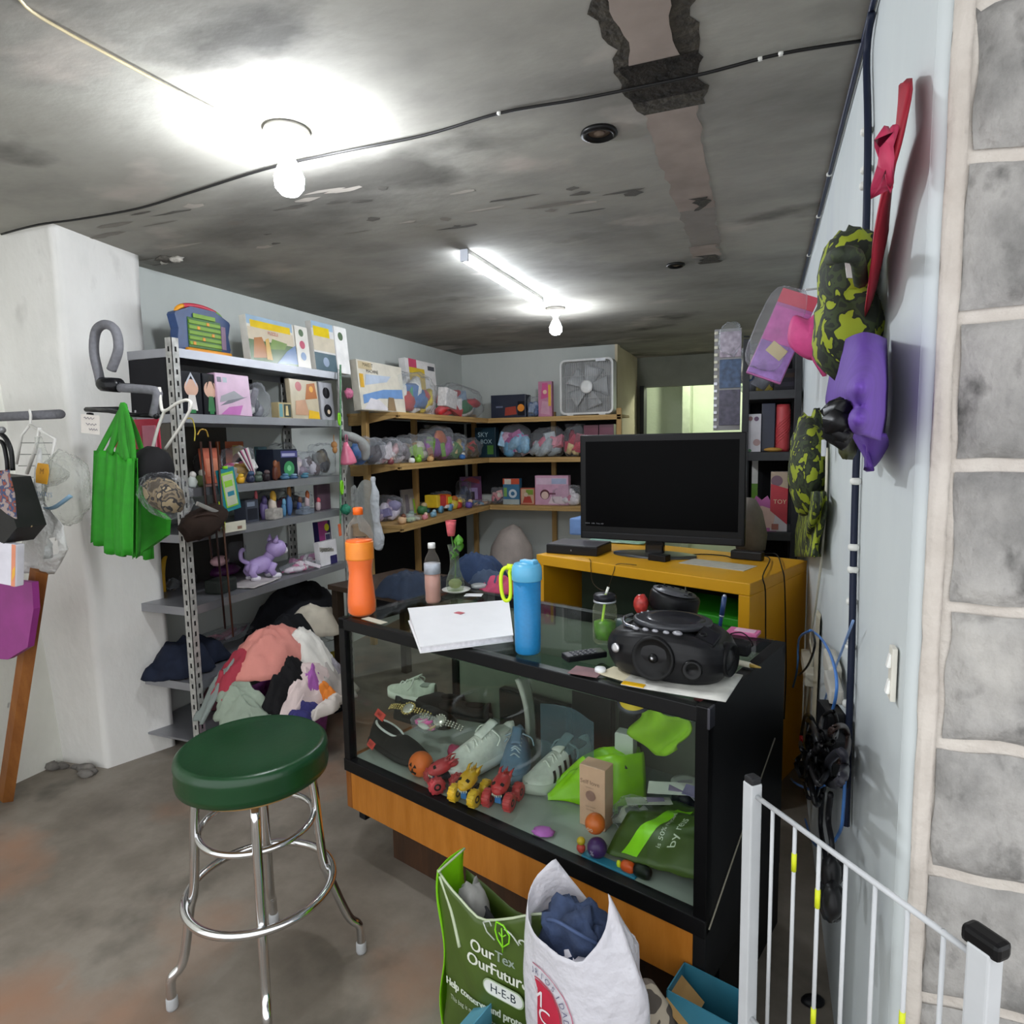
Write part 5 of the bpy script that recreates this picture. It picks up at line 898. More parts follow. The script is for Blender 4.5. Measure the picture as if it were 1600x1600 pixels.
bbox_('maroon_box', 'second maroon box under the fan, right of the first', 'toy box', 936, 959, 663, BY+.03, WZ[1], .1, '#5a2438', [('r', .05, .1, .95, .9, '#6a2a42'), ('c', .4, .3, .14, '#b89a80')], None)
# low shelf
LY_ = WZ[2]
def low(px, py, d=None):
    if px >= 775: p = oy(px, py, BY+.03 if d is None else d)
    else:
        p = oz(px, py, LY_); p.x = max(min(p.x, -2.53), -2.76)
        q = ox(px, py, p.x); p = Vector((p.x, min(q.y, 6.0), LY_))
    return p
def lowbag(label, px, py, w, d, h, cols, seed, rz=90, n=8, top=False, **k): q = low(px, py); return bagged('bagged_toys', label, 'bagged goods', (q.x, q.y, LY_+.001), rz, w, d, h, cols, seed, LOWG, top, n, **k)
def lowbox(name, label, px, py, w, d, h, col, pats, rz=90, rx=0, cat='toy box'): q = low(px, py); return package(name, label, cat, (q.x, q.y, LY_+.001), rz, w, d, h, col, pats, None, rx)
lowbag('round clear bag of lilac balls at the front end of the lowest wooden shelf', 605, 805, .24, .24, .21, ['#8f86b0', '#b9a9c0', '#7d74a8', '#d0c6d4', '#b08aa0'], 201, n=14)
lowbox('picture_card', 'grey picture card with green patch leaning at the back of the lowest wooden shelf', 643, 790, .2, .02, .22, '#8f8a88', [('r', .62, .05, .97, .6, '#7da02c'), ('p', [(.1, .1), (.4, .1), (.35, .8), (.15, .8)], '#6c6570'), ('p', [(.35, .2), (.55, .2), (.55, .7), (.4, .6)], '#a9a49c')], 80, -8, 'toy card')
lowbox('toy_kitchen_pack', 'dark pack with small lilac picture in the corner of the lowest wooden shelf', 752, 778, .22, .05, .26, '#6b3f66', [('r', .05, .05, .35, .9, '#7d2c86'), ('r', .4, .1, .8, .55, '#9a86b0'), ('r', .45, .1, .65, .4, '#3a3038'), ('p', [(.1, .85), (.5, .98), (.9, .85), (.9, .7)], '#9c3a4a')], 40, -4)
lowbag('navy and grey toys in clear wrap near the corner of the lowest wooden shelf', 725, 782, .16, .13, .24, ['#3c4664', '#5a6488', '#2b3044', '#8a93ad'], 205, n=9)
lowbag('dark blue packs behind the toy truck on the lowest wooden shelf', 688, 782, .3, .12, .17, ['#1d2a44', '#22304e', '#2c4a2c'], 207, n=8)
lowbox('ring_toy_box', 'blue box with white ring picture on the back wall lowest shelf', 801, 782, .17, .07, .25, '#3f7396', [('r', 0, .78, 1, 1, '#c9553a'), ('r', .1, .78, .5, .98, '#d9d0c4'), ('c', .6, .42, .17, '#d0dbe3'), ('c', .6, .42, .08, '#3f7396'), ('r', .05, .3, .25, .65, '#7da85a'), ('r', .0, .0, 1, .2, '#a9b3b0')], 0)
lowbox('small_red_box', 'small reddish picture box right of the blue ring box', 826, 782, .145, .06, .16, '#b9604a', [('r', .06, .06, .94, .94, '#c9a88c'), ('p', [(.15, .1), (.85, .1), (.7, .5), (.3, .5)], '#b0443a'), ('r', .4, .6, .9, .9, '#7d9a3a'), ('c', .4, .6, .13, '#d9c4b0')], 0)
lowbox('pink_vanity_case', 'pale pink doll case with scalloped top on the back wall lowest shelf', 864, 780, .33, .08, .28, '#cf9fb8', [('r', .04, .7, .96, .92, '#d9bccf'), ('r', .5, .72, .94, .9, '#a9b3d0'), ('c', .3, .36, .17, '#5c2c34'), ('c', .3, .33, .13, '#e0c4b8'), ('r', .42, .36, .62, .42, '#7a3c58'), ('p', [(.4, .05), (.9, .05), (.8, .3), (.5, .3)], '#e3d0d6')], 0)
lowbag('white plush bow toys in clear wrap beside the television left edge', 886, 790, .26, .16, .2, ['#e3dde0', '#d9d2d6', '#ece8ea', '#c97a94'], 211, 0, n=10)
lowbag('pink plush in clear wrap right of the corner on the lowest wooden shelf', 779, 786, .14, .13, .17, ['#c9737a', '#d99a98', '#3a2c34', '#d0c4b4'], 213, 20, n=8)
lowbag('flat green plastic pack at the front edge of the lowest wooden shelf', 642, 815, .2, .11, .05, ['#9ab08c', '#b9c9a8', '#c9c4b4'], 215, 95, n=6)
lowbag('tan and yellow toys right of the toy truck on the lowest wooden shelf', 718, 792, .13, .12, .12, ['#c09a58', '#d0b87a', '#7a5a34'], 217, n=8)
lowbag('low blue and tan packs at the corner edge of the lowest wooden shelf', 745, 795, .3, .12, .06, ['#3f627f', '#7a96ad', '#b99a7c', '#c08a80'], 219, 70, n=8)
q = low(692, 800); t = thing('toy_truck', 'red, yellow and white plastic toy truck on the lowest wooden shelf', 'toy truck', (q.x-.03, q.y, LY_+.001), 90)
b = MB(); b.bb(-.15, .02, -.06, .06, .05, .15, .015, 0); b.bb(-.16, -.1, -.062, .062, .05, .16, .01, 1); b.build('cargo', [M('#cf3a3a', .35), M('#d9b62a', .35)], t)
b = MB(); b.bb(.02, .13, -.065, .065, .045, .15, .03); b.build('cab', M('#e0701f', .35), t); b = MB(); b.box((.075, -.066, .1), (.07, .008, .06), .01); b.build('window_frame', M('#c9d930', .35), t); b = MB(); b.bb(.0, .15, -.07, .07, .03, .06, .012); b.build('bumper', M('#e3e3e0', .35), t)
for x in (-.1, .08):
    for s in (-1, 1): b = MB(); b.cyl((x, s*.05, .032), (x, s*.075, .032), .032, 18); b.build('wheel', M('#5f9cc0', .4), t)
mini(628, 805, -2.52, LY_, '#d9b48c', '#7a4a34', 'tan and brown figure at the front of the lowest wooden shelf', .06); mini(640, 800, -2.56, LY_, '#a9b3a8', '#8a9a92', 'grey green figure behind the tan one on the lowest wooden shelf', .065)
mini(706, 770, -2.62, LY_, '#d9c04a', '#c9702c', 'yellow and orange figure behind the toy truck', .1); mini(677, 808, -2.5, LY_, '#7aa6bd', '#a9c4d0', 'pale blue flat toy at the lowest wooden shelf edge', .05)
mini(660, 790, -2.7, LY_, '#3f7a4a', '#c9b48c', 'green and tan figure by the picture card on the lowest wooden shelf', .08); mini(716, 782, -2.6, LY_, '#c9463a', '#e0c04a', 'red figure with yellow head right of the toy truck', .07); mini(664, 812, -2.49, LY_, '#d98a94', '#e3c9b4', 'pink flat figure at the front edge of the lowest wooden shelf', .045); mini(733, 790, -2.52, LY_, '#6a5ab0', '#d9b89a', 'violet figure near the corner of the lowest wooden shelf', .065)
mini(672, 700, -2.47, WZ[1], '#c9a06a', '#8a5a3a', 'tan figure at the edge of the middle wooden shelf', .05); mini(722, 695, -2.47, WZ[1], '#3a6fae', '#d9d4c8', 'blue and white toy at the corner edge of the middle wooden shelf', .05); mini(610, 712, -2.46, WZ[1], '#7a3a40', '#b98a80', 'maroon toy at the front end of the middle wooden shelf', .04)
# milky plastic bag hanging at the end of the wooden shelving
t = thing('hanging_plastic_bag', 'milky plastic bag hanging from the near end of the lower wooden shelves', 'plastic bag', ox(583, 745, -2.42), 90)
b = MB(); b.tube(catm([(.0, 0, .0), (-.01, -.01, -.1), (.0, 0, -.25), (.02, 0, -.38), (.03, 0, -.46), (.02, 0, -.5)], 5), [.014, .02, .016, .014, .018, .022, .026, .028, .027, .03, .033, .03, .028, .03, .034, .036, .038, .04, .038, .036, .035, .03, .028, .024, .02, .012], 12)
for i, v in enumerate(b.v): b.v[i] = v+Vector((.012*noise.noise(v*14), .012*noise.noise(v*14+Vector((9, 0, 0))), 0))
b.build('gathered_film', MILKBAG, t)
b = MB(); b.grid(lambda u, v: Vector((-.02-.28*u, .03*math.sin(u*5), -.03-.03*u-v*(.42-.3*u)+.02*math.sin(u*9))), 14, 10); b.build('draped_film', clear('#c9ccca', .5, .35, '#a9aca8', .5), t)
# --- beneath the shelving and behind the counter
t = thing('white_sack', 'pale cloth sack hanging under the back wall shelves', 'sack', oy(800, 905, 5.7)+Vector((0, 0, 0)), 0)
zt = oy(800, 822, 5.7).z-t.location.z
b = MB(); b.lathe([(.03, zt), (.1, zt*.92), (.19, zt*.6), (.22, zt*.2), (.2, -.15), (.1, -.25), (0, -.26)], n=26); 
for i, v in enumerate(b.v): b.v[i] = v*(1+.12*noise.noise(v*7))
b.build('cloth', M('#b7aba4', .85, var=.15, scale=8, bump=.3), t)
tb = oz(690, 925, .72)
t = thing('clothes_table', 'low dark table behind the counter heaped with folded jeans', 'table', (tb.x-.12, tb.y+.2, 0), -17)
b = MB(); b.bb(-.62, .42, -.3, .3, .66, .69, .004); b.build('table_top', wood('#3c2f26', '#4d3d31', (2, 12, 2), 4), t)
for sx in (-1, 1):
    for sy in (-1, 1): b = MB(); b.bb(-.1+sx*.48-.025, -.1+sx*.48+.025, sy*.26-.025, sy*.26+.025, 0, .66, .003); b.build('leg', M('#33281f', .6), t)
def ct(px, py, name, lab, rx, ry, h, col, sd, dz=0, rz=-17, wr=.025): q = oz(px, py, .69+h*.6+dz); return garment(name, lab, 'clothing', (q.x, q.y, .691+dz), rx, ry, h, M(col, .85, var=.15, scale=20, bump=.2), sd, rz, flatbase, wr, 'clothes on the table behind the counter')
ct(640, 912, 'folded_jeans', 'dark blue jeans heaped left of the water bottle behind the counter', .2, .15, .1, '#1f2c40', 71); ct(745, 885, 'folded_jeans', 'blue jeans heaped right of the rose vase behind the counter', .2, .16, .14, '#25395a', 73); ct(765, 905, 'denim_shorts', 'faded denim shorts before the blue jeans behind the counter', .16, .1, .07, '#3d4c63', 75)
ct(790, 915, 'pink_shirt', 'pink and white shirts by the blue tumbler behind the counter', .2, .1, .05, '#c04a6a', 77); ct(852, 917, 'rose_shirt', 'dusty rose shirts right of the blue tumbler behind the counter', .15, .1, .06, '#a8737a', 79); ct(700, 915, 'black_shirt', 'black shirt between the jeans heaps behind the counter', .17, .12, .06, '#1a1b20', 81)
b = MB(); b.box((0, 0, .05), (.3, .2, .1), .01); solo('blue_bag', b, M('#6c8fc4', .5, var=.15), 'light blue folded bag behind the set top box', 'bag', oz(925, 838, YH)+Vector((.02, .1, 0)), -10)
b = MB(); b.grid(lambda u, v: Vector(((u-.5)*.32, (v-.5)*.2, .004+.006*noise.noise(Vector((u*3, v*3, 2))))), 10, 8); solo('green_sleeve', b, M('#8fb59a', .35, var=.3, scale=20), 'pale green plastic sleeve behind the set top box', 'plastic sleeve', oz(965, 848, YH)+Vector((.0, .06, 0.002)), -6, None, 0, 0, .003)
# ================================================================ inside the display counter
def onf(px, py): p = CTI @ oz(px, py, ZF); return p          # spot on the display floor, counter space
def ins(p, dz=0): return CT @ Vector((p[0], min(max(p[1], .04), CD-.05), ZF+dz))
def shoe_parts(t, L, upper, sole, lining, lace=None, stripes=None, kind='sneaker'):
    """shoe along x, heel at 0, toe at L, standing on z = 0"""
    def hw(u): return L*(.115+.055*math.sin(min(1, u*1.05)*math.pi*.92)+.02*math.exp(-((u-.7)/.2)**2))*(1-max(0, (u-.86)/.14)**2.2*.98)*(1-max(0, (.07-u)/.07)**2*.75)
    st = .1*L if kind == 'sneaker' else .06*L
    def top(u):
        if kind == 'slip': return L*(.2+.09*math.exp(-(u/.12)**2)-.02*u*0+.0*u) if u < .5 else L*(.21-.13*((u-.5)/.5)**1.6)
        c = .33 if u < .08 else (.33-.07*math.sin((u-.08)/.27*math.pi)+.04*(u-.08)/.27 if u < .35 else .37-.25*((u-.35)/.65)**.9)
        return L*c
    b = MB(); n = 26
    def sole_(u, v):
        a = 2*math.pi*u; x = .5-.5*math.cos(a) if a < math.pi else .5-.5*math.cos(a); s = 1 if a < math.pi else -1
        zz = [0, .0, .45, 1, 1][min(4, int(v*4.001))]; w = hw(min(max(x, .001), .999))*(1.06 if zz < .9 else 1.02)*(.0 if v == 0 or v == 1 else 1)
        return Vector((x*L*1.02-.01*L, s*w, zz*st+(.05*L*max(0, x-.8)/.2)*(1 if zz > .4 else .9)*.5))
    b.grid(sole_, 56, 5, True); b.build('sole', M(sole, .5, var=.05), t)
    b = MB()
    def up(u, v):
        x = .01+.975*u; a = math.pi*v; w = hw(x); h = top(x)-st*.6
        k = .75 if x < .36 else .9
        yy = math.copysign(abs(math.cos(a))**.7, math.cos(a))*w*(1-.18*math.sin(a)*(1.4 if x < .4 else .6)); zz = st*.6+abs(math.sin(a))**k*h*(1 if u < .97 else .75)
        return Vector((x*L, yy, zz+.025*L*max(0, x-.8)/.2))
    b.grid(up, 34, 18); b.build('upper', M(upper, .6, var=.1, scale=50), t)
    b = MB(); x0, x1 = (.05, .36) if kind == 'sneaker' else (.06, .5)
    b.ball(((x0+x1)/2*L, 0, top(.2)*.985), (L*(x1-x0)*.52, hw(.2)*.62, L*.03), 18, rot(0, 4 if kind == 'sneaker' else 8)); b.build('lining', M(lining, .9), t)
    if kind == 'slip' and stripes:
        b = MB(); xc = (x0+x1)/2*L; b.tube([(xc+L*(x1-x0)*.54*math.cos(a), hw(.2)*.66*math.sin(a), top(.2)*1.0-(L*(x1-x0)*.54*math.cos(a))*.14+.003) for a in [i*.196 for i in range(32)]], .0045, 7, True); b.build('white_edge', M('#d6d8d6', .6), t); stripes = None
    if kind == 'sneaker':
        b = MB(); b.grid(lambda u, v: Vector((L*(.36+.18*u)-L*.05*(1-u), (v-.5)*L*.12, top(.36)+L*(.07-.115*u)-L*.02*abs(v-.5))), 8, 6); b.build('tongue', M(upper, .6, var=.1, scale=50), t, solid=.006)
        if lace:
            b = MB()
            for i in range(6):
                x = .4+.055*i; z = top(x)+.003; w = L*.07; s = 1 if i % 2 else -1
                b.tube(catm([(x*L, -w, z-.012), (x*L+s*.006, 0, z+.004), (x*L+.008, w, z-.012)], 4), .0032, 6)
            b.tube(catm([(.4*L, -.02, top(.4)+.01), (.37*L, -.05, top(.4)-.01), (.42*L, -.055, top(.4)-.03), (.46*L, -.03, top(.4))], 5), .003, 6); b.tube(catm([(.4*L, .02, top(.4)+.01), (.36*L, .05, top(.4)-.01), (.42*L, .06, top(.4)-.03)], 5), .003, 6)
            b.build('laces', M(lace, .7), t)
    if stripes:
        for i in range(stripes[1]):
            x = .36+.085*i; b = MB(); s = stripes[2]
            b.grid(lambda u, v: Vector((L*(x+.035*v+.05*(1-u)), s*(hw(x)*(1-.3*u**2)+.0025), st+(top(x)-st)*(.12+.72*u))), 6, 3); b.build('stripe', M(stripes[0], .5), t, solid=.002)
def shoe(name, label, px, py, rz, L, upper, sole, lining, lace=None, stripes=None, kind='sneaker', dz=0, rx=0, ry=0, group=None, sh=(0, 0)):
    if isinstance(rz, tuple): p = onf(px, py); e = onf(*rz); L = max(.24, min(.32, (e-p).xy.length*1.05)); rz = math.degrees(math.atan2(e.y-p.y, e.x-p.x))
    else: p = onf(px, py)
    t = thing(name, label, 'shoe', ins((p.x+sh[0], p.y+sh[1]), dz), CA+rz, group, rx, ry); shoe_parts(t, L, upper, sole, lining, lace, stripes, kind); return t
shoe('white_sneaker', 'large white sneaker with loose white laces in the middle of the display', 795, 1178, (692, 1226), .27, '#e3e6e0', '#eceeea', '#c9ccc4', '#eef0ea', None, 'sneaker', .02, -6, 0, None, (.0, .02))
shoe('white_sneaker', 'greenish white sneaker with laces in the back left corner of the display', 640, 1135, 190, .26, '#b9c4b4', '#c9d2c4', '#7d877c', '#d0d8cc', None, 'sneaker', .0, 0, 0, None, (-.08, .28))
shoe('slip_on_shoe', 'black slip on shoe with white edge and red tags at the display left', 575, 1160, (672, 1215), .27, '#161618', '#1a1a1c', '#0c0c0d', None, (1,), 'slip', .0, -10, 0, None, (.0, .03))
shoe('black_shoe', 'plain black shoe lying behind the red tagged slip on', 590, 1130, (680, 1150), .25, '#131315', '#1b1a1a', '#0a0a0a', None, None, 'slip', 0, 0, 0, None, (.0, .1))
shoe('black_shoe', 'black shoe in the back row behind the glittering watches', 700, 1130, 185, .26, '#101012', '#1a1a1c', '#090909', None, None, 'slip', 0, 0, 0, 'black shoes in the back row of the display', (-.02, .2))
shoe('black_shoe', 'second black shoe in the back row, behind the white laces', 760, 1130, 190, .26, '#121214', '#1b1b1e', '#090909', None, None, 'slip', 0, 0, 0, 'black shoes in the back row of the display', (.0, .17))
shoe('denim_sneaker', 'faded blue denim sneaker right of the large white one', 800, 1176, (786, 1236), .25, '#6d8ba8', '#7d98b0', '#3f546b', '#a9bccb', None, 'sneaker', 0, 0, 0, None, (.0, .05))
shoe('striped_sneaker', 'white sneaker with black stripes lying toe forward beside the neon bag', 912, 1195, (818, 1246), .27, '#cfd3cb', '#bfc5bb', '#4a4f4a', '#dfe2da', ('#17181a', 5, 1), 'sneaker', 0, 0, 0, None, (.0, .03))
p = onf(840, 1205); t = thing('upright_sole', 'long grey shoe sole standing on end behind the striped sneaker', 'shoe sole', ins((p.x-.03, p.y+.13)), CA+10)
b = MB(); b.grid(lambda u, v: Vector((-.1+.1*(1-u)**1.3*-.2-.02+.12*(u-1)**2*-.6+.12*(1-u), -.0+(v-.5)*(.075-.02*math.sin(u*3)), .0+.27*u)), 14, 6); b.build('sole', M('#b9bbb2', .3, var=.15), t, solid=.016)
def red_tag(px, py, w, h, lab, v=.09, dz=0):
    p = fr(v, px, py); t = thing('price_tag', lab, 'tag', CT @ p, CA-18); b = MB(); b.box((0, 0, 0), (w, .004, h), .001, rot(-35, 0, 0)); b.build('tag_card', M('#d9483f', .45), t); b = MB(); b.at(mv(0, -.003, .002) @ rot(55, 0, 0)); b.text('SALE', h*.6, Matrix()); b.build('small_print', M('#5d1a18', .5), t)
red_tag(594, 1117, .07, .026, 'red tag across the opening of the black slip on shoe', .085); red_tag(580, 1163, .05, .024, 'red tag at the heel of the black slip on shoe', .06)
# glittering watches and keyrings in clear packs
for i, (px, py, lab, c) in enumerate(((606, 1115, 'gold and crystal watch at the back left of the display', '#cdb87a'), (672, 1128, 'crystal watch with silver face beside the white sneaker laces', '#d0cdc4'))):
    p = onf(px, py+40); t = thing('wrist_watch', lab, 'watch', ins((p.x, p.y+.05+.06*(1-i)), .085), CA+10, None, 30)
    b = MB(); b.lathe([(0, .004), (.02, .004), (.024, 0), (.024, -.006), (0, -.006)], n=22); b.build('dial', M('#d9d6cc', .25, .5), t)
    r = rnd(i)
    b = MB()
    for k in range(16): a = k*.393; b.ball((.027*math.cos(a), .027*math.sin(a), .0), .0055, 6)
    b.build('crystal_bezel', M(c, .12, .9), t)
    b = MB()
    for s in (-1, 1):
        for k in range(6):
            for m in range(3): b.ball((s*(.036+k*.012), (m-1)*.009, -.002-k*k*.0006), .0055, 6)
    b.build('bracelet', M(c, .15, .9), t)
p = onf(650, 1180); bagged('bagged_keyring', 'pink and silver trinkets in a clear pack between slip on and white sneaker', 'bagged goods', ins((p.x, p.y+.05), .08), CA-10, .11, .08, .05, ['#d9489a', '#c9c9c0', '#e07ab0', '#c9a87a'], 301, None, False, 8)
# pumpkin and three monster trucks along the front pane
p = onf(655, 1214); t = thing('pumpkin_ball', 'orange jack o lantern ball at the left of the toy trucks', 'ball', ins((p.x, .075), .0), CA)
b = MB(); b.ball((0, 0, .042), .042, 22); b.build('ball', M('#e06a1c', .45), t)
b = MB()
def spot(x, z, s, pts): b.add([Vector((x+q[0]*s, -math.sqrt(max(1e-6, .0425**2-(x+q[0]*s)**2-(z+q[1]*s-.042)**2))-.0008, z+q[1]*s)) for q in pts], [tuple(range(len(pts)))])
spot(-.008, .055, .008, [(-1, -.6), (1, -.8), (.4, 1)]); spot(.012, .052, .007, [(-1, -.8), (1, -.6), (-.2, 1)]); spot(.002, .03, .016, [(-1, .2), (-.5, -.4), (0, -.1), (.5, -.6), (1, .1), (.4, .3), (0, .6), (-.4, .2)]); spot(.003, .042, .005, [(-1, -1), (1, -.6), (0, 1)]); b.build('carved_face', M('#20100a', .6), t)
def truck(px, py, body, wheel, lab, rz, sp=0):
    p = onf(px, py); t = thing('monster_truck', lab, 'toy truck', ins((p.x+sp, max(p.y, .05)+.02)), CA+rz, 'toy monster trucks along the front pane')
    DK = M('#1b1c28', .4)
    b = MB(); b.box((0, 0, .042), (.05, .03, .014), .004); b.box((0, -.0, .03), (.024, .075, .01), .002); b.build('chassis', DK, t)
    b = MB(); b.box((0, -.034, .028), (.022, .012, .022), .003); b.build('blue_axle', M('#2f6fb0', .4), t)
    b = MB(); b.ball((0, -.012, .068), (.026, .038, .02), 16, rot(18), seed=px*.1, amp=.1, e=.8); b.ball((0, -.036, .058), (.02, .02, .014), 12); b.ball((0, .02, .074), (.02, .03, .012), 12)
    for s in (-1, 1): b.tube([(s*.016, .01, .082), (s*.02, .028, .094), (s*.019, .046, .094)], [.006, .004, .001], 7)
    for k in range(3): b.tube([(0, .0+k*.014, .086), (0, .012+k*.014, .1)], [.005, .0008], 6)
    b.build('beast_body', M(body, .4, var=.1), t)
    b = MB()
    for k in range(6): b.tube([((k-2.5)*.006, -.052+abs(k-2.5)*.003, .05), ((k-2.5)*.006, -.054+abs(k-2.5)*.003, .042)], [.0022, .0004], 5)
    b.build('teeth', M('#e6e0cc', .4), t)
    for s in (-1, 1): b = MB(); b.box((s*.014, -.034, .077), (.012, .01, .006), .002, rot(30, s*25, 0)); b.build('eye', M('#141210', .3), t)
    for sx in (-1, 1):
        for sy in (-1, 1):
            b = MB(); b.at(mv(sx*.036, sy*.034, .026) @ rot(0, 90)); b.lathe([(.01, -.013), (.022, -.014), (.026, -.009), (.026, .009), (.022, .014), (.01, .012)], n=20, k=0); b.lathe([(0, -.0125), (.012, -.0135), (.012, .0125), (0, .0115)], n=14, k=1)
            for k in range(10): a = k*.628; b.box((.026*math.cos(a), .026*math.sin(a), 0), (.004, .006, .022), 0, rot(0, 0, math.degrees(a)), 0)
            b.build('wheel', [M(wheel, .5), M('#201a1c', .4)], t)
truck(688, 1232, '#b8383f', '#b23a40', 'dark red monster truck behind glare beside the pumpkin ball', -32); truck(728, 1252, '#dda81c', '#d9ae22', 'yellow monster truck with horns in the middle of the truck row', 8); truck(780, 1258, '#c23338', '#bf3a3e', 'red monster truck rightmost in the truck row', 14)
p = onf(690, 1210); t = thing('pink_toy_car', 'magenta toy head peeping out behind the red truck beside the pumpkin', 'toy', ins((p.x+.01, p.y+.06), 0), CA); b = MB(); b.ball((0, 0, .06), (.03, .025, .022), 12, seed=4, amp=.2); b.box((0, 0, .02), (.03, .025, .04), .006); b.build('body', M('#a8305a', .4), t)
# neon bag, boxes, balls
NEON = M('#93d60c', .35, var=.1, scale=12)
p = onf(832, 1262)
def neonbag(u, v):
    x = -.15+.3*u; e = 1-abs(2*v-1)**2
    h = (.015+.21*math.sin(min(1, u*1.15)*math.pi*.62)**1.4)*e*(.8+.2*math.sin(v*9))
    w = .025+.07*math.sin(u*math.pi*.7)
    return Vector((x, (v-.5)*2*w+.02*math.sin(u*7), max(.004, h+.02*noise.noise(Vector((u*6, v*6, 3)))*e)))
b = MB(); b.grid(neonbag, 26, 22); t = thing('neon_bag', 'bright neon green plastic bag with dark lettering beside the pink carton', 'bag', ins((p.x+.12, p.y+.17)), CA+38); b.build('film', NEON, t, solid=.002)
b = MB(); q = neonbag(.72, .4); b.at(mv(.05, -.075, .115) @ rot(62, -38, 0)); b.text('TTIN', .04, Matrix()); b.build('lettering', M('#1c2a0c', .5), t)
p = onf(915, 1296); t = package('pink_carton', 'tall pale pink cosmetic carton with round motif standing near the front pane', 'carton', ins((p.x+.01, max(p.y, .06)+.045)), CA+4, .082, .055, .185, '#d8ab92', [('t', 'Self love', .42, .74, .1, '#8a6a58'), ('t', 'by nature', .42, .66, .035, '#a08270'), ('c', .45, .53, .085, '#a57c72'), ('t', 'bath bomb', .45, .35, .04, '#a08270'), ('t', 'for body', .45, .3, .04, '#a08270'), ('c', .47, .17, .012, '#a08270')])
p = onf(945, 1255); package('white_carton', 'slim white carton behind the pink one', 'carton', ins((p.x+.02, max(p.y, .1)+.1)), CA+10, .06, .045, .2, '#c9ccc8', [('r', .1, .1, .9, .4, '#9aa09a')])
for (px, py, v_, z_, r_, c, lab, dot) in ((930, 1300, .07, .075, .028, '#d9692c', 'orange marked ball resting on the purple one in front of the pink carton', '#e0c9b8'), (933, 1330, .055, .001, .027, '#4a2a66', 'purple marked ball at the front pane', '#c9c2d6')):
    p = fr(v_, px, py); t = thing('painted_ball', lab, 'ball', CT @ Vector((p.x, v_, ZF+z_-.02 if z_ > .01 else ZF)), CA); b = MB(); b.ball((0, 0, r_), r_, 18); b.build('ball', M(c, .35), t)
    b = MB(); b.at(mv(.0, -r_-.0006, r_*.9) @ rot(90)); b.text('oo' if z_ > .01 else '%', .018, Matrix()); b.build('mark', M(dot, .5), t)
p = onf(905, 1335); t = thing('yellow_figure', 'small yellow and red figure left of the purple ball', 'toy figure', ins((p.x, .045)), CA); b = MB(); b.ball((0, 0, .014), (.013, .012, .014), 10, k=1); b.ball((0, 0, .034), (.012, .012, .011), 10, k=0); b.build('figure', [M('#cfae2c', .4), M('#c9453a', .4)], t)
p = onf(838, 1312); b = MB(); b.ball((0, 0, .008), (.03, .02, .008), 12, seed=3, amp=.5); solo('pink_scrap', b, M('#c46ac9', .5), 'pinkish purple scrap by the front pane left of the carton', 'scrap', ins((p.x, .05)), CA+20)
# green store bag lying at the right end, with its lettering
p = onf(1020, 1375); t = thing('green_store_bag', 'folded olive green store bag with neon stripe at the display right front', 'bag', ins((1.17, .17)), CA)
OLV = M('#40551c', .4, var=.15, scale=10)
def ob(u, v): return Vector((-.13+.28*u, -.11+.25*v, .02+.09*math.sin(min(1, v*1.3)*math.pi*.75)*(.55+.45*u)+.03*u+.012*noise.noise(Vector((u*5, v*5, 1)))))
def obp(p): u = (p.x+.13)/.28; v = (p.y+.11)/.25; q = ob(u, v); return Vector((q.x, q.y-.001, q.z+.0025))
b = MB(); b.grid(ob, 20, 18); b.build('film', OLV, t, solid=.003)
b = MB(); b.grid(lambda u, v: obp(Vector((-.09+.045*u+.07*v, -.1+.2*v, 0))), 5, 16); b.build('neon_stripe', M('#8fdc12', .35), t)
for (s, x, y, sz, nm) in (('by reus', .035, -.02, .032, 0), ('ture', .115, -.03, .06, 0), ('is 50% recycled', .0, -.015, .018, 0)):
    b = MB(); b.at(); b.text(s, sz, Matrix(), warp=lambda p, x=x, y=y: obp(Vector((x+p.y*-1*.99+.0*p.x, y+p.x, 0)))); b.build('lettering', M('#cfd6c4', .45), t)
b = MB(); b.grid(lambda u, v: obp(Vector((.06+.04*u, .06+.05*v, 0))), 5, 5); b.build('white_badge', M('#d6dad0', .45), t)
# papers, round tins, neon shirt, bottle, cards
r = rnd(77)
for i, (u, v, z, c, rz, lab) in enumerate(((1.1, .33, .1, '#cfd0c8', 20, 'white folded card on top of the papers at the display right end'), (1.17, .36, .09, '#b9b4c0', -30, 'lilac printed card among the papers at the display right end'), (1.06, .27, .075, '#d0cfc6', 35, 'long white card sticking out towards the pink carton'), (1.21, .33, .115, '#8f86b0', 10, 'purple printed card at the far right of the papers'))):
    b = MB(); b.box((0, 0, 0), (.13, .055, .002), .0005, rot(r.uniform(-14, 14), r.uniform(-16, 16), 0), 0); b.box((.02, .0, .002), (.05, .03, .002), 0, None, 1); solo('printed_card', b, [M(c, .5), M('#8a7a9a', .5)], lab, 'card', cw(u, v, ZF+z), CA+rz)
bagged('bagged_watch', 'silvery watch and parts in clear wrap right of the pink carton', 'bagged goods', cw(1.03, .23, ZF), CA, .11, .1, .09, ['#a9a9a0', '#5a5a58', '#c9c4b4', '#7a756c'], 311, None, False, 9)
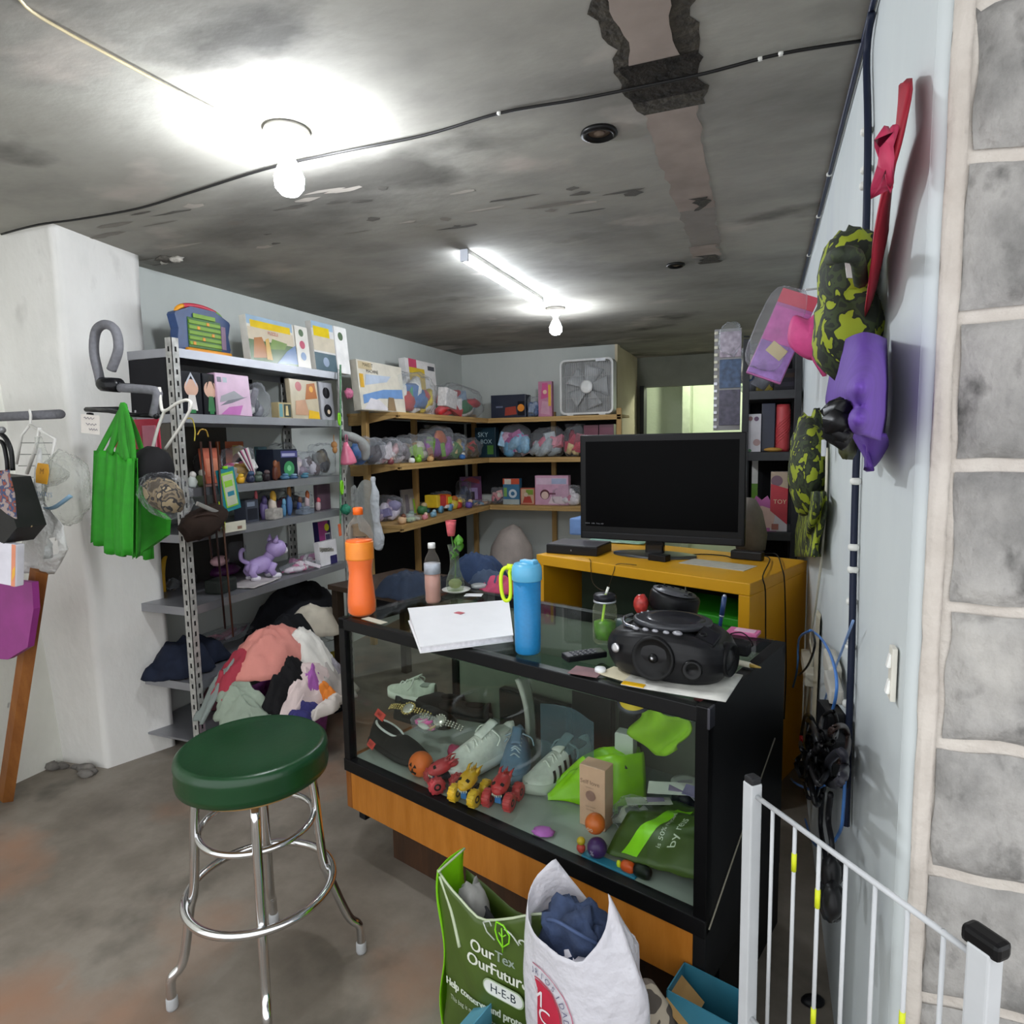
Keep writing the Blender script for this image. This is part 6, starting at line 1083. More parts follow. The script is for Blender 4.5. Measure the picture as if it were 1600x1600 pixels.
for (u, v, z, lab) in ((1.12, .4, .0, 'dark round tin with white lid behind the papers'), (1.2, .47, .03, 'second dark round tin with white rimmed lid, farther back')):
    t = thing('round_tin', lab, 'tin', cw(u, v, ZF), CA, None); b = MB(); b.lathe([(0, 0), (.042, 0), (.045, .01), (.043, .085+z), (0, .085+z)], n=26); b.build('tin_body', M('#2b2b2c', .3), t); b = MB(); b.lathe([(.046, .08+z), (.047, .094+z), (.03, .098+z), (.006, .097+z), (0, .094+z)], n=26); b.build('lid', M('#c9ccc8', .4), t)
t = thing('teal_thermos', 'dark teal bottle with green lid at the display right back corner', 'bottle', cw(1.26, .42, ZF), CA); b = MB(); b.lathe([(0, 0), (.04, 0), (.042, .01), (.042, .24), (.036, .26), (0, .26)], n=26); b.build('bottle_body', M('#1d3f47', .35, var=.2), t); b = MB(); b.lathe([(.038, .255), (.041, .262), (.04, .3), (.02, .31), (0, .31)], n=24); b.build('lid', M('#2c7a3c', .4), t)
b = MB(); b.grid(lambda u, v: Vector(((u-.5)*.16+.02*math.sin(v*5), .012*math.sin(u*8+v*4), -.15*v*(1-.35*abs(u-.5)*2)+.01*math.sin(u*6))), 14, 12); solo('neon_shirt', b, M('#8fc412', .6, var=.12), 'neon green cloth hanging from the inner glass shelf', 'cloth', cw(1.06, .335, ZS+.005), CA, None, 0, 0, .006)
b = MB(); b.ball((0, 0, .028), (.045, .03, .028), 14, seed=8, amp=.2); solo('red_pouch', b, M('#6b1f24', .6, var=.3), 'dark red pouch on the inner glass shelf at the right', 'pouch', cw(1.16, .45, ZS), CA)
b = MB(); b.lathe([(0, .006), (.05, .006), (.055, .003), (.055, 0), (0, 0)], n=30, k=0); b.lathe([(0, .0075), (.046, .0075), (.046, .006), (0, .006)], n=30, k=1); b.ball((.004, .0, .008), (.018, .014, .002), 10, k=2); solo('round_coaster', b, [M('#2a2c3c', .4), M('#d9b81c', .4), M('#cfd0c8', .4)], 'round yellow and navy coaster propped on the inner glass shelf', 'coaster', cw(.98, .34, ZS+.01), CA, None, 22)
t = thing('black_tube', 'black tube with white end lying on the inner glass shelf', 'tube', cw(.86, .42, ZS+.03), CA-30); b = MB(); b.at(rot(0, 90)); b.lathe([(0, -.08), (.028, -.08), (.028, .08), (0, .08)], n=22); b.build('tube_body', M('#101011', .35), t); b = MB(); b.at(rot(0, 90)); b.lathe([(0, -.0815), (.024, -.0815), (.024, -.08)], n=22); b.build('white_end', M('#d6d8ce', .4), t)
for (u, v, c, w, d, lab, rz) in ((.5, .4, '#9a8e74', .09, .06, 'brownish printed card on the inner glass shelf, leftmost', 10), (.6, .39, '#e6e6e2', .08, .05, 'brightly lit white card on the inner glass shelf', -8), (.78, .4, '#c9c7ba', .12, .06, 'pale printed card with dark mark left of the black tube', -15), (.68, .42, '#7a2f3c', .1, .05, 'dull red card between the lit white card and the pale one', 5)):
    b = MB(); b.box((0, 0, .002), (w, d, .003), .0005, None, 0); b.box((.01, .005, .0042), (w*.4, d*.35, .002), 0, None, 1); solo('printed_card', b, [M(c, .35), M('#3c362f', .5)], lab, 'card', cw(u, v, ZS+.0005), CA+rz)
t = thing('dark_green_roll', 'dark green rounded case on the inner glass shelf at the left', 'case', cw(.33, .44, ZS), CA); b = MB(); b.at(mv(0, 0, .05) @ rot(0, 90)); b.lathe([(0, -.11), (.04, -.105), (.05, -.09), (.05, .09), (.04, .105), (0, .11)], n=24); b.build('case_body', M('#16261c', .4), t)
for (u, w_, h_x, lab) in ((.45, .32, .16, 'wide low dark box at the back of the display under the glass shelf'), (.71, .16, .24, 'tall dark box at the back of the display behind the denim sneaker'), (.855, .07, .2, 'narrow dark box at the back of the display beside the clear blue sheet')):
    b = MB(); b.bb(-w_/2, w_/2, -.02, .02, 0, h_x, .008); solo('dark_box', b, M('#151817', .4), lab, 'box', cw(u, .545, ZF), CA)
for i, u in enumerate((.1, .19)): b = MB(); b.ball((0, 0, .03), (.03, .012, .03), 14); solo('lime_disc', b, M('#7dae2c', .5), ('lime green disc at the far left of the display back' if i == 0 else 'second lime green disc at the display back left'), 'disc', cw(u, .5, ZS+.001), CA, 'lime discs at the back of the display')
t = thing('red_stick', 'thin red stick hanging down behind the counter front at the left', 'stick', cw(.2, .38, ZS+.001), CA); b = MB(); b.cyl((0, 0, 0), (.006, 0, .13), .005, 8); b.build('stick', M('#7a1c24', .5), t)
t = thing('orange_case', 'orange and black case poking out under the green store bag', 'case', cw(1.13, .05, ZF), CA); b = MB(); b.ball((-.02, 0, .014), (.02, .014, .014), 12, k=0, e=.7); b.ball((.02, .003, .016), (.026, .016, .016), 12, k=1, e=.7); b.ball((-.045, -.002, .012), (.008, .006, .012), 8, k=2); b.build('case_body', [M('#d9531c', .4), M('#17181a', .4), M('#d6e01c', .4)], t)
b = MB(); b.box((0, 0, .003), (.16, .03, .006), .002); solo('blue_strip', b, M('#2c7a9a', .4), 'blue strip along the front pane before the green store bag', 'strip', cw(1.06, .045, ZF), CA)
t = thing('clear_goggles', 'clear blue tinted plastic sheet standing behind the upright sole', 'plastic sheet', cw(.75, .32, ZF), CA); b = MB(); b.grid(lambda u, v: Vector(((u-.5)*.22, .03*math.sin(u*4), .25*v)), 10, 6); b.build('sheet', clear('#b9cdd6', .7, .1, '#6f8c9a', .5), t)
# ================================================================ left: hooks, bags and boards by the pillar
HY = 1.72
GREYF = M('#6a6a6f', .8, var=.15, scale=60, bump=.3)
def h_(px, py, y=HY): return oy(px, py, y)
# grey rod on the left with plastic bag hanging
a = h_(-60, 648, 1.75); c = h_(94, 647, 1.75)
t = thing('wall_rod', 'grey padded rod sticking out from the left wall', 'rod', Vector((-3.13, 1.75, c.z)), 0); b = MB(); b.cyl((0, 0, 0), (c.x+3.13, 0, 0), .018, 14); b.ball((c.x+3.13, 0, 0), .018, 12); b.build('foam_sleeve', GREYF, t)
b = MB(); b.at(rot(0, 90)); b.lathe([(0, 0), (.035, 0), (.035, .008), (0, .012)], n=20); b.build('wall_plate', M('#8c8c8c', .4, .5), t)
def hookarm():
    P = [h_(*q) for q in ((174, 578), (185, 545), (180, 516), (164, 507), (150, 518), (147, 550), (154, 583), (157, 598))]
    t = thing('padded_hook', 'grey foam wrapped looped hook with black grip on the pillar', 'hook', P[-1], 0); o = P[-1]
    b = MB(); b.tube(catm([p-o for p in P], 6), .0165, 12); b.build('foam_loop', GREYF, t)
    q0, q1 = h_(156, 600)-o, h_(186, 602)-o; b = MB(); b.tube([q0, q0.lerp(q1, .15), q1], [.018, .026, .026], 14); b.build('grip', M('#131316', .25), t)
    q2, q3, q4, q5 = h_(188, 606)-o, h_(240, 610)-o, h_(246, 620)-o, h_(240, 650)-o; b = MB(); b.tube(catm([q2, q3, q4, q5], 5), .016, 12); b.build('foam_arm', GREYF, t)
    b = MB(); b.tube([q0, q0+Vector((-.0, .14, 0))], .012, 10); b.build('wall_bracket', M('#222226', .4), t)
hookarm()
P = [h_(134, 640), h_(170, 642), h_(205, 648), h_(244, 650)]; o = P[0]
t = thing('black_bar', 'slim black bar carrying green bags and a paper tag in front of the pillar', 'bar', o, 0)
b = MB(); b.tube([p-o for p in P], (.008), 10); b.ball((P[3]-o), .012, 10); b.tube([P[0]-o, P[0]-o+Vector((0, .16, .01))], .009, 8); b.build('bar', M('#151518', .3), t); b = MB(); b.box((h_(141, 651)-o), (.018, .02, .03), .005); b.build('end_clip', M('#0f0f11', .3), t)
q = h_(146, 658); t = thing('paper_tag', 'white handwritten paper tag clipped to the black bar', 'paper tag', q+Vector((0, -.012, 0)), 4, None, 0, 6); b = MB(); b.box((0, 0, -.012), (.09, .001, .07)); b.build('paper', M('#d6cfc8', .7, var=.06), t)
b = MB()
for i, (x0, x1, z) in enumerate(((-.03, .02, .01), (-.02, .03, -.012), (-.005, .035, -.03))): b.tube(catm([(x0+(x1-x0)*k/10, -.001, z+.004*math.sin(k*2.1+i)) for k in range(11)], 2), .0009, 4)
b.build('handwriting', M('#5a5666', .6), t)
# green tote bags, a sheaf of them
GRN = M('#1f860c', .7, var=.12, scale=30, bump=.15, bscale=400)
def tote(k, x0, x1, ztop, zbot, y, lab, skew=0):
    tl, tr = h_(x0, ztop, y), h_(x1, ztop, y); bl, br = h_(x0+skew-2, zbot, y), h_(x1+skew, zbot+4, y); o = (tl+tr)/2
    t = thing('green_tote', lab, 'tote bag', o, 0, 'green tote bags hanging from the black bar')
    b = MB()
    def f(u, v, s):
        p = tl.lerp(tr, u).lerp(bl.lerp(br, u), v)-o; return p+Vector((0, s*(.006+.018*math.sin(u*math.pi)*math.sin(v*math.pi*.8))+.011*math.sin(u*11+k*2)*(.4+.6*v), .006*math.sin(u*8+k)*v))
    b.grid(lambda u, v: f(u, v, -1), 10, 14); b.grid(lambda u, v: f(u, v, 1), 10, 14); b.build('bag_panels', GRN, t, solid=.002)
    b = MB(); hk = h_(198, 645, y)-o; m0, m1 = f(.3, .02, -1), f(.75, .02, -1)
    b.tube(catm([m0, m0.lerp(hk, .5)+Vector((-.012, -.004, 0)), hk+Vector((-.006, -.012, .012)), hk+Vector((.008, -.012, .012)), m1.lerp(hk, .5)+Vector((.012, -.004, 0)), m1], 5), [(.002, .015)]*26, 6, flat=(0, 1, 0)); b.build('handle', GRN, t); return t
tote(0, 149, 177, 704, 848, HY-.0, 'green tote bag hanging leftmost under the black bar', -3); tote(1, 168, 194, 706, 862, HY-.04, 'green tote bag second from the left under the black bar', 0); tote(2, 186, 208, 714, 866, HY-.08, 'narrow folded green tote bag in the middle of the green bags', 2); tote(3, 196, 214, 716, 866, HY-.12, 'narrow green tote bag right of the middle under the bar', 0)
t = tote(4, 205, 232, 702, 868, HY+.05, 'widest green tote bag flaring behind the black cap', 6)
p0 = h_(212, 770, HY+.03); bb_ = MB(); pts = [h_(*q, HY+.03)-p0 for q in ((208, 770), (232, 780), (264, 812), (262, 836), (225, 862), (206, 862))]
bb_.prism([(p.x, p.z) for p in pts], -.01, .01, rot(90)); t = thing('green_tote', 'green tote panel spreading below the black cap', 'tote bag', p0, 0, 'green tote bags hanging from the black bar'); bb_.build('bag_panels', GRN, t); bb_ = MB(); bb_.box(h_(209, 812, HY+.005)-p0, (.03, .002, .035)); bb_.build('white_print', M('#c9d9c4', .5), t)
# red card behind, white hanger, black cap in clear wrap
q = h_(215, 690, HY+.12); t = thing('red_card_pack', 'red and pink packaging hanging behind the green handles', 'packaging', q, 0); b = MB(); b.box((0, 0, 0), (.24, .006, .17), .002, None, 0); b.box((.07, -.004, .0), (.07, .003, .12), .001, None, 1); b.build('card', [M('#b01f3c', .4), M('#c9748a', .4)], t)
b = MB(); b.tube([q*0+Vector((0, 0, .085)), Vector((0, 0, .12))], .003, 6); b.build('hang_wire', M('#8a8a8c', .4), t)
P = [h_(*x) for x in ((249, 605), (253, 640), (262, 640), (275, 631), (292, 625), (299, 634), (285, 662), (258, 702))]; o = P[0]
t = thing('white_hanger', 'white plastic clothes hanger hooked sideways on the foam arm', 'hanger', o, 0); b = MB(); b.tube(catm([p-o for p in P], 6), .0055, 8); P2 = [h_(*x) for x in ((258, 640), (247, 668), (238, 702))]; b.tube(catm([p-o for p in P2], 5), .0055, 8); b.build('hanger_frame', M('#d3d0c8', .4), t)
q = h_(250, 745, HY-.05); t = thing('baseball_hat', 'black hat with brown camouflage brim hanging in clear wrap from the white hanger', 'cap', q, 0)
b = MB(); b.ball((-.03, 0, .03), (.075, .06, .075), 22, rot(0, 20), seed=3, amp=.06); b.build('crown', M('#121113', .8), t); b = MB(); b.ball((.035, -.02, -.06), (.085, .05, .055), 22, rot(0, 30), seed=5, amp=.08); b.build('brim', camo(['#3a2f20', '#6b5c44', '#1c1712', '#8a7a5c'], 22), t); b = MB(); b.ball((.035, -.015, -.06), (.105, .07, .075), 26, rot(0, 30), seed=2, amp=.12); b.build('clear_wrap', clear('#fbfbfb', .98, .1, '#e6e8ee', .9), t)
b = MB(); b.ball((-.085, -.05, -.06), (.02, .012, .03), 12); b.build('white_tag', M('#d6cdb9', .5), t)
# clear bag with yellow print on a hanger with wire shelf
q = h_(47, 655, 1.72); t = thing('white_hanger', 'white plastic hanger with ladder bars hanging on the grey rod', 'hanger', q, 0)
def hp(px, py): return h_(px, py, 1.72)-q
b = MB(); b.tube(catm([hp(46, 640), hp(48, 650), hp(47, 664)], 4), .005, 8); b.tube([hp(47, 664), hp(34, 680), hp(26, 725)], .005, 8); b.tube([hp(47, 664), hp(86, 686), hp(70, 770)], .006, 8); b.tube([hp(62, 668), hp(56, 700), hp(42, 740)], .007, 8); b.build('hanger_frame', M('#dcdad4', .4), t)
b = MB()
for i in range(5): y = 692+i*18; b.tube([hp(33-i*2, y), hp(84-i*3, y)], .0022, 6)
b.build('ladder_bar', M('#a9a9a8', .4, .4), t)
q = h_(100, 760, 1.7); t = thing('printed_plastic_bag', 'translucent plastic bag with orange yellow emblem hanging on the ladder hanger', 'plastic bag', q, 0)
FILM = clear('#f8f9f7', .84, .3, '#e3e4e0', .6)
b = MB(); b.ball((-.0, 0, -.01), (.125, .05, .14), 28, rot(0, 20), seed=4, amp=.22, freq=2.4); b.tube([(-.12, 0, .19), (-.1, 0, .1), (-.04, 0, .03)], [.012, .02, .05], 10); b.build('film', FILM, t)
b = MB(); b.at(mv(-.012, -.066, .06) @ rot(84, 6, 0)); b.prism([(-.03, -.045), (.03, -.045), (.035, .0), (.028, .03), (-.028, .03), (-.035, .0)], 0, .002); b.build('emblem', M('#e0a01c', .45), t); b = MB(); b.at(mv(-.012, -.0695, .06) @ rot(84, 6, 0)); b.text('M', .03, Matrix()); b.build('emblem_mark', M('#8a5a10', .5), t)
b = MB(); b.at(mv(-.005, -.078, -.025) @ rot(84, 3, 0)); b.text('ALWAYS', .026, Matrix()); b.build('lettering', M('#7d9ac0', .5), t); b = MB(); b.tube(catm([(-.06, -.055, -.08), (.02, -.058, -.075), (.1, -.045, -.03)], 5), [(.0015, .009)]*11, 6); b.build('blue_stripe', M('#8fb2cc', .5), t)
q = h_(75, 845, 1.64); t = thing('white_plastic_bag', 'white crumpled plastic bag with handle hole hanging lower on the left', 'plastic bag', q, 0)
P = lambda px, py, dy=0: oy(px, py, 1.64+dy)-q
b = MB()
def wb(u, v):
    l = [P(58, 785), P(46, 830), P(34, 870), P(40, 895)]; rr = [P(66, 785), P(104, 820), P(108, 858), P(80, 898)]; s = v*3; i = min(2, int(s)); f = s-i
    p = l[i].lerp(l[i+1], f).lerp(rr[i].lerp(rr[i+1], f), u); return p+Vector((0, -.035*math.sin(u*math.pi)*math.sin(v*3.14)+.012*math.sin(u*9+v*5), 0))
nu, nv = 22, 22; vs = [wb(i/(nu-1), j/(nv-1)) for i in range(nu) for j in range(nv)]; fs = [(i*nv+j, (i+1)*nv+j, (i+1)*nv+j+1, i*nv+j+1) for i in range(nu-1) for j in range(nv-1) if ((i/21-.75)/.14)**2+((j/21-.6)/.16)**2 > 1]
b.add(vs, fs, True); b.tube([P(62, 700, .04), P(60, 740, .02), P(61, 790)], [.006, .014, .02], 9); b.ball(P(58, 862, .04), (.07, .04, .08), 20, seed=6, amp=.2); b.build('film', clear('#f0f0ee', .3, .35, '#e3e3e0', .6), t, solid=.001)
# dark patterned handbag at the picture's left edge, its white box, purple board, plank
q = h_(8, 800, 1.5); t = thing('patterned_handbag', 'black handbag with multicoloured patterned flap hanging at the far left', 'handbag', q, 0)
HB = lambda px, py: h_(px, py, 1.5)-q
b = MB(); pts = [HB(-60, 735), HB(25, 745), HB(40, 790), HB(50, 822), HB(30, 846), HB(-60, 850)]; b.prism([(p.x, p.z) for p in pts], -.05, .05, rot(90)); b.build('leather_body', M('#1b1a1a', .4, var=.3), t)
b = MB(); pts = [HB(-20, 738), HB(38, 733), HB(47, 770), HB(50, 808), HB(36, 800), HB(18, 785), HB(-20, 770)]; b.prism([(p.x, p.z) for p in pts], -.001, .004, mv(0, -.05, 0) @ rot(90)); b.build('patterned_flap', camo(['#17181c', '#8a4a3c', '#3f4a6b', '#9a8a86'], 30), t)
b = MB(); b.tube(catm([HB(-40, 740), HB(-30, 690), HB(0, 678), HB(16, 700), HB(20, 735)], 6), .008, 8); b.tube(catm([HB(-40, 742), HB(-20, 700), HB(2, 690), HB(10, 715), HB(12, 742)], 6), .007, 8); b.build('handle', M('#131313', .4), t)
b = MB(); b.tube([HB(-60, 838), HB(20, 835), HB(50, 822)], .003, 6); b.build('zip', M('#8a7256', .4, .5), t)
t = thing('bag_hook', 'metal peg on the left wall carrying the patterned handbag', 'hook', Vector((-3.13, 1.5, h_(0, 672, 1.5).z)), 0); b = MB(); b.cyl((0, 0, 0), (h_(5, 680, 1.5).x+3.13, 0, 0), .012, 10); b.build('peg', M('#8c8c8c', .4, .5), t)
q = h_(2, 878, 1.46); package('white_photo_card', 'white card with orange picture edge below the patterned handbag', 'card', q+Vector((0, 0, -.075)), 10, .14, .03, .15, '#d6d3dc', [('r', .86, .0, .98, 1, '#d98a6a'), ('p', [(.88, .1), (.98, .3), (.98, .5), (.9, .4)], '#e0a83c'), ('c', .45, .6, .05, '#6a6a80')], None, 0, 8)
t = thing('wooden_plank', 'reddish brown plank leaning against the left wall at the picture edge', 'plank', oz(8, 1252, 0), 0)
a = Vector((0, 0, 0.0)); e = oy(60, 900, 1.62)-oz(8, 1252, 0); b = MB(); d = (e-a).normalized(); e = a+d*(e.length*1.02)
b.tube([a+Vector((0, 0, .004)), e], [(.014, .036)]*2, 4, flat=(-.3, 1, .2), smooth=False); b.build('plank', wood('#7c4a22', '#96602f', (8, 8, 1.2), 3), t)
q = h_(10, 960, 1.56); t = thing('purple_display_board', 'purple rounded board standing by the plank under the handbag', 'board', Vector((q.x-.0, 1.56, 0)), 0)
b = MB(); zt, zb = h_(10, 905, 1.56).z, h_(10, 1028, 1.56).z; xr = h_(58, 940, 1.56).x-q.x
b.prism([(-.3, zt), (xr, zt), (xr-.005, zt-.1), (xr-.06, zb+.06), (-.0, zb), (-.3, zb-.02)], -.012, .012, rot(90)); b.build('board', M('#8a2f7a', .5, var=.1), t); b = MB(); b.bb(-.28, -.24, -.02, .02, 0, zb+.02); b.build('leg', M('#5a3a1c', .6), t)
# broken plaster at the pillar's foot
b = MB(); r = rnd(5)
for i in range(9): a = r.uniform(.02, .05); b.ball((r.uniform(-.14, .14), r.uniform(-.02, .02), a*.3), (a, a*.6, a*.5), 8, seed=i, amp=.4)
solo('plaster_rubble', b, M('#6f6b66', .95, var=.4, scale=20), 'crumbled grey plaster along the foot of the pillar', 'rubble', (-3.0, 1.965, 0), 0)['kind'] = 'stuff'
# ================================================================ right wall: caps, cloths, wires
XH = XR-.004
def w_(px, py, off=0.0): return ox(px, py, XH-off)
def wallthing(name, label, cat, px, py, off=0): q = w_(px, py, off); return thing(name, label, cat, q), q
def local(q, L, off=0): return [w_(x, y, off)-q for x, y in L]
# red ribbon cloth standing off the wall
t, q = wallthing('red_ribbon', 'long red fabric ribbon folded at the top, hanging high on the right wall', 'ribbon', 1395, 190)
def strap(L, ws, offs, mat, nm, k=3):
    P = [w_(x, y, o)-q for (x, y), o in zip(L, offs)]
    b = MB(); P = catm(P, k); n = len(P); W = [ws[min(len(ws)-1, int(i/k))]+(ws[min(len(ws)-1, int(i/k)+1)]-ws[min(len(ws)-1, int(i/k))])*((i % k)/k) for i in range(n)]
    b.tube(P, [(w, .006) for w in W], 8, flat=(0, 1, 0)); b.build(nm, mat, t)
RED = M('#a3182f', .6, var=.15, scale=14)
strap([(1411, 133), (1411, 180), (1402, 225), (1390, 270), (1380, 330), (1373, 400), (1364, 450)], [.004, .05, .05, .06, .075, .085, .06], [.012, .02, .03, .03, .028, .025, .02], RED, 'ribbon_band')
strap([(1398, 200), (1385, 240), (1378, 260), (1390, 250), (1386, 290)], [.01, .03, .04, .045, .01], [.04, .05, .06, .05, .045], M('#b52c52', .55, var=.15), 'ribbon_bow')
b = MB(); b.tube(catm([w_(1362, 440, .01)-q, w_(1352, 425, .02)-q, w_(1340, 440, .02)-q], 4), .004, 6); b.build('cord', BLACK, t)
# camouflage cloths and caps
CAMO = camo(['#1c2316', '#2f3a1c', '#1a2114', '#8f9c20'], 20)
t, q = wallthing('camouflage_hat', 'yellow green camouflage cap with white tag, upper one on the right wall', 'cap', 1320, 470, .06)
L = local(q, [(1296, 400), (1300, 470), (1290, 500), (1300, 560)], .06)
b = MB(); b.ball(w_(1322, 445, .05)-q, (.05, .12, .1), 22, seed=2, amp=.14, e=.85); b.build('crown', CAMO, t); b = MB(); b.ball(w_(1322, 520, .05)-q, (.06, .13, .085), 22, rot(10), seed=5, amp=.18, e=.85); b.build('brim', CAMO, t)
b = MB(); b.tube(catm([w_(1298, 405, .09)-q, w_(1312, 398, .1)-q, w_(1338, 402, .07)-q, w_(1345, 440, .05)-q], 5), .012, 8); b.build('strap', camo(['#1c2316', '#3b4722', '#2a3320', '#20281a'], 20), t)
b = MB(); b.prism([((p_-q).x, (p_-q).z) for p_ in (oy(1320, 411, q.y-.14), oy(1332, 413, q.y-.14), oy(1335, 435, q.y-.14), oy(1323, 434, q.y-.14))], .138, .142, rot(90)); b.build('white_tag', M('#d9d9d4', .5), t)
b = MB(); b.tube([w_(1302, 384, .05)-q, w_(1302, 402, .06)-q], .016, 7); b.build('red_strap', M('#a51c30', .5), t)
q = oy(1258, 535, 2.55); t = thing('pink_hat', 'bright pink fabric cap with drooping peak hanging beside the doll package', 'cap', q); kq = lambda px, py, dy=0: oy(px, py, 2.55+dy)-q
b = MB(); pts = [kq(1240, 495), kq(1262, 500), kq(1280, 490), kq(1288, 530), kq(1286, 555), kq(1268, 562), kq(1245, 550), kq(1232, 530)]
b.grid(lambda u, v: (sum(pts, Vector())/8).lerp(catm(pts, 4, True)[int(u*32) % 32], v)+Vector((0, -.05*(1-v*v), 0)), 32, 7, True); b.build('crown', M('#cf4a86', .7, var=.12, bump=.2), t, solid=.008)
b = MB(); b.tube([kq(1278, 535, -.02), kq(1284, 562, -.02), kq(1288, 588, -.01)], [(.035, .014), (.028, .012), (.006, .006)], 8, flat=(1, 0, 0)); b.build('brim', M('#c24379', .7), t)
b = MB(); b.tube([kq(1276, 500), Vector((XR, 2.57, (q+kq(1276, 497)).z))-q], .005, 6); b.build('hanging_loop', M('#a83a6c', .6), t)
t, q = wallthing('doll_package', 'long pink and lilac toy package with clear front slanting off the right wall', 'toy package', 1215, 540, .05)
q = oy(1215, 540, 2.75); t.location = q; pa, pb = oy(1250, 462, 2.75)-q, oy(1192, 592, 2.75)-q; d = (pb-pa); ax = d.normalized()
Mx = Matrix.Translation((pa+pb)/2) @ rot(0, math.degrees(math.atan2(-d.x, -d.z)), 0) @ Matrix()
hh = d.length; wdt = .135
b = MB(); b.at(Mx); b.box((0, 0, 0), (wdt, .035, hh), .003, None, 0); b.build('backing_card', M('#b05f9c', .4, var=.2, scale=12), t)
b = MB(); b.at(Mx); b.box((0, -.019, hh*.44), (wdt*1.0, .004, hh*.16), .002, None, 0); b.box((0, -.019, -hh*.28), (wdt*.96, .004, hh*.4), .002, None, 1); b.box((.005, -.022, -hh*.16), (wdt*.5, .003, hh*.14), .001, rot(0, 20), 2); b.box((0, -.019, hh*.12), (wdt*.96, .004, hh*.4), .002, None, 3); b.build('printed_front', [M('#c9495c', .4), M('#9a72b8', .4, var=.3, scale=25), M('#c9b98a', .4), M('#c45fa8', .4, var=.2, scale=25)], t)
b = MB(); b.at(Mx); b.ball((-.03, -.03, .02), (wdt*.55, .03, hh*.48), 20, seed=3, amp=.08, e=.6); b.build('clear_blister', CLEARBAG, t)
b = MB(); b.at(); b.tube([pa+Vector((.02, .0, .02)), Vector((XR, 2.8, (q+pa).z+.03))-q], .004, 6); b.build('hang_loop', M('#b9b9b4', .4), t)
t, q = wallthing('purple_hat', 'purple cap with long peak pointing down, hung by a black flower on the right wall', 'cap', 1345, 640, .05)
PUR = M('#5f3a9a', .75, var=.12, scale=16, bump=.12)
def pc(u, v):
    yL = [(1303, 545), (1296, 590), (1290, 625), (1296, 660)]; yR = [(1384, 530), (1386, 600), (1384, 650), (1378, 690)]; tpx, tpy = (1345, 524)
    s = v*3; i = min(2, int(s)); f = s-i; l = (yL[i][0]+(yL[i+1][0]-yL[i][0])*f, yL[i][1]+(yL[i+1][1]-yL[i][1])*f); r2 = (yR[i][0]+(yR[i+1][0]-yR[i][0])*f, yR[i][1]+(yR[i+1][1]-yR[i][1])*f)
    e = math.sin(math.pi*u)**.6; x = l[0]+(r2[0]-l[0])*u; y = l[1]+(r2[1]-l[1])*u-(16*math.sin(math.pi*u) if v < .05 else 0)
    return w_(x, y, .004+(.05+.075*math.sin(min(1, v*1.3+.12)*math.pi*.62))*e*1.0+.006*math.sin(v*14+u*5)*e)-q
b = MB(); b.grid(pc, 22, 20); b.build('crown', PUR, t, solid=.004)
b = MB(); b.grid(lambda u, v: w_(1312+(1386-1312)*u+(18 if u < .5 else 0)*v*(1-u)*2, 668+(12*u)+v*(62*math.sin(math.pi*(.12+.8*u))), .03+.03*math.sin(math.pi*u)-.022*v)-q, 16, 10); b.build('brim', M('#55318f', .75, var=.1), t, solid=.006)
b = MB(); r = rnd(9); c0 = w_(1333, 660, .12)-q
for i in range(16): a = r.uniform(0, 6.28); d_ = Vector((-.3, math.cos(a), math.sin(a)))*r.uniform(.012, .034); b.tube([c0, c0+d_*.6+Vector((-.01, 0, 0)), c0+d_], [.004, .014, .003], 6)
b.ball(c0+Vector((-.01, 0, .0)), (.014, .016, .016), 10); b.build('black_flower', M('#0a0a0e', .4), t)
t, q = wallthing('leaf_charm', 'small mottled olive charm hanging below the black flower', 'charm', 1325, 693, .05); b = MB(); b.ball((0, 0, 0), (.015, .035, .03), 12, seed=2, amp=.3); b.tube([(0, .01, .02), (0, .02, .07)], .003, 5); b.build('charm', M('#3c3f24', .5, var=.5, scale=50), t)
t, q = wallthing('camouflage_hood', 'dark camouflage hat hanging lower on the right wall beside the black shelves', 'hat', 1262, 725, .05)
b = MB(); b.ball(w_(1262, 728, .05)-q, (.06, .22, .17), 24, seed=4, amp=.15); b.build('crown', CAMO, t); b = MB(); b.ball(w_(1275, 670, .03)-q, (.02, .05, .07), 14, seed=1, amp=.2); b.build('strap', CAMO, t)
b = MB(); b.box(w_(1287, 700, .03)-q, (.012, .03, .05), .004); b.build('white_tag', M('#c9ccd0', .5), t)
t, q = wallthing('camouflage_cloth', 'camouflage trousers hanging straight down under the dark camouflage hat', 'cloth', 1270, 790, .03)
b = MB()
def cl(u, v): x = 1248+(1290-1248)*u-6*v+3*math.sin(v*6); y = 768+102*v; return w_(x, y, .015+.035*math.sin(math.pi*u)+.006*math.sin(u*12+v*5))-q
b.grid(cl, 16, 18); b.build('cloth', CAMO, t, solid=.006)
# light switches
t, q = wallthing('light_switch', 'narrow white double light switch plate on the right wall', 'light switch', 1398, 1052)
b = MB(); b.box((-.003, 0, 0), (.008, .026, .085), .002); b.build('plate', M('#dcd8cc', .5), t)
for z in (.02, -.022): b = MB(); b.box((-.008, 0, z), (.006, .014, .022), .002, rot(0, 10)); b.build('rocker', M('#efefeb', .4), t)
t, q = wallthing('wall_hook', 'small bent nail sticking out of the right wall near the ceiling cable', 'nail', 1330, 365); b = MB(); b.tube(catm([(0, 0, 0), (-.03, .01, .005), (-.045, .02, -.02), (-.03, .03, -.03)], 4), .003, 6); b.build('nail', M('#4a4a48', .4, .5), t)
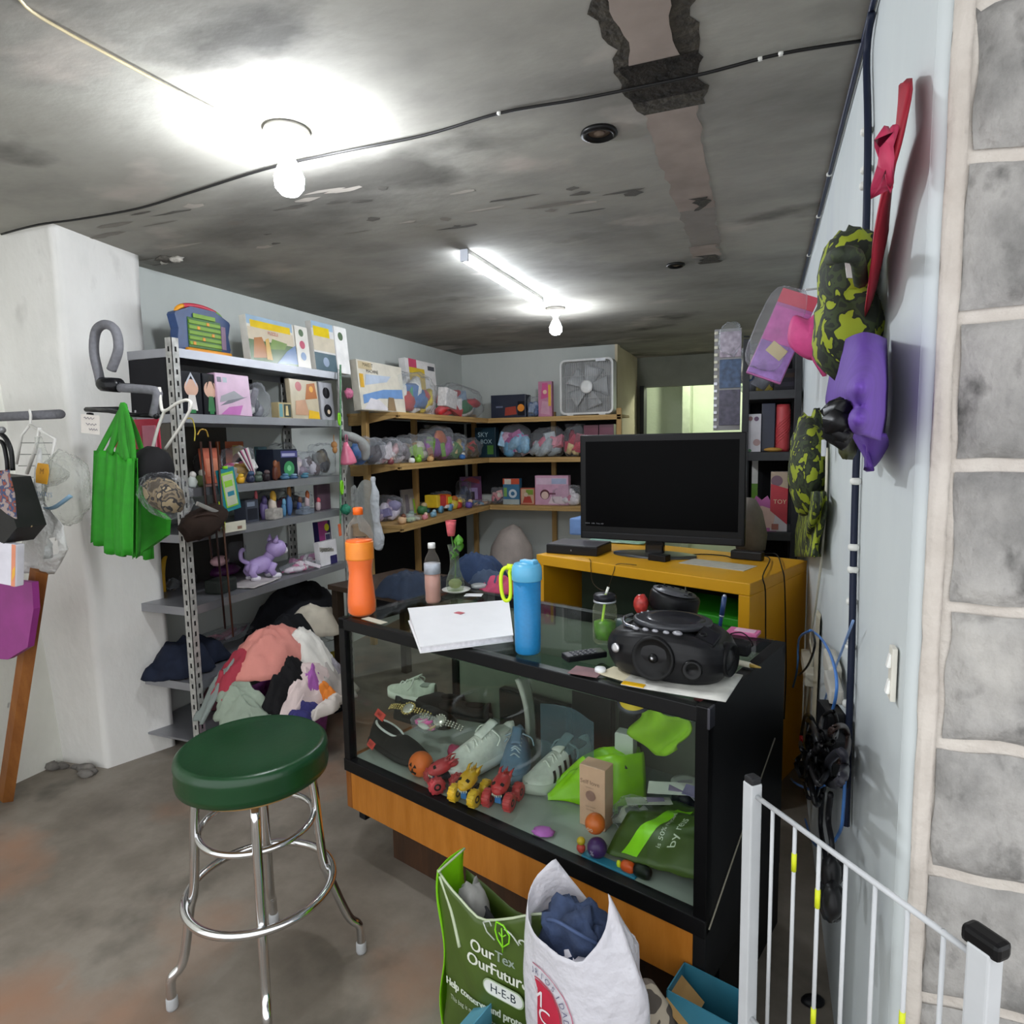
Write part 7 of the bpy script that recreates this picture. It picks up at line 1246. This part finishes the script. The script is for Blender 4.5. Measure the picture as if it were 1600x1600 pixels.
# thin cables, blue network leads, adapters
cable('white_cable', 'thin cream cable hanging down the right wall beside the camouflage trousers', [w_(x, y, .01) for x, y in ((1292, 700), (1291, 760), (1288, 820), (1283, 880), (1277, 930), (1270, 975), (1266, 1000), (1270, 1030), (1262, 1080), (1258, 1120))], .006, '#d0cbb8', 5)
cable('blue_cable', 'blue network cable looping widest, from shelf height down to the gate rail', [w_(x, y, .05) for x, y in ((1266, 985), (1248, 1000), (1245, 1050), (1232, 1100), (1224, 1160), (1232, 1210), (1260, 1232), (1290, 1225))], .006, '#3d6fb0', 5)
cable('blue_cable', 'blue network cable running from the cream cable end diagonally to the knot of wires', [w_(x, y, .04) for x, y in ((1268, 985), (1285, 1000), (1302, 1035), (1307, 1080), (1295, 1125), (1278, 1145))], .005, '#3f73b8', 5)
cable('blue_cable', 'pale blue cable slanting off the dark conduit down to the knot of wires', [w_(x, y, .02) for x, y in ((1333, 970), (1318, 1010), (1303, 1050), (1290, 1090), (1278, 1130))], .004, '#7d9ac8', 5)
cable('blue_cable', 'blue cable hanging lowest behind the gate bars', [w_(x, y, .03) for x, y in ((1322, 1180), (1318, 1260), (1312, 1300), (1290, 1325), (1270, 1315), (1258, 1280))], .005, '#3a6aa8', 5)
cable('black_wire', 'black wire hooking from the cream cable end to the white socket block', [w_(x, y, .05) for x, y in ((1270, 988), (1273, 1010), (1262, 1040), (1248, 1055))], .005, '#111111', 5)
t, q = wallthing('socket_block', 'off white socket block with plugs low on the right wall', 'socket block', 1285, 1042, .02)
b = MB(); b.box(w_(1262, 1042, .02)-q, (.035, .3, .05), .006); b.build('socket_body', M('#c9c5b6', .5), t); b = MB(); b.box(w_(1300, 1042, .02)-q, (.03, .16, .05), .006); b.build('socket_body', M('#b9b5aa', .5), t); b = MB(); b.box(w_(1302, 1073, .03)-q, (.03, .14, .035), .005); b.build('plug', M('#a9a69e', .5), t)
t, q = wallthing('wall_batten', 'pale dirty wooden batten running down the right wall behind the wires', 'batten', 1276, 1040, .01); b = MB(); b.tube([w_(1279, 960, .005)-q, w_(1272, 1130, .005)-q], [(.06, .008)]*2, 4, flat=(0, 1, 0), smooth=False); b.build('batten', M('#b9b29c', .7, var=.2), t)
r = rnd(21)
t, q = wallthing('wire_bundle', 'tangled bundle of black wires and loops on the right wall under the sockets', 'wires', 1280, 1180, .05)
for i in range(13):
    cx, cy = r.uniform(1258, 1310), r.uniform(1120, 1225); L = []
    for k in range(6): a = k*1.05+r.uniform(-.3, .3); L.append(w_(cx+r.uniform(9, 17)*math.cos(a), cy+r.uniform(18, 45)*math.sin(a), r.uniform(.02, .1))-q)
    b = MB(); b.tube(catm(L, 4, True), r.uniform(.004, .008), 6, True); b.build('wire_loop', M(r.choice(['#0f0f11', '#141416', '#0c0c0e', '#2a1c18', '#1b1b22']), .4), t)
for (x, y, s, c) in ((1298, 1140, (.04, .09, .11), '#0e0e10'), (1305, 1185, (.04, .07, .1), '#111113'), (1265, 1155, (.03, .05, .05), '#15151a'), (1252, 1200, (.03, .04, .04), '#0d0d0f'), (1288, 1205, (.03, .05, .03), '#b9ad8c'), (1253, 1155, (.014, .03, .02), '#b01f2c'), (1265, 1175, (.01, .012, .09), '#c9c9c6')):
    b = MB(); b.box(w_(x, y, .04)-q, s, .006, rot(0, 0, 10)); b.build('adapter', M(c, .4), t)
t, q = wallthing('black_plugs', 'cluster of black plugs and leads lying low by the wall behind the gate', 'plugs', 1298, 1390, .06)
for i in range(6):
    x, y = r.uniform(1285, 1312), r.uniform(1355, 1415); b = MB(); b.ball(w_(x, y, r.uniform(.03, .08))-q, (.016, .024, .03), 12, seed=i, amp=.2); b.build('plug', M('#0f0f11', .4), t)
b = MB(); b.tube(catm([w_(x, y, .05)-q for x, y in ((1298, 1240), (1294, 1280), (1300, 1320), (1296, 1360))], 5), .006, 6); b.build('wire', BLACK, t); b = MB(); b.tube(catm([w_(x, y, .04)-q for x, y in ((1285, 1240), (1282, 1290), (1290, 1340), (1288, 1370))], 5), .006, 6); b.build('wire', BLACK, t)
b = MB(); b.tube([(x, y, -q.z+.004) for x, y in ((-.1, -.02), (.0, -.04))], .004, 5)
# ---------------------------------------------------------------- black shelving at the back right
BSY = oy(1168, 610, 3.9).y; KX0 = oy(1160, 610, BSY).x; KX1 = XR-.01; KZ = [1.765, 1.425, .975, .55]
t = thing('black_shelving', 'dark metal shelving standing against the right wall behind the television', 'shelving', (KX0, BSY, 0))
DM = M('#2b2c2e', .5, .3, .2, 20)
wx = KX1-KX0
for x in (0, wx-.036):
    for y in (0, .4): b = MB(); b.bb(x, x+.036, y, y+.036, 0, 2.05, .003); b.build('post', DM, t)
for z in KZ: b = MB(); b.bb(.0, wx, .003, .433, z-.05, z-.002, .002); b.build('shelf_board', M('#3a3b3d', .45, .3, .2), t)
b = MB(); b.bb(.0, wx, .425, .433, .2, 2.0); b.build('back_panel', M('#121214', .8), t)
def kx(px, py=700): return oy(px, py, BSY+.05).x
def kbox(name, lab, cat, px0, px1, ptop, z, d, col, pats=(), rz=0, cap=None, dy=.03):
    x0, x1 = kx(px0, ptop+30), kx(px1, ptop+30); h = oy((px0+px1)/2, ptop, BSY+.05).z-z
    return package(name, lab, cat, ((x0+x1)/2, BSY+dy+d/2, z), rz, x1-x0, d, h, col, pats)
Z = KZ[1]-.001
kbox('white_beauty_box', 'white carton with faint drawings beside the television on the black shelving', 'carton', 1168, 1189, 647, Z, .06, '#c9c6cc', [('c', .2, .88, .06, '#8a5a5a'), ('c', .65, .87, .06, '#5d3a5c'), ('c', .7, .25, .09, '#a98a8a'), ('c', .2, .04, .04, '#3c7a4a')])
kbox('navy_case', 'navy blue case standing between white carton and red tumbler', 'case', 1190, 1211, 630, Z, .12, '#232a40', [], 0, None, .06)
p = Vector(((kx(1211, 690)+kx(1234, 690))/2, BSY+.09, Z)); h = oy(1222, 632, BSY+.09).z-Z; rr_ = (kx(1234)-kx(1211))/2
t = thing('red_tumbler', 'coral red ridged tumbler on the middle black shelf', 'tumbler', p); b = MB(); b.lathe([(0, 0), (rr_*.92, 0), (rr_, .02), (rr_, h-.02), (rr_*.94, h), (0, h)], n=28); 
for k in range(7): b.tube([(rr_*1.0*math.cos(a), rr_*1.0*math.sin(a), .02+(h-.05)*((i/14)*.55+k*.075)) for i, a in enumerate([R_(180+i*13) for i in range(15)])], .003, 5)
b.build('cup', M('#c9494e', .45, var=.06), t)
b = MB(); b.ball((0, 0, .012), (.05, .02, .012), 12); solo('yellow_sponge', b, M('#b98a3c', .7), 'small ochre sponge at the foot of the red tumbler', 'sponge', (kx(1208, 690), BSY+.035, Z))
Z = KZ[0]-.001
bagged('bagged_jewellery', 'shiny clear packs on the top black shelf at its left edge', 'bagged goods', (kx(1190, 560)-.02, BSY+.2, Z), 0, .2, .2, .3, ['#c9c4b0', '#b8a02c', '#8a8a94', '#3a3a44', '#2f5a8a'], 401, None, True, 9)
kbox('dark_board_game', 'dark flat boxes stacked on the top black shelf behind the doll package', 'toy box', 1210, 1243, 575, Z, .2, '#1d1c22', [('r', .05, .2, .95, .4, '#2c2a34'), ('r', .05, .6, .95, .8, '#33261f')], 0, None, .1)
Z = KZ[2]-.001
b = MB(); w = .16
b.prism([(-.08, 0), (.08, 0), (.1, .14), (.085, .17), (.055, .155), (.03, .2), (0, .175), (-.03, .2), (-.055, .155), (-.085, .17), (-.1, .14)], -.02, .02, rot(90), 0)
b.prism([(-.06, .02), (.06, .02), (.075, .12), (0, .145), (-.075, .12)], .0205, .022, rot(90), 1)
o = solo('pink_crown_pack', b, [M('#c06aa8', .5), M('#d9b9ac', .5)], 'pink scalloped crown shaped card pack behind the television right edge', 'toy card', (kx(1190, 800), BSY+.05, Z))
kbox('red_white_box', 'tall red and white box with slanted panel on the lower black shelf', 'toy box', 1204, 1231, 737, Z, .07, '#d3ccd0', [('r', 0, .72, 1, 1, '#b9a48c'), ('c', .35, .85, .09, '#7a5a6a'), ('p', [(0, .35), (1, .12), (1, .72), (0, .8)], '#c02c3c'), ('t', 'TOY', .55, .5, .1, '#e0d0a8'), ('r', .1, .03, .5, .13, '#a8685c')])
kbox('green_box', 'small green and white pack at the back of the lower black shelf', 'carton', 1174, 1184, 712, Z, .05, '#5d8a2c', [('r', 0, .6, 1, 1, '#c9c9c4')], 0, None, .25)
b = MB(); b.box((0, 0, .03), (.2, .2, .06), .006); b.box((.02, 0, .085), (.16, .18, .05), .006); solo('dark_folded_stack', b, M('#4a2622', .8, var=.4, scale=20), 'dark reddish folded stack on the lowest visible black shelf', 'stack', ((KX0+KX1)/2, BSY+.2, KZ[3]))
# hanging jewellery card on the shelving's left side
t = thing('jewellery_cards', 'tall strip of carded jewellery hanging on the left side of the black shelving', 'card strip', (KX0-.07, BSY+.02, 0), 0)
zt = oy(1145, 512, BSY).z; zb = oy(1145, 672, BSY).z
b = MB(); b.bb(-.085, .06, 0, .006, zb, zt, .002); b.build('backing_card', M('#8a8888', .4, var=.2, scale=10), t)
for i, (c, f0, f1) in enumerate((('#a89aa8', .72, .97), ('#3a4f6e', .42, .7), ('#4a4658', .05, .4))): b = MB(); b.bb(-.055, .06, -.006, 0, zb+(zt-zb)*f0, zb+(zt-zb)*f1, .002); b.build('printed_card', M(c, .35, var=.4, scale=40), t)
for i in range(14): b = MB(); b.box((-.075, -.004, zb+.02+(zt-zb-.04)*i/13), (.02, .006, .018), .003); b.build('charm', M('#c9c6b4' if i > 6 else '#d9d9e0', .3, .3), t)
b = MB(); b.ball((.0, -.02, zt-.06), (.06, .03, .09), 16, seed=6, amp=.3); b.build('foil_wrap', CLEARBAG, t)
b = MB(); b.tube([(.07, .002, zt-.05), (.1, .01, zt-.05)], .005, 6); b.build('hook', DM, t)
b = MB(); b.lathe([(.07, 0), (.085, .08), (.055, .19), (.025, .25), (0, .255)], n=20)
for i, v in enumerate(b.v): b.v[i] = v*(1+.12*noise.noise(v*9))
solo('grey_sack', b, M('#7d756c', .85, var=.15, bump=.3), 'grey cloth sack rising behind the television right end', 'sack', (oy(1178, 850, 3.3).x-.02, 3.42, YH))
# ================================================================ foreground: stool, bags, gate
SX, SY = -1.275, 1.315; SHH = .7
t = thing('bar_stool', 'chrome bar stool with round dark green vinyl seat', 'stool', (SX, SY, 0), 0)
b = MB(); R0 = .197
b.lathe([(0, SHH-.085), (R0*.9, SHH-.085), (R0*.985, SHH-.078), (R0*1.0, SHH-.06), (R0*.985, SHH-.035), (R0*1.0, SHH-.022), (R0*.985, SHH-.008), (R0*.93, SHH+.002), (R0*.9, SHH), (R0*.6, SHH+.006), (0, SHH+.008)], n=64); b.build('seat_cushion', M('#0e3a1c', .3, var=.08, scale=8, bump=.04, bscale=90), t)
b = MB(); b.lathe([(0, SHH-.095), (R0*.86, SHH-.095), (R0*.88, SHH-.084), (0, SHH-.084)], n=40); b.build('seat_board', M('#a8824f', .7), t)
b = MB(); b.lathe([(0, SHH-.125), (.055, SHH-.125), (.075, SHH-.1), (.075, SHH-.095), (0, SHH-.095)], n=24); b.build('swivel_plate', CHROME, t)
feet = [(-1.451, 1.153), (-1.081, 1.493), (-1.411, 1.499), (-1.121, 1.147)]
for fx, fy in feet:
    d = Vector((fx-SX, fy-SY, 0)); L = d.length; d.normalize()
    P = [(.02, SHH-.112), (.1, SHH-.104), (.14, SHH-.118), (.152, SHH-.16), (.166, .33), (.18, .27), (L-.035, .13), (L-.005, .09), (L, .06), (L, .012)]
    b = MB(); b.tube(catm([d*r_+Vector((0, 0, z)) for r_, z in P], 5), .0125, 14); lg = b.build('leg', CHROME, t)
    b = MB(); b.lathe([(0, 0), (.014, 0), (.0155, .006), (.015, .03), (.0125, .034)], d*L, 16); b.build('rubber_foot', M('#a9aaab', .5), lg)
for z, r_, th, nm in ((.475, .148, .0085, 'upper_ring'), (.29, .192, .0115, 'foot_ring')):
    b = MB(); b.tube([(r_*math.cos(a), r_*math.sin(a), z) for a in [i*math.pi/32 for i in range(64)]], th, 12, True); b.build(nm, CHROME, t)
# ---------------------------------------------------------------- white safety gate
GZ = .88; GL = oz(1176, 1222, GZ); GR = oz(1540, 1472, GZ); GA = math.degrees(math.atan2(GR.y-GL.y, GR.x-GL.x)); GW = (GR-GL).xy.length
t = thing('safety_gate', 'white metal safety gate with thin bars standing in front of the right wall', 'gate', (GL.x, GL.y, 0), GA)
GM = M('#c4c6c8', .4, var=.05)
b = MB(); b.bb(-.012, .012, -.012, .012, 0, GZ, .003); b.build('post', GM, t); b = MB(); b.bb(-.011, .011, -.011, .011, GZ-.002, GZ+.012, .004); b.build('end_cap', M('#2a2a2c', .4), t)
b = MB(); b.bb(GW-.014, GW+.014, -.014, .014, 0, GZ-.004, .003); b.build('post', GM, t); b = MB(); b.box((GW, 0, GZ+.002), (.046, .026, .022), .006); b.build('latch_knob', M('#0e0e10', .35), t)
zr = GZ-.022; zl = .42
b = MB(); b.cyl((.012, 0, zr), (GW-.012, 0, zr-.005), .0045, 10); b.build('rail', GM, t); b = MB(); b.cyl((.012, 0, zl), (GW-.012, 0, zl), .0045, 10); b.build('rail', GM, t)
nb = 7
for i in range(nb):
    x = GW*(i+1)/(nb+1); b = MB(); b.cyl((x, 0, zl), (x, 0, zr), .0033, 8); br = b.build('bar', GM, t)
    for zz in {1: (.79,), 2: (.76, .55), 5: (.68,)}.get(i, ()): b = MB(); b.cyl((x, 0, zz-.016), (x, 0, zz+.016), .0042, 8); b.build('yellow_tape', M('#d3dc1c', .5), br)
# ---------------------------------------------------------------- green reusable bag, white carrier bag, boxes
def bagfront(u): return u
by = 1.34
q0, q1 = oy(682, 1600, by), oy(870, 1440, by)
t = thing('reusable_bag', 'dark green shopping bag with neon green sides and white lettering on the floor', 'shopping bag', (-.73, by, 0), -12)
OG = M('#45591f', .38, var=.12, scale=9); NG = M('#82cf12', .4, var=.1)
w, d, h = .3, .11, .36
def gb(u, v):                                               # front panel: dips where the mouth sags
    x = -.0+w*u; zt = h+.075-.085*min(1, u*1.9)**.8+.1*max(0, u-.4)/.6
    z = .004+(zt-.004)*v; return Vector((x+.012*math.sin(v*5)*(1-u), -.012*math.sin(u*math.pi)*math.sin(v*math.pi)+.016*max(0, .35-u)*v*2+.006*noise.noise(Vector((u*5, v*5, 2))), z))
b = MB(); b.grid(gb, 26, 24); b.build('front_panel', OG, t, solid=.002)
b = MB(); b.grid(lambda u, v: Vector((w*u, d+.01*math.sin(u*7), (h+.02-.05*math.sin(u*math.pi))*v)), 12, 10); b.build('back_panel', OG, t, solid=.002)
b = MB(); b.grid(lambda u, v: Vector((-.016*math.sin(u*math.pi)*(1-.5*v)-.01*math.sin(v*9), d*u, (h+.08)*v)), 8, 20); b.build('gusset', NG, t, solid=.002)
b = MB(); b.grid(lambda u, v: Vector((w+.01*math.sin(u*math.pi), d*u, (h-.01)*v)), 8, 10); b.build('gusset', NG, t, solid=.002)
b = MB(); b.tube([gb(u/12, 1.0)+Vector((0, -.001, 0)) for u in range(13)], .003, 6); b.tube([Vector((-.002, y/6*d, h+.078)) for y in range(7)], .003, 6); b.tube(catm([gb(.02, .98), gb(.14, .86), gb(.24, .7)+Vector((0, -.004, 0))], 5), .0045, 6); b.build('pale_binding', M('#b9c4a4', .45), t)
b = MB(); b.bb(.01, w-.01, .01, d-.01, .003, .01); b.build('bottom', OG, t)
def gtext(s, x, z, size, col, nm='lettering', sx=1.0):
    b = MB(); b.text(s, size, Matrix(), sx=sx, warp=lambda p: (lambda q: Vector((x+p.x, q.y-.0035, z+p.y)))(gb(min(1, max(0, (x+p.x)/w)), min(1, max(0, (z+p.y)/(h-.02)))))); b.build(nm, M(col, .45), t)
def bold(s, x, z, size, col, sx=1.0):
    b = MB()
    for dx_ in (-.0012, 0, .0012): b.text(s, size, Matrix(), sx=sx, warp=lambda p, dx_=dx_: (lambda q: Vector((x+p.x+dx_, q.y-.0035-.0002*dx_/.0012, z+p.y)))(gb(min(1, max(0, (x+p.x)/w)), min(1, max(0, (z+p.y)/(h-.02))))))
    b.build('lettering', M(col, .45), t)
bold('Our', .135, .295, .042, '#d9dccf'); bold('Texas', .215, .298, .036, '#8d9a8c', .95); bold('Our', .125, .257, .042, '#d9dccf'); bold('Future', .212, .258, .042, '#d9dccf', .95); gtext('S', .245, .345, .05, '#cfd6c8')
b = MB(); b.at(mv(.2, -.0165, .218) @ rot(90)); c = [(sx*(.038)+.02*math.cos(a), .02*math.sin(a)) for sx, a0 in ((1, -90), (-1, 90)) for a in [R_(a0+i*18) for i in range(11)]]; b.prism(c, 0, .001, k=0); b.prism([(x*.94, y*.86) for x, y in c], .001, .0016, k=1); b.build('oval_badge', [M('#9fb08c', .4), M('#d9dcd6', .4)], t)
b = MB(); b.at(mv(.2, -.0185, .218) @ rot(90)); b.text('H-E-B', .03, Matrix()); b.build('badge_lettering', M('#1c2a34', .4), t)
bold('Help conserve and protect', .14, .155, .028, '#cfd6c4', .82); gtext('This bag is made from 50% recycled', .13, .12, .017, '#b9c4ac', 'small_lettering', .8)
b = MB(); b.bb(.1, .2, -.017, -.0155, .05, .09, .0); b.build('neon_patch', NG, t)
b = MB(); b.at(mv(.2, -.0145, .364) @ rot(90, 0, 0)); lf = [(0, -.03), (.018, -.012), (.02, .008), (.004, .026), (-.016, .028), (-.02, .006), (-.014, -.014)]; b.tube([(x, y, .001) for x, y in lf], .0022, 5, True); b.tube([(0, -.042, .001), (0, -.02, .001), (-.002, .018, .001)], .0018, 5); b.tube([(0, -.004, .001), (.01, .006, .001)], .0015, 5); b.tube([(0, -.006, .001), (-.01, .004, .001)], .0015, 5); b.build('leaf_emblem', M('#86d61a', .4), t)
b = MB(); b.at(mv(.185, -.0135, .362) @ rot(90)); b.tube([(-.04, .012, .001), (-.022, .022, .001), (-.016, .012, .001)], .0018, 5); b.tube([(-.04, .012, .001), (-.03, -.008, .001), (-.008, -.02, .001)], .0018, 5); b.tube(catm([(.02, .02, .001), (.04, .014, .001), (.06, -.004, .001)], 4), .0018, 5); b.build('outline_emblem', M('#b9c0b4', .4), t)
t = thing('clothes_in_bag', 'grey and black clothes stuffed in the dark green shopping bag', 'clothing', (-.73, by, 0), -12)
b = MB(); b.ball((.14, .055, .18), (.12, .045, .14), 22, seed=4, amp=.3); b.build('cloth', M('#2b2b2d', .9, var=.4, scale=12), t); b = MB(); b.ball((.06, .06, .3), (.04, .035, .09), 16, seed=8, amp=.4); b.build('pale_cloth', M('#8d8c88', .9, var=.3), t)
# white carrier bag on the blue carton
t = thing('carrier_bag', 'white plastic carrier bag with round red emblem and knotted handles, full of jeans', 'carrier bag', oz(905, 1600, .12).to_3d()*0+Vector((-.335, 1.255, .0)), -14)
WB = clear('#f3f3f5', .3, .3, '#e6e4ea', .35)
H0 = oy(905, 1460, 1.2).z
def cb(u, v):
    a = 2*math.pi*u; c, s = math.cos(a), math.sin(a); rx_ = .128+.012*math.sin(v*3)+.01*math.sin(a*3+v*4); ry_ = .085
    rim = .435+.0*c
    # two handles: left and right of the mouth rise to points
    ad = lambda t0: abs((a-R_(t0)+math.pi) % (2*math.pi)-math.pi); hl = max(0, 1-ad(152)/R_(62)); hr = max(0, 1-ad(-22)/R_(52))
    ztop = .452-.02*max(0, s)+.125*hl**1.05+.125*hr
    z = .07+(ztop-.07)*v; k = 1-.5*max(0, v-.7)/.3*hr-.15*max(0, v-.8)/.2*hl
    k *= .9+.1*min(1, v*4)
    n = 1+.05*noise.noise(Vector((c*2.2, s*2.2, v*4)))+.03*noise.noise(Vector((c*6, s*6, v*5)))
    return Vector((c*rx_*k*n, s*ry_*k*n*(1-.35*hr*v), z))
b = MB(); b.grid(cb, 60, 26, True); b.build('film', WB, t, solid=.001)
b = MB(); b.ball((-.01, .0, .26), (.1, .064, .17), 24, seed=9, amp=.16); b.build('film_lining', M('#d5d3da', .6), t)
# red emblem: ring, disc, initials and lettering round it
def onbag(x, z):
    x = max(-.119, x); a = math.pi*1.5+math.asin(max(-.95, min(.95, x/.13))); v = (z-.07)/.36; q = cb((a/(2*math.pi)) % 1, min(1, max(0, v))); return Vector((x, q.y-.0045, z))
EX, EZ = -.062, .305
def disc(r0, r1, col, nm, e=0):
    b = MB(); b.grid(lambda u, v: onbag(EX+(r0+(r1-r0)*v)*math.cos(u*6.2832), EZ+(r0+(r1-r0)*v)*math.sin(u*6.2832))+Vector((0, -e, 0)), 40, 5, True); b.build(nm, M(col, .45), t)
disc(.0, .054, '#b9243f', 'red_disc'); disc(.056, .0585, '#b9243f', 'inner_ring'); disc(.083, .0855, '#b96a80', 'outer_ring')
for s, x, z, sz in (('M', -.01, .018, .05), ('C', .012, -.016, .05)): b = MB(); b.text(s, sz, Matrix(), warp=lambda p, x=x, z=z: onbag(EX+x+p.x, EZ+z+p.y)+Vector((0, -.0015, 0))); b.build('initial', M('#e6dde0', .45), t)
word = 'CURIOSIDAD'
b = MB()
for i, ch in enumerate(word):
    a = R_(128-i*13.5); cx, cz = .07*math.cos(a), .07*math.sin(a); ca, sa = math.cos(a-math.pi/2), math.sin(a-math.pi/2)
    b.text(ch, .018, Matrix(), warp=lambda p: onbag(EX+cx+p.x*ca-p.y*sa, EZ+cz+p.x*sa+p.y*ca)+Vector((0, -.001, 0)))
b.text('.', .05, Matrix(), warp=lambda p: onbag(EX+.07+p.x, EZ-.02+p.y)); b.text('F', .018, Matrix(), warp=lambda p: onbag(EX+.062+p.y*.8, EZ-.04-p.x)); b.build('ring_lettering', M('#5d5a78', .5), t)
t = thing('jeans_in_bag', 'blue jeans bulging out of the white carrier bag', 'clothing', (-.345, 1.265, .0), -14)
b = MB(); b.ball((-.02, .012, .415), (.08, .05, .075), 30, seed=5, amp=.42, freq=2.6); b.ball((.045, .02, .38), (.05, .045, .08), 18, seed=3, amp=.4); b.build('denim', M('#2f3d5a', .85, var=.35, scale=26, bump=.3), t)
b = MB(); b.tube(catm([(-.07, -.025, .455), (-.03, -.045, .48), (.02, -.04, .47), (.05, -.02, .45)], 5), .004, 6); b.build('seam', M('#3f5074', .8), t)
def carton(name, lab, loc, rz, w, d, h, col):
    t = thing(name, lab, 'box', loc, rz); b = MB(); s = .003
    for (x0, x1, y0, y1) in ((-w/2, w/2, -d/2, -d/2+s), (-w/2, w/2, d/2-s, d/2), (-w/2, -w/2+s, -d/2, d/2), (w/2-s, w/2, -d/2, d/2)): b.bb(x0, x1, y0, y1, .001, h, 0, 0)
    b.bb(-w/2, w/2, -d/2, d/2, .001, .005, 0, 1); b.build('carton_walls', [M(col, .55, var=.15, scale=9), M('#8a6238', .8)], t)
    return t
t = carton('blue_carton', 'light blue printed carton beneath the white carrier bag', (-.4, 1.26, 0), -14, .36, .2, .17, '#4f8fa6')
b = MB(); b.at(mv(-.182, 0, .16) @ rot(0, -35)); b.bb(-.06, 0, -.1, .1, 0, .003); b.build('flap', M('#5a9ab0', .55, var=.15), t); b = MB(); b.bb(-.12, .0, -.105, -.1005, .0, .06); b.build('brown_tape', M('#8a5a34', .6), t)
b = MB(); b.at(mv(-.13, -.1015, .07) @ rot(90)); b.lathe([(.014, 0), (.02, 0), (.02, .001), (.014, .001)], n=20); b.build('round_print', M('#8fc0cc', .5), t)
t = carton('blue_carton', 'small blue carton on the floor by the counter right end, behind the gate', (-.085, 1.4, 0), -17, .16, .1, .26, '#2c6f84')
b = MB(); b.at(mv(-.08, -.02, .24) @ rot(0, 35)); b.bb(0, .07, -.05, .05, 0, .003); b.build('flap', M('#a8834f', .7), t)
t = thing('camouflage_sack', 'brown grey camouflage cloth sack between the carrier bag and the counter end', 'sack', (-.215, 1.36, 0), -10)
b = MB(); b.lathe([(0, 0), (.085, .0), (.1, .05), (.09, .14), (.055, .23), (.015, .28), (0, .285)], n=26)
for i, v in enumerate(b.v): b.v[i] = Vector((v.x*(1+.1*noise.noise(v*8)), v.y*.6*(1+.15*noise.noise(v*8)), max(0, v.z+.01*noise.noise(v*12))))
b.build('cloth', camo(['#5c5349', '#6b6158', '#a59a88', '#4a433c'], 9), t)
b = MB(); b.ball((0, 0, .012), (.03, .02, .012), 12, seed=1, amp=.2); solo('rubber_stub', b, BLACK, 'small black rubber piece on the floor behind the gate', 'rubber piece', oz(1270, 1570, 0), 20)
b = MB(); b.tube(catm([oz(1108, 1430, .33), oz(1150, 1350, .42), oz(1200, 1265, .5)], 3), .0018, 5); t = thing('pale_string', 'thin pale string stretched diagonally across the counter black end panel', 'string', (0, 0, 0)); b = MB()
P = [cw(CL+.004, .01, .36), cw(CL+.004, .25, .5), cw(CL+.004, .5, .64)]; t.location = P[0]; b.tube([p-P[0] for p in P], .002, 6); b.build('strand', M('#8a8676', .6), t)
if _fo: bpy.data.objects.remove(_fo)
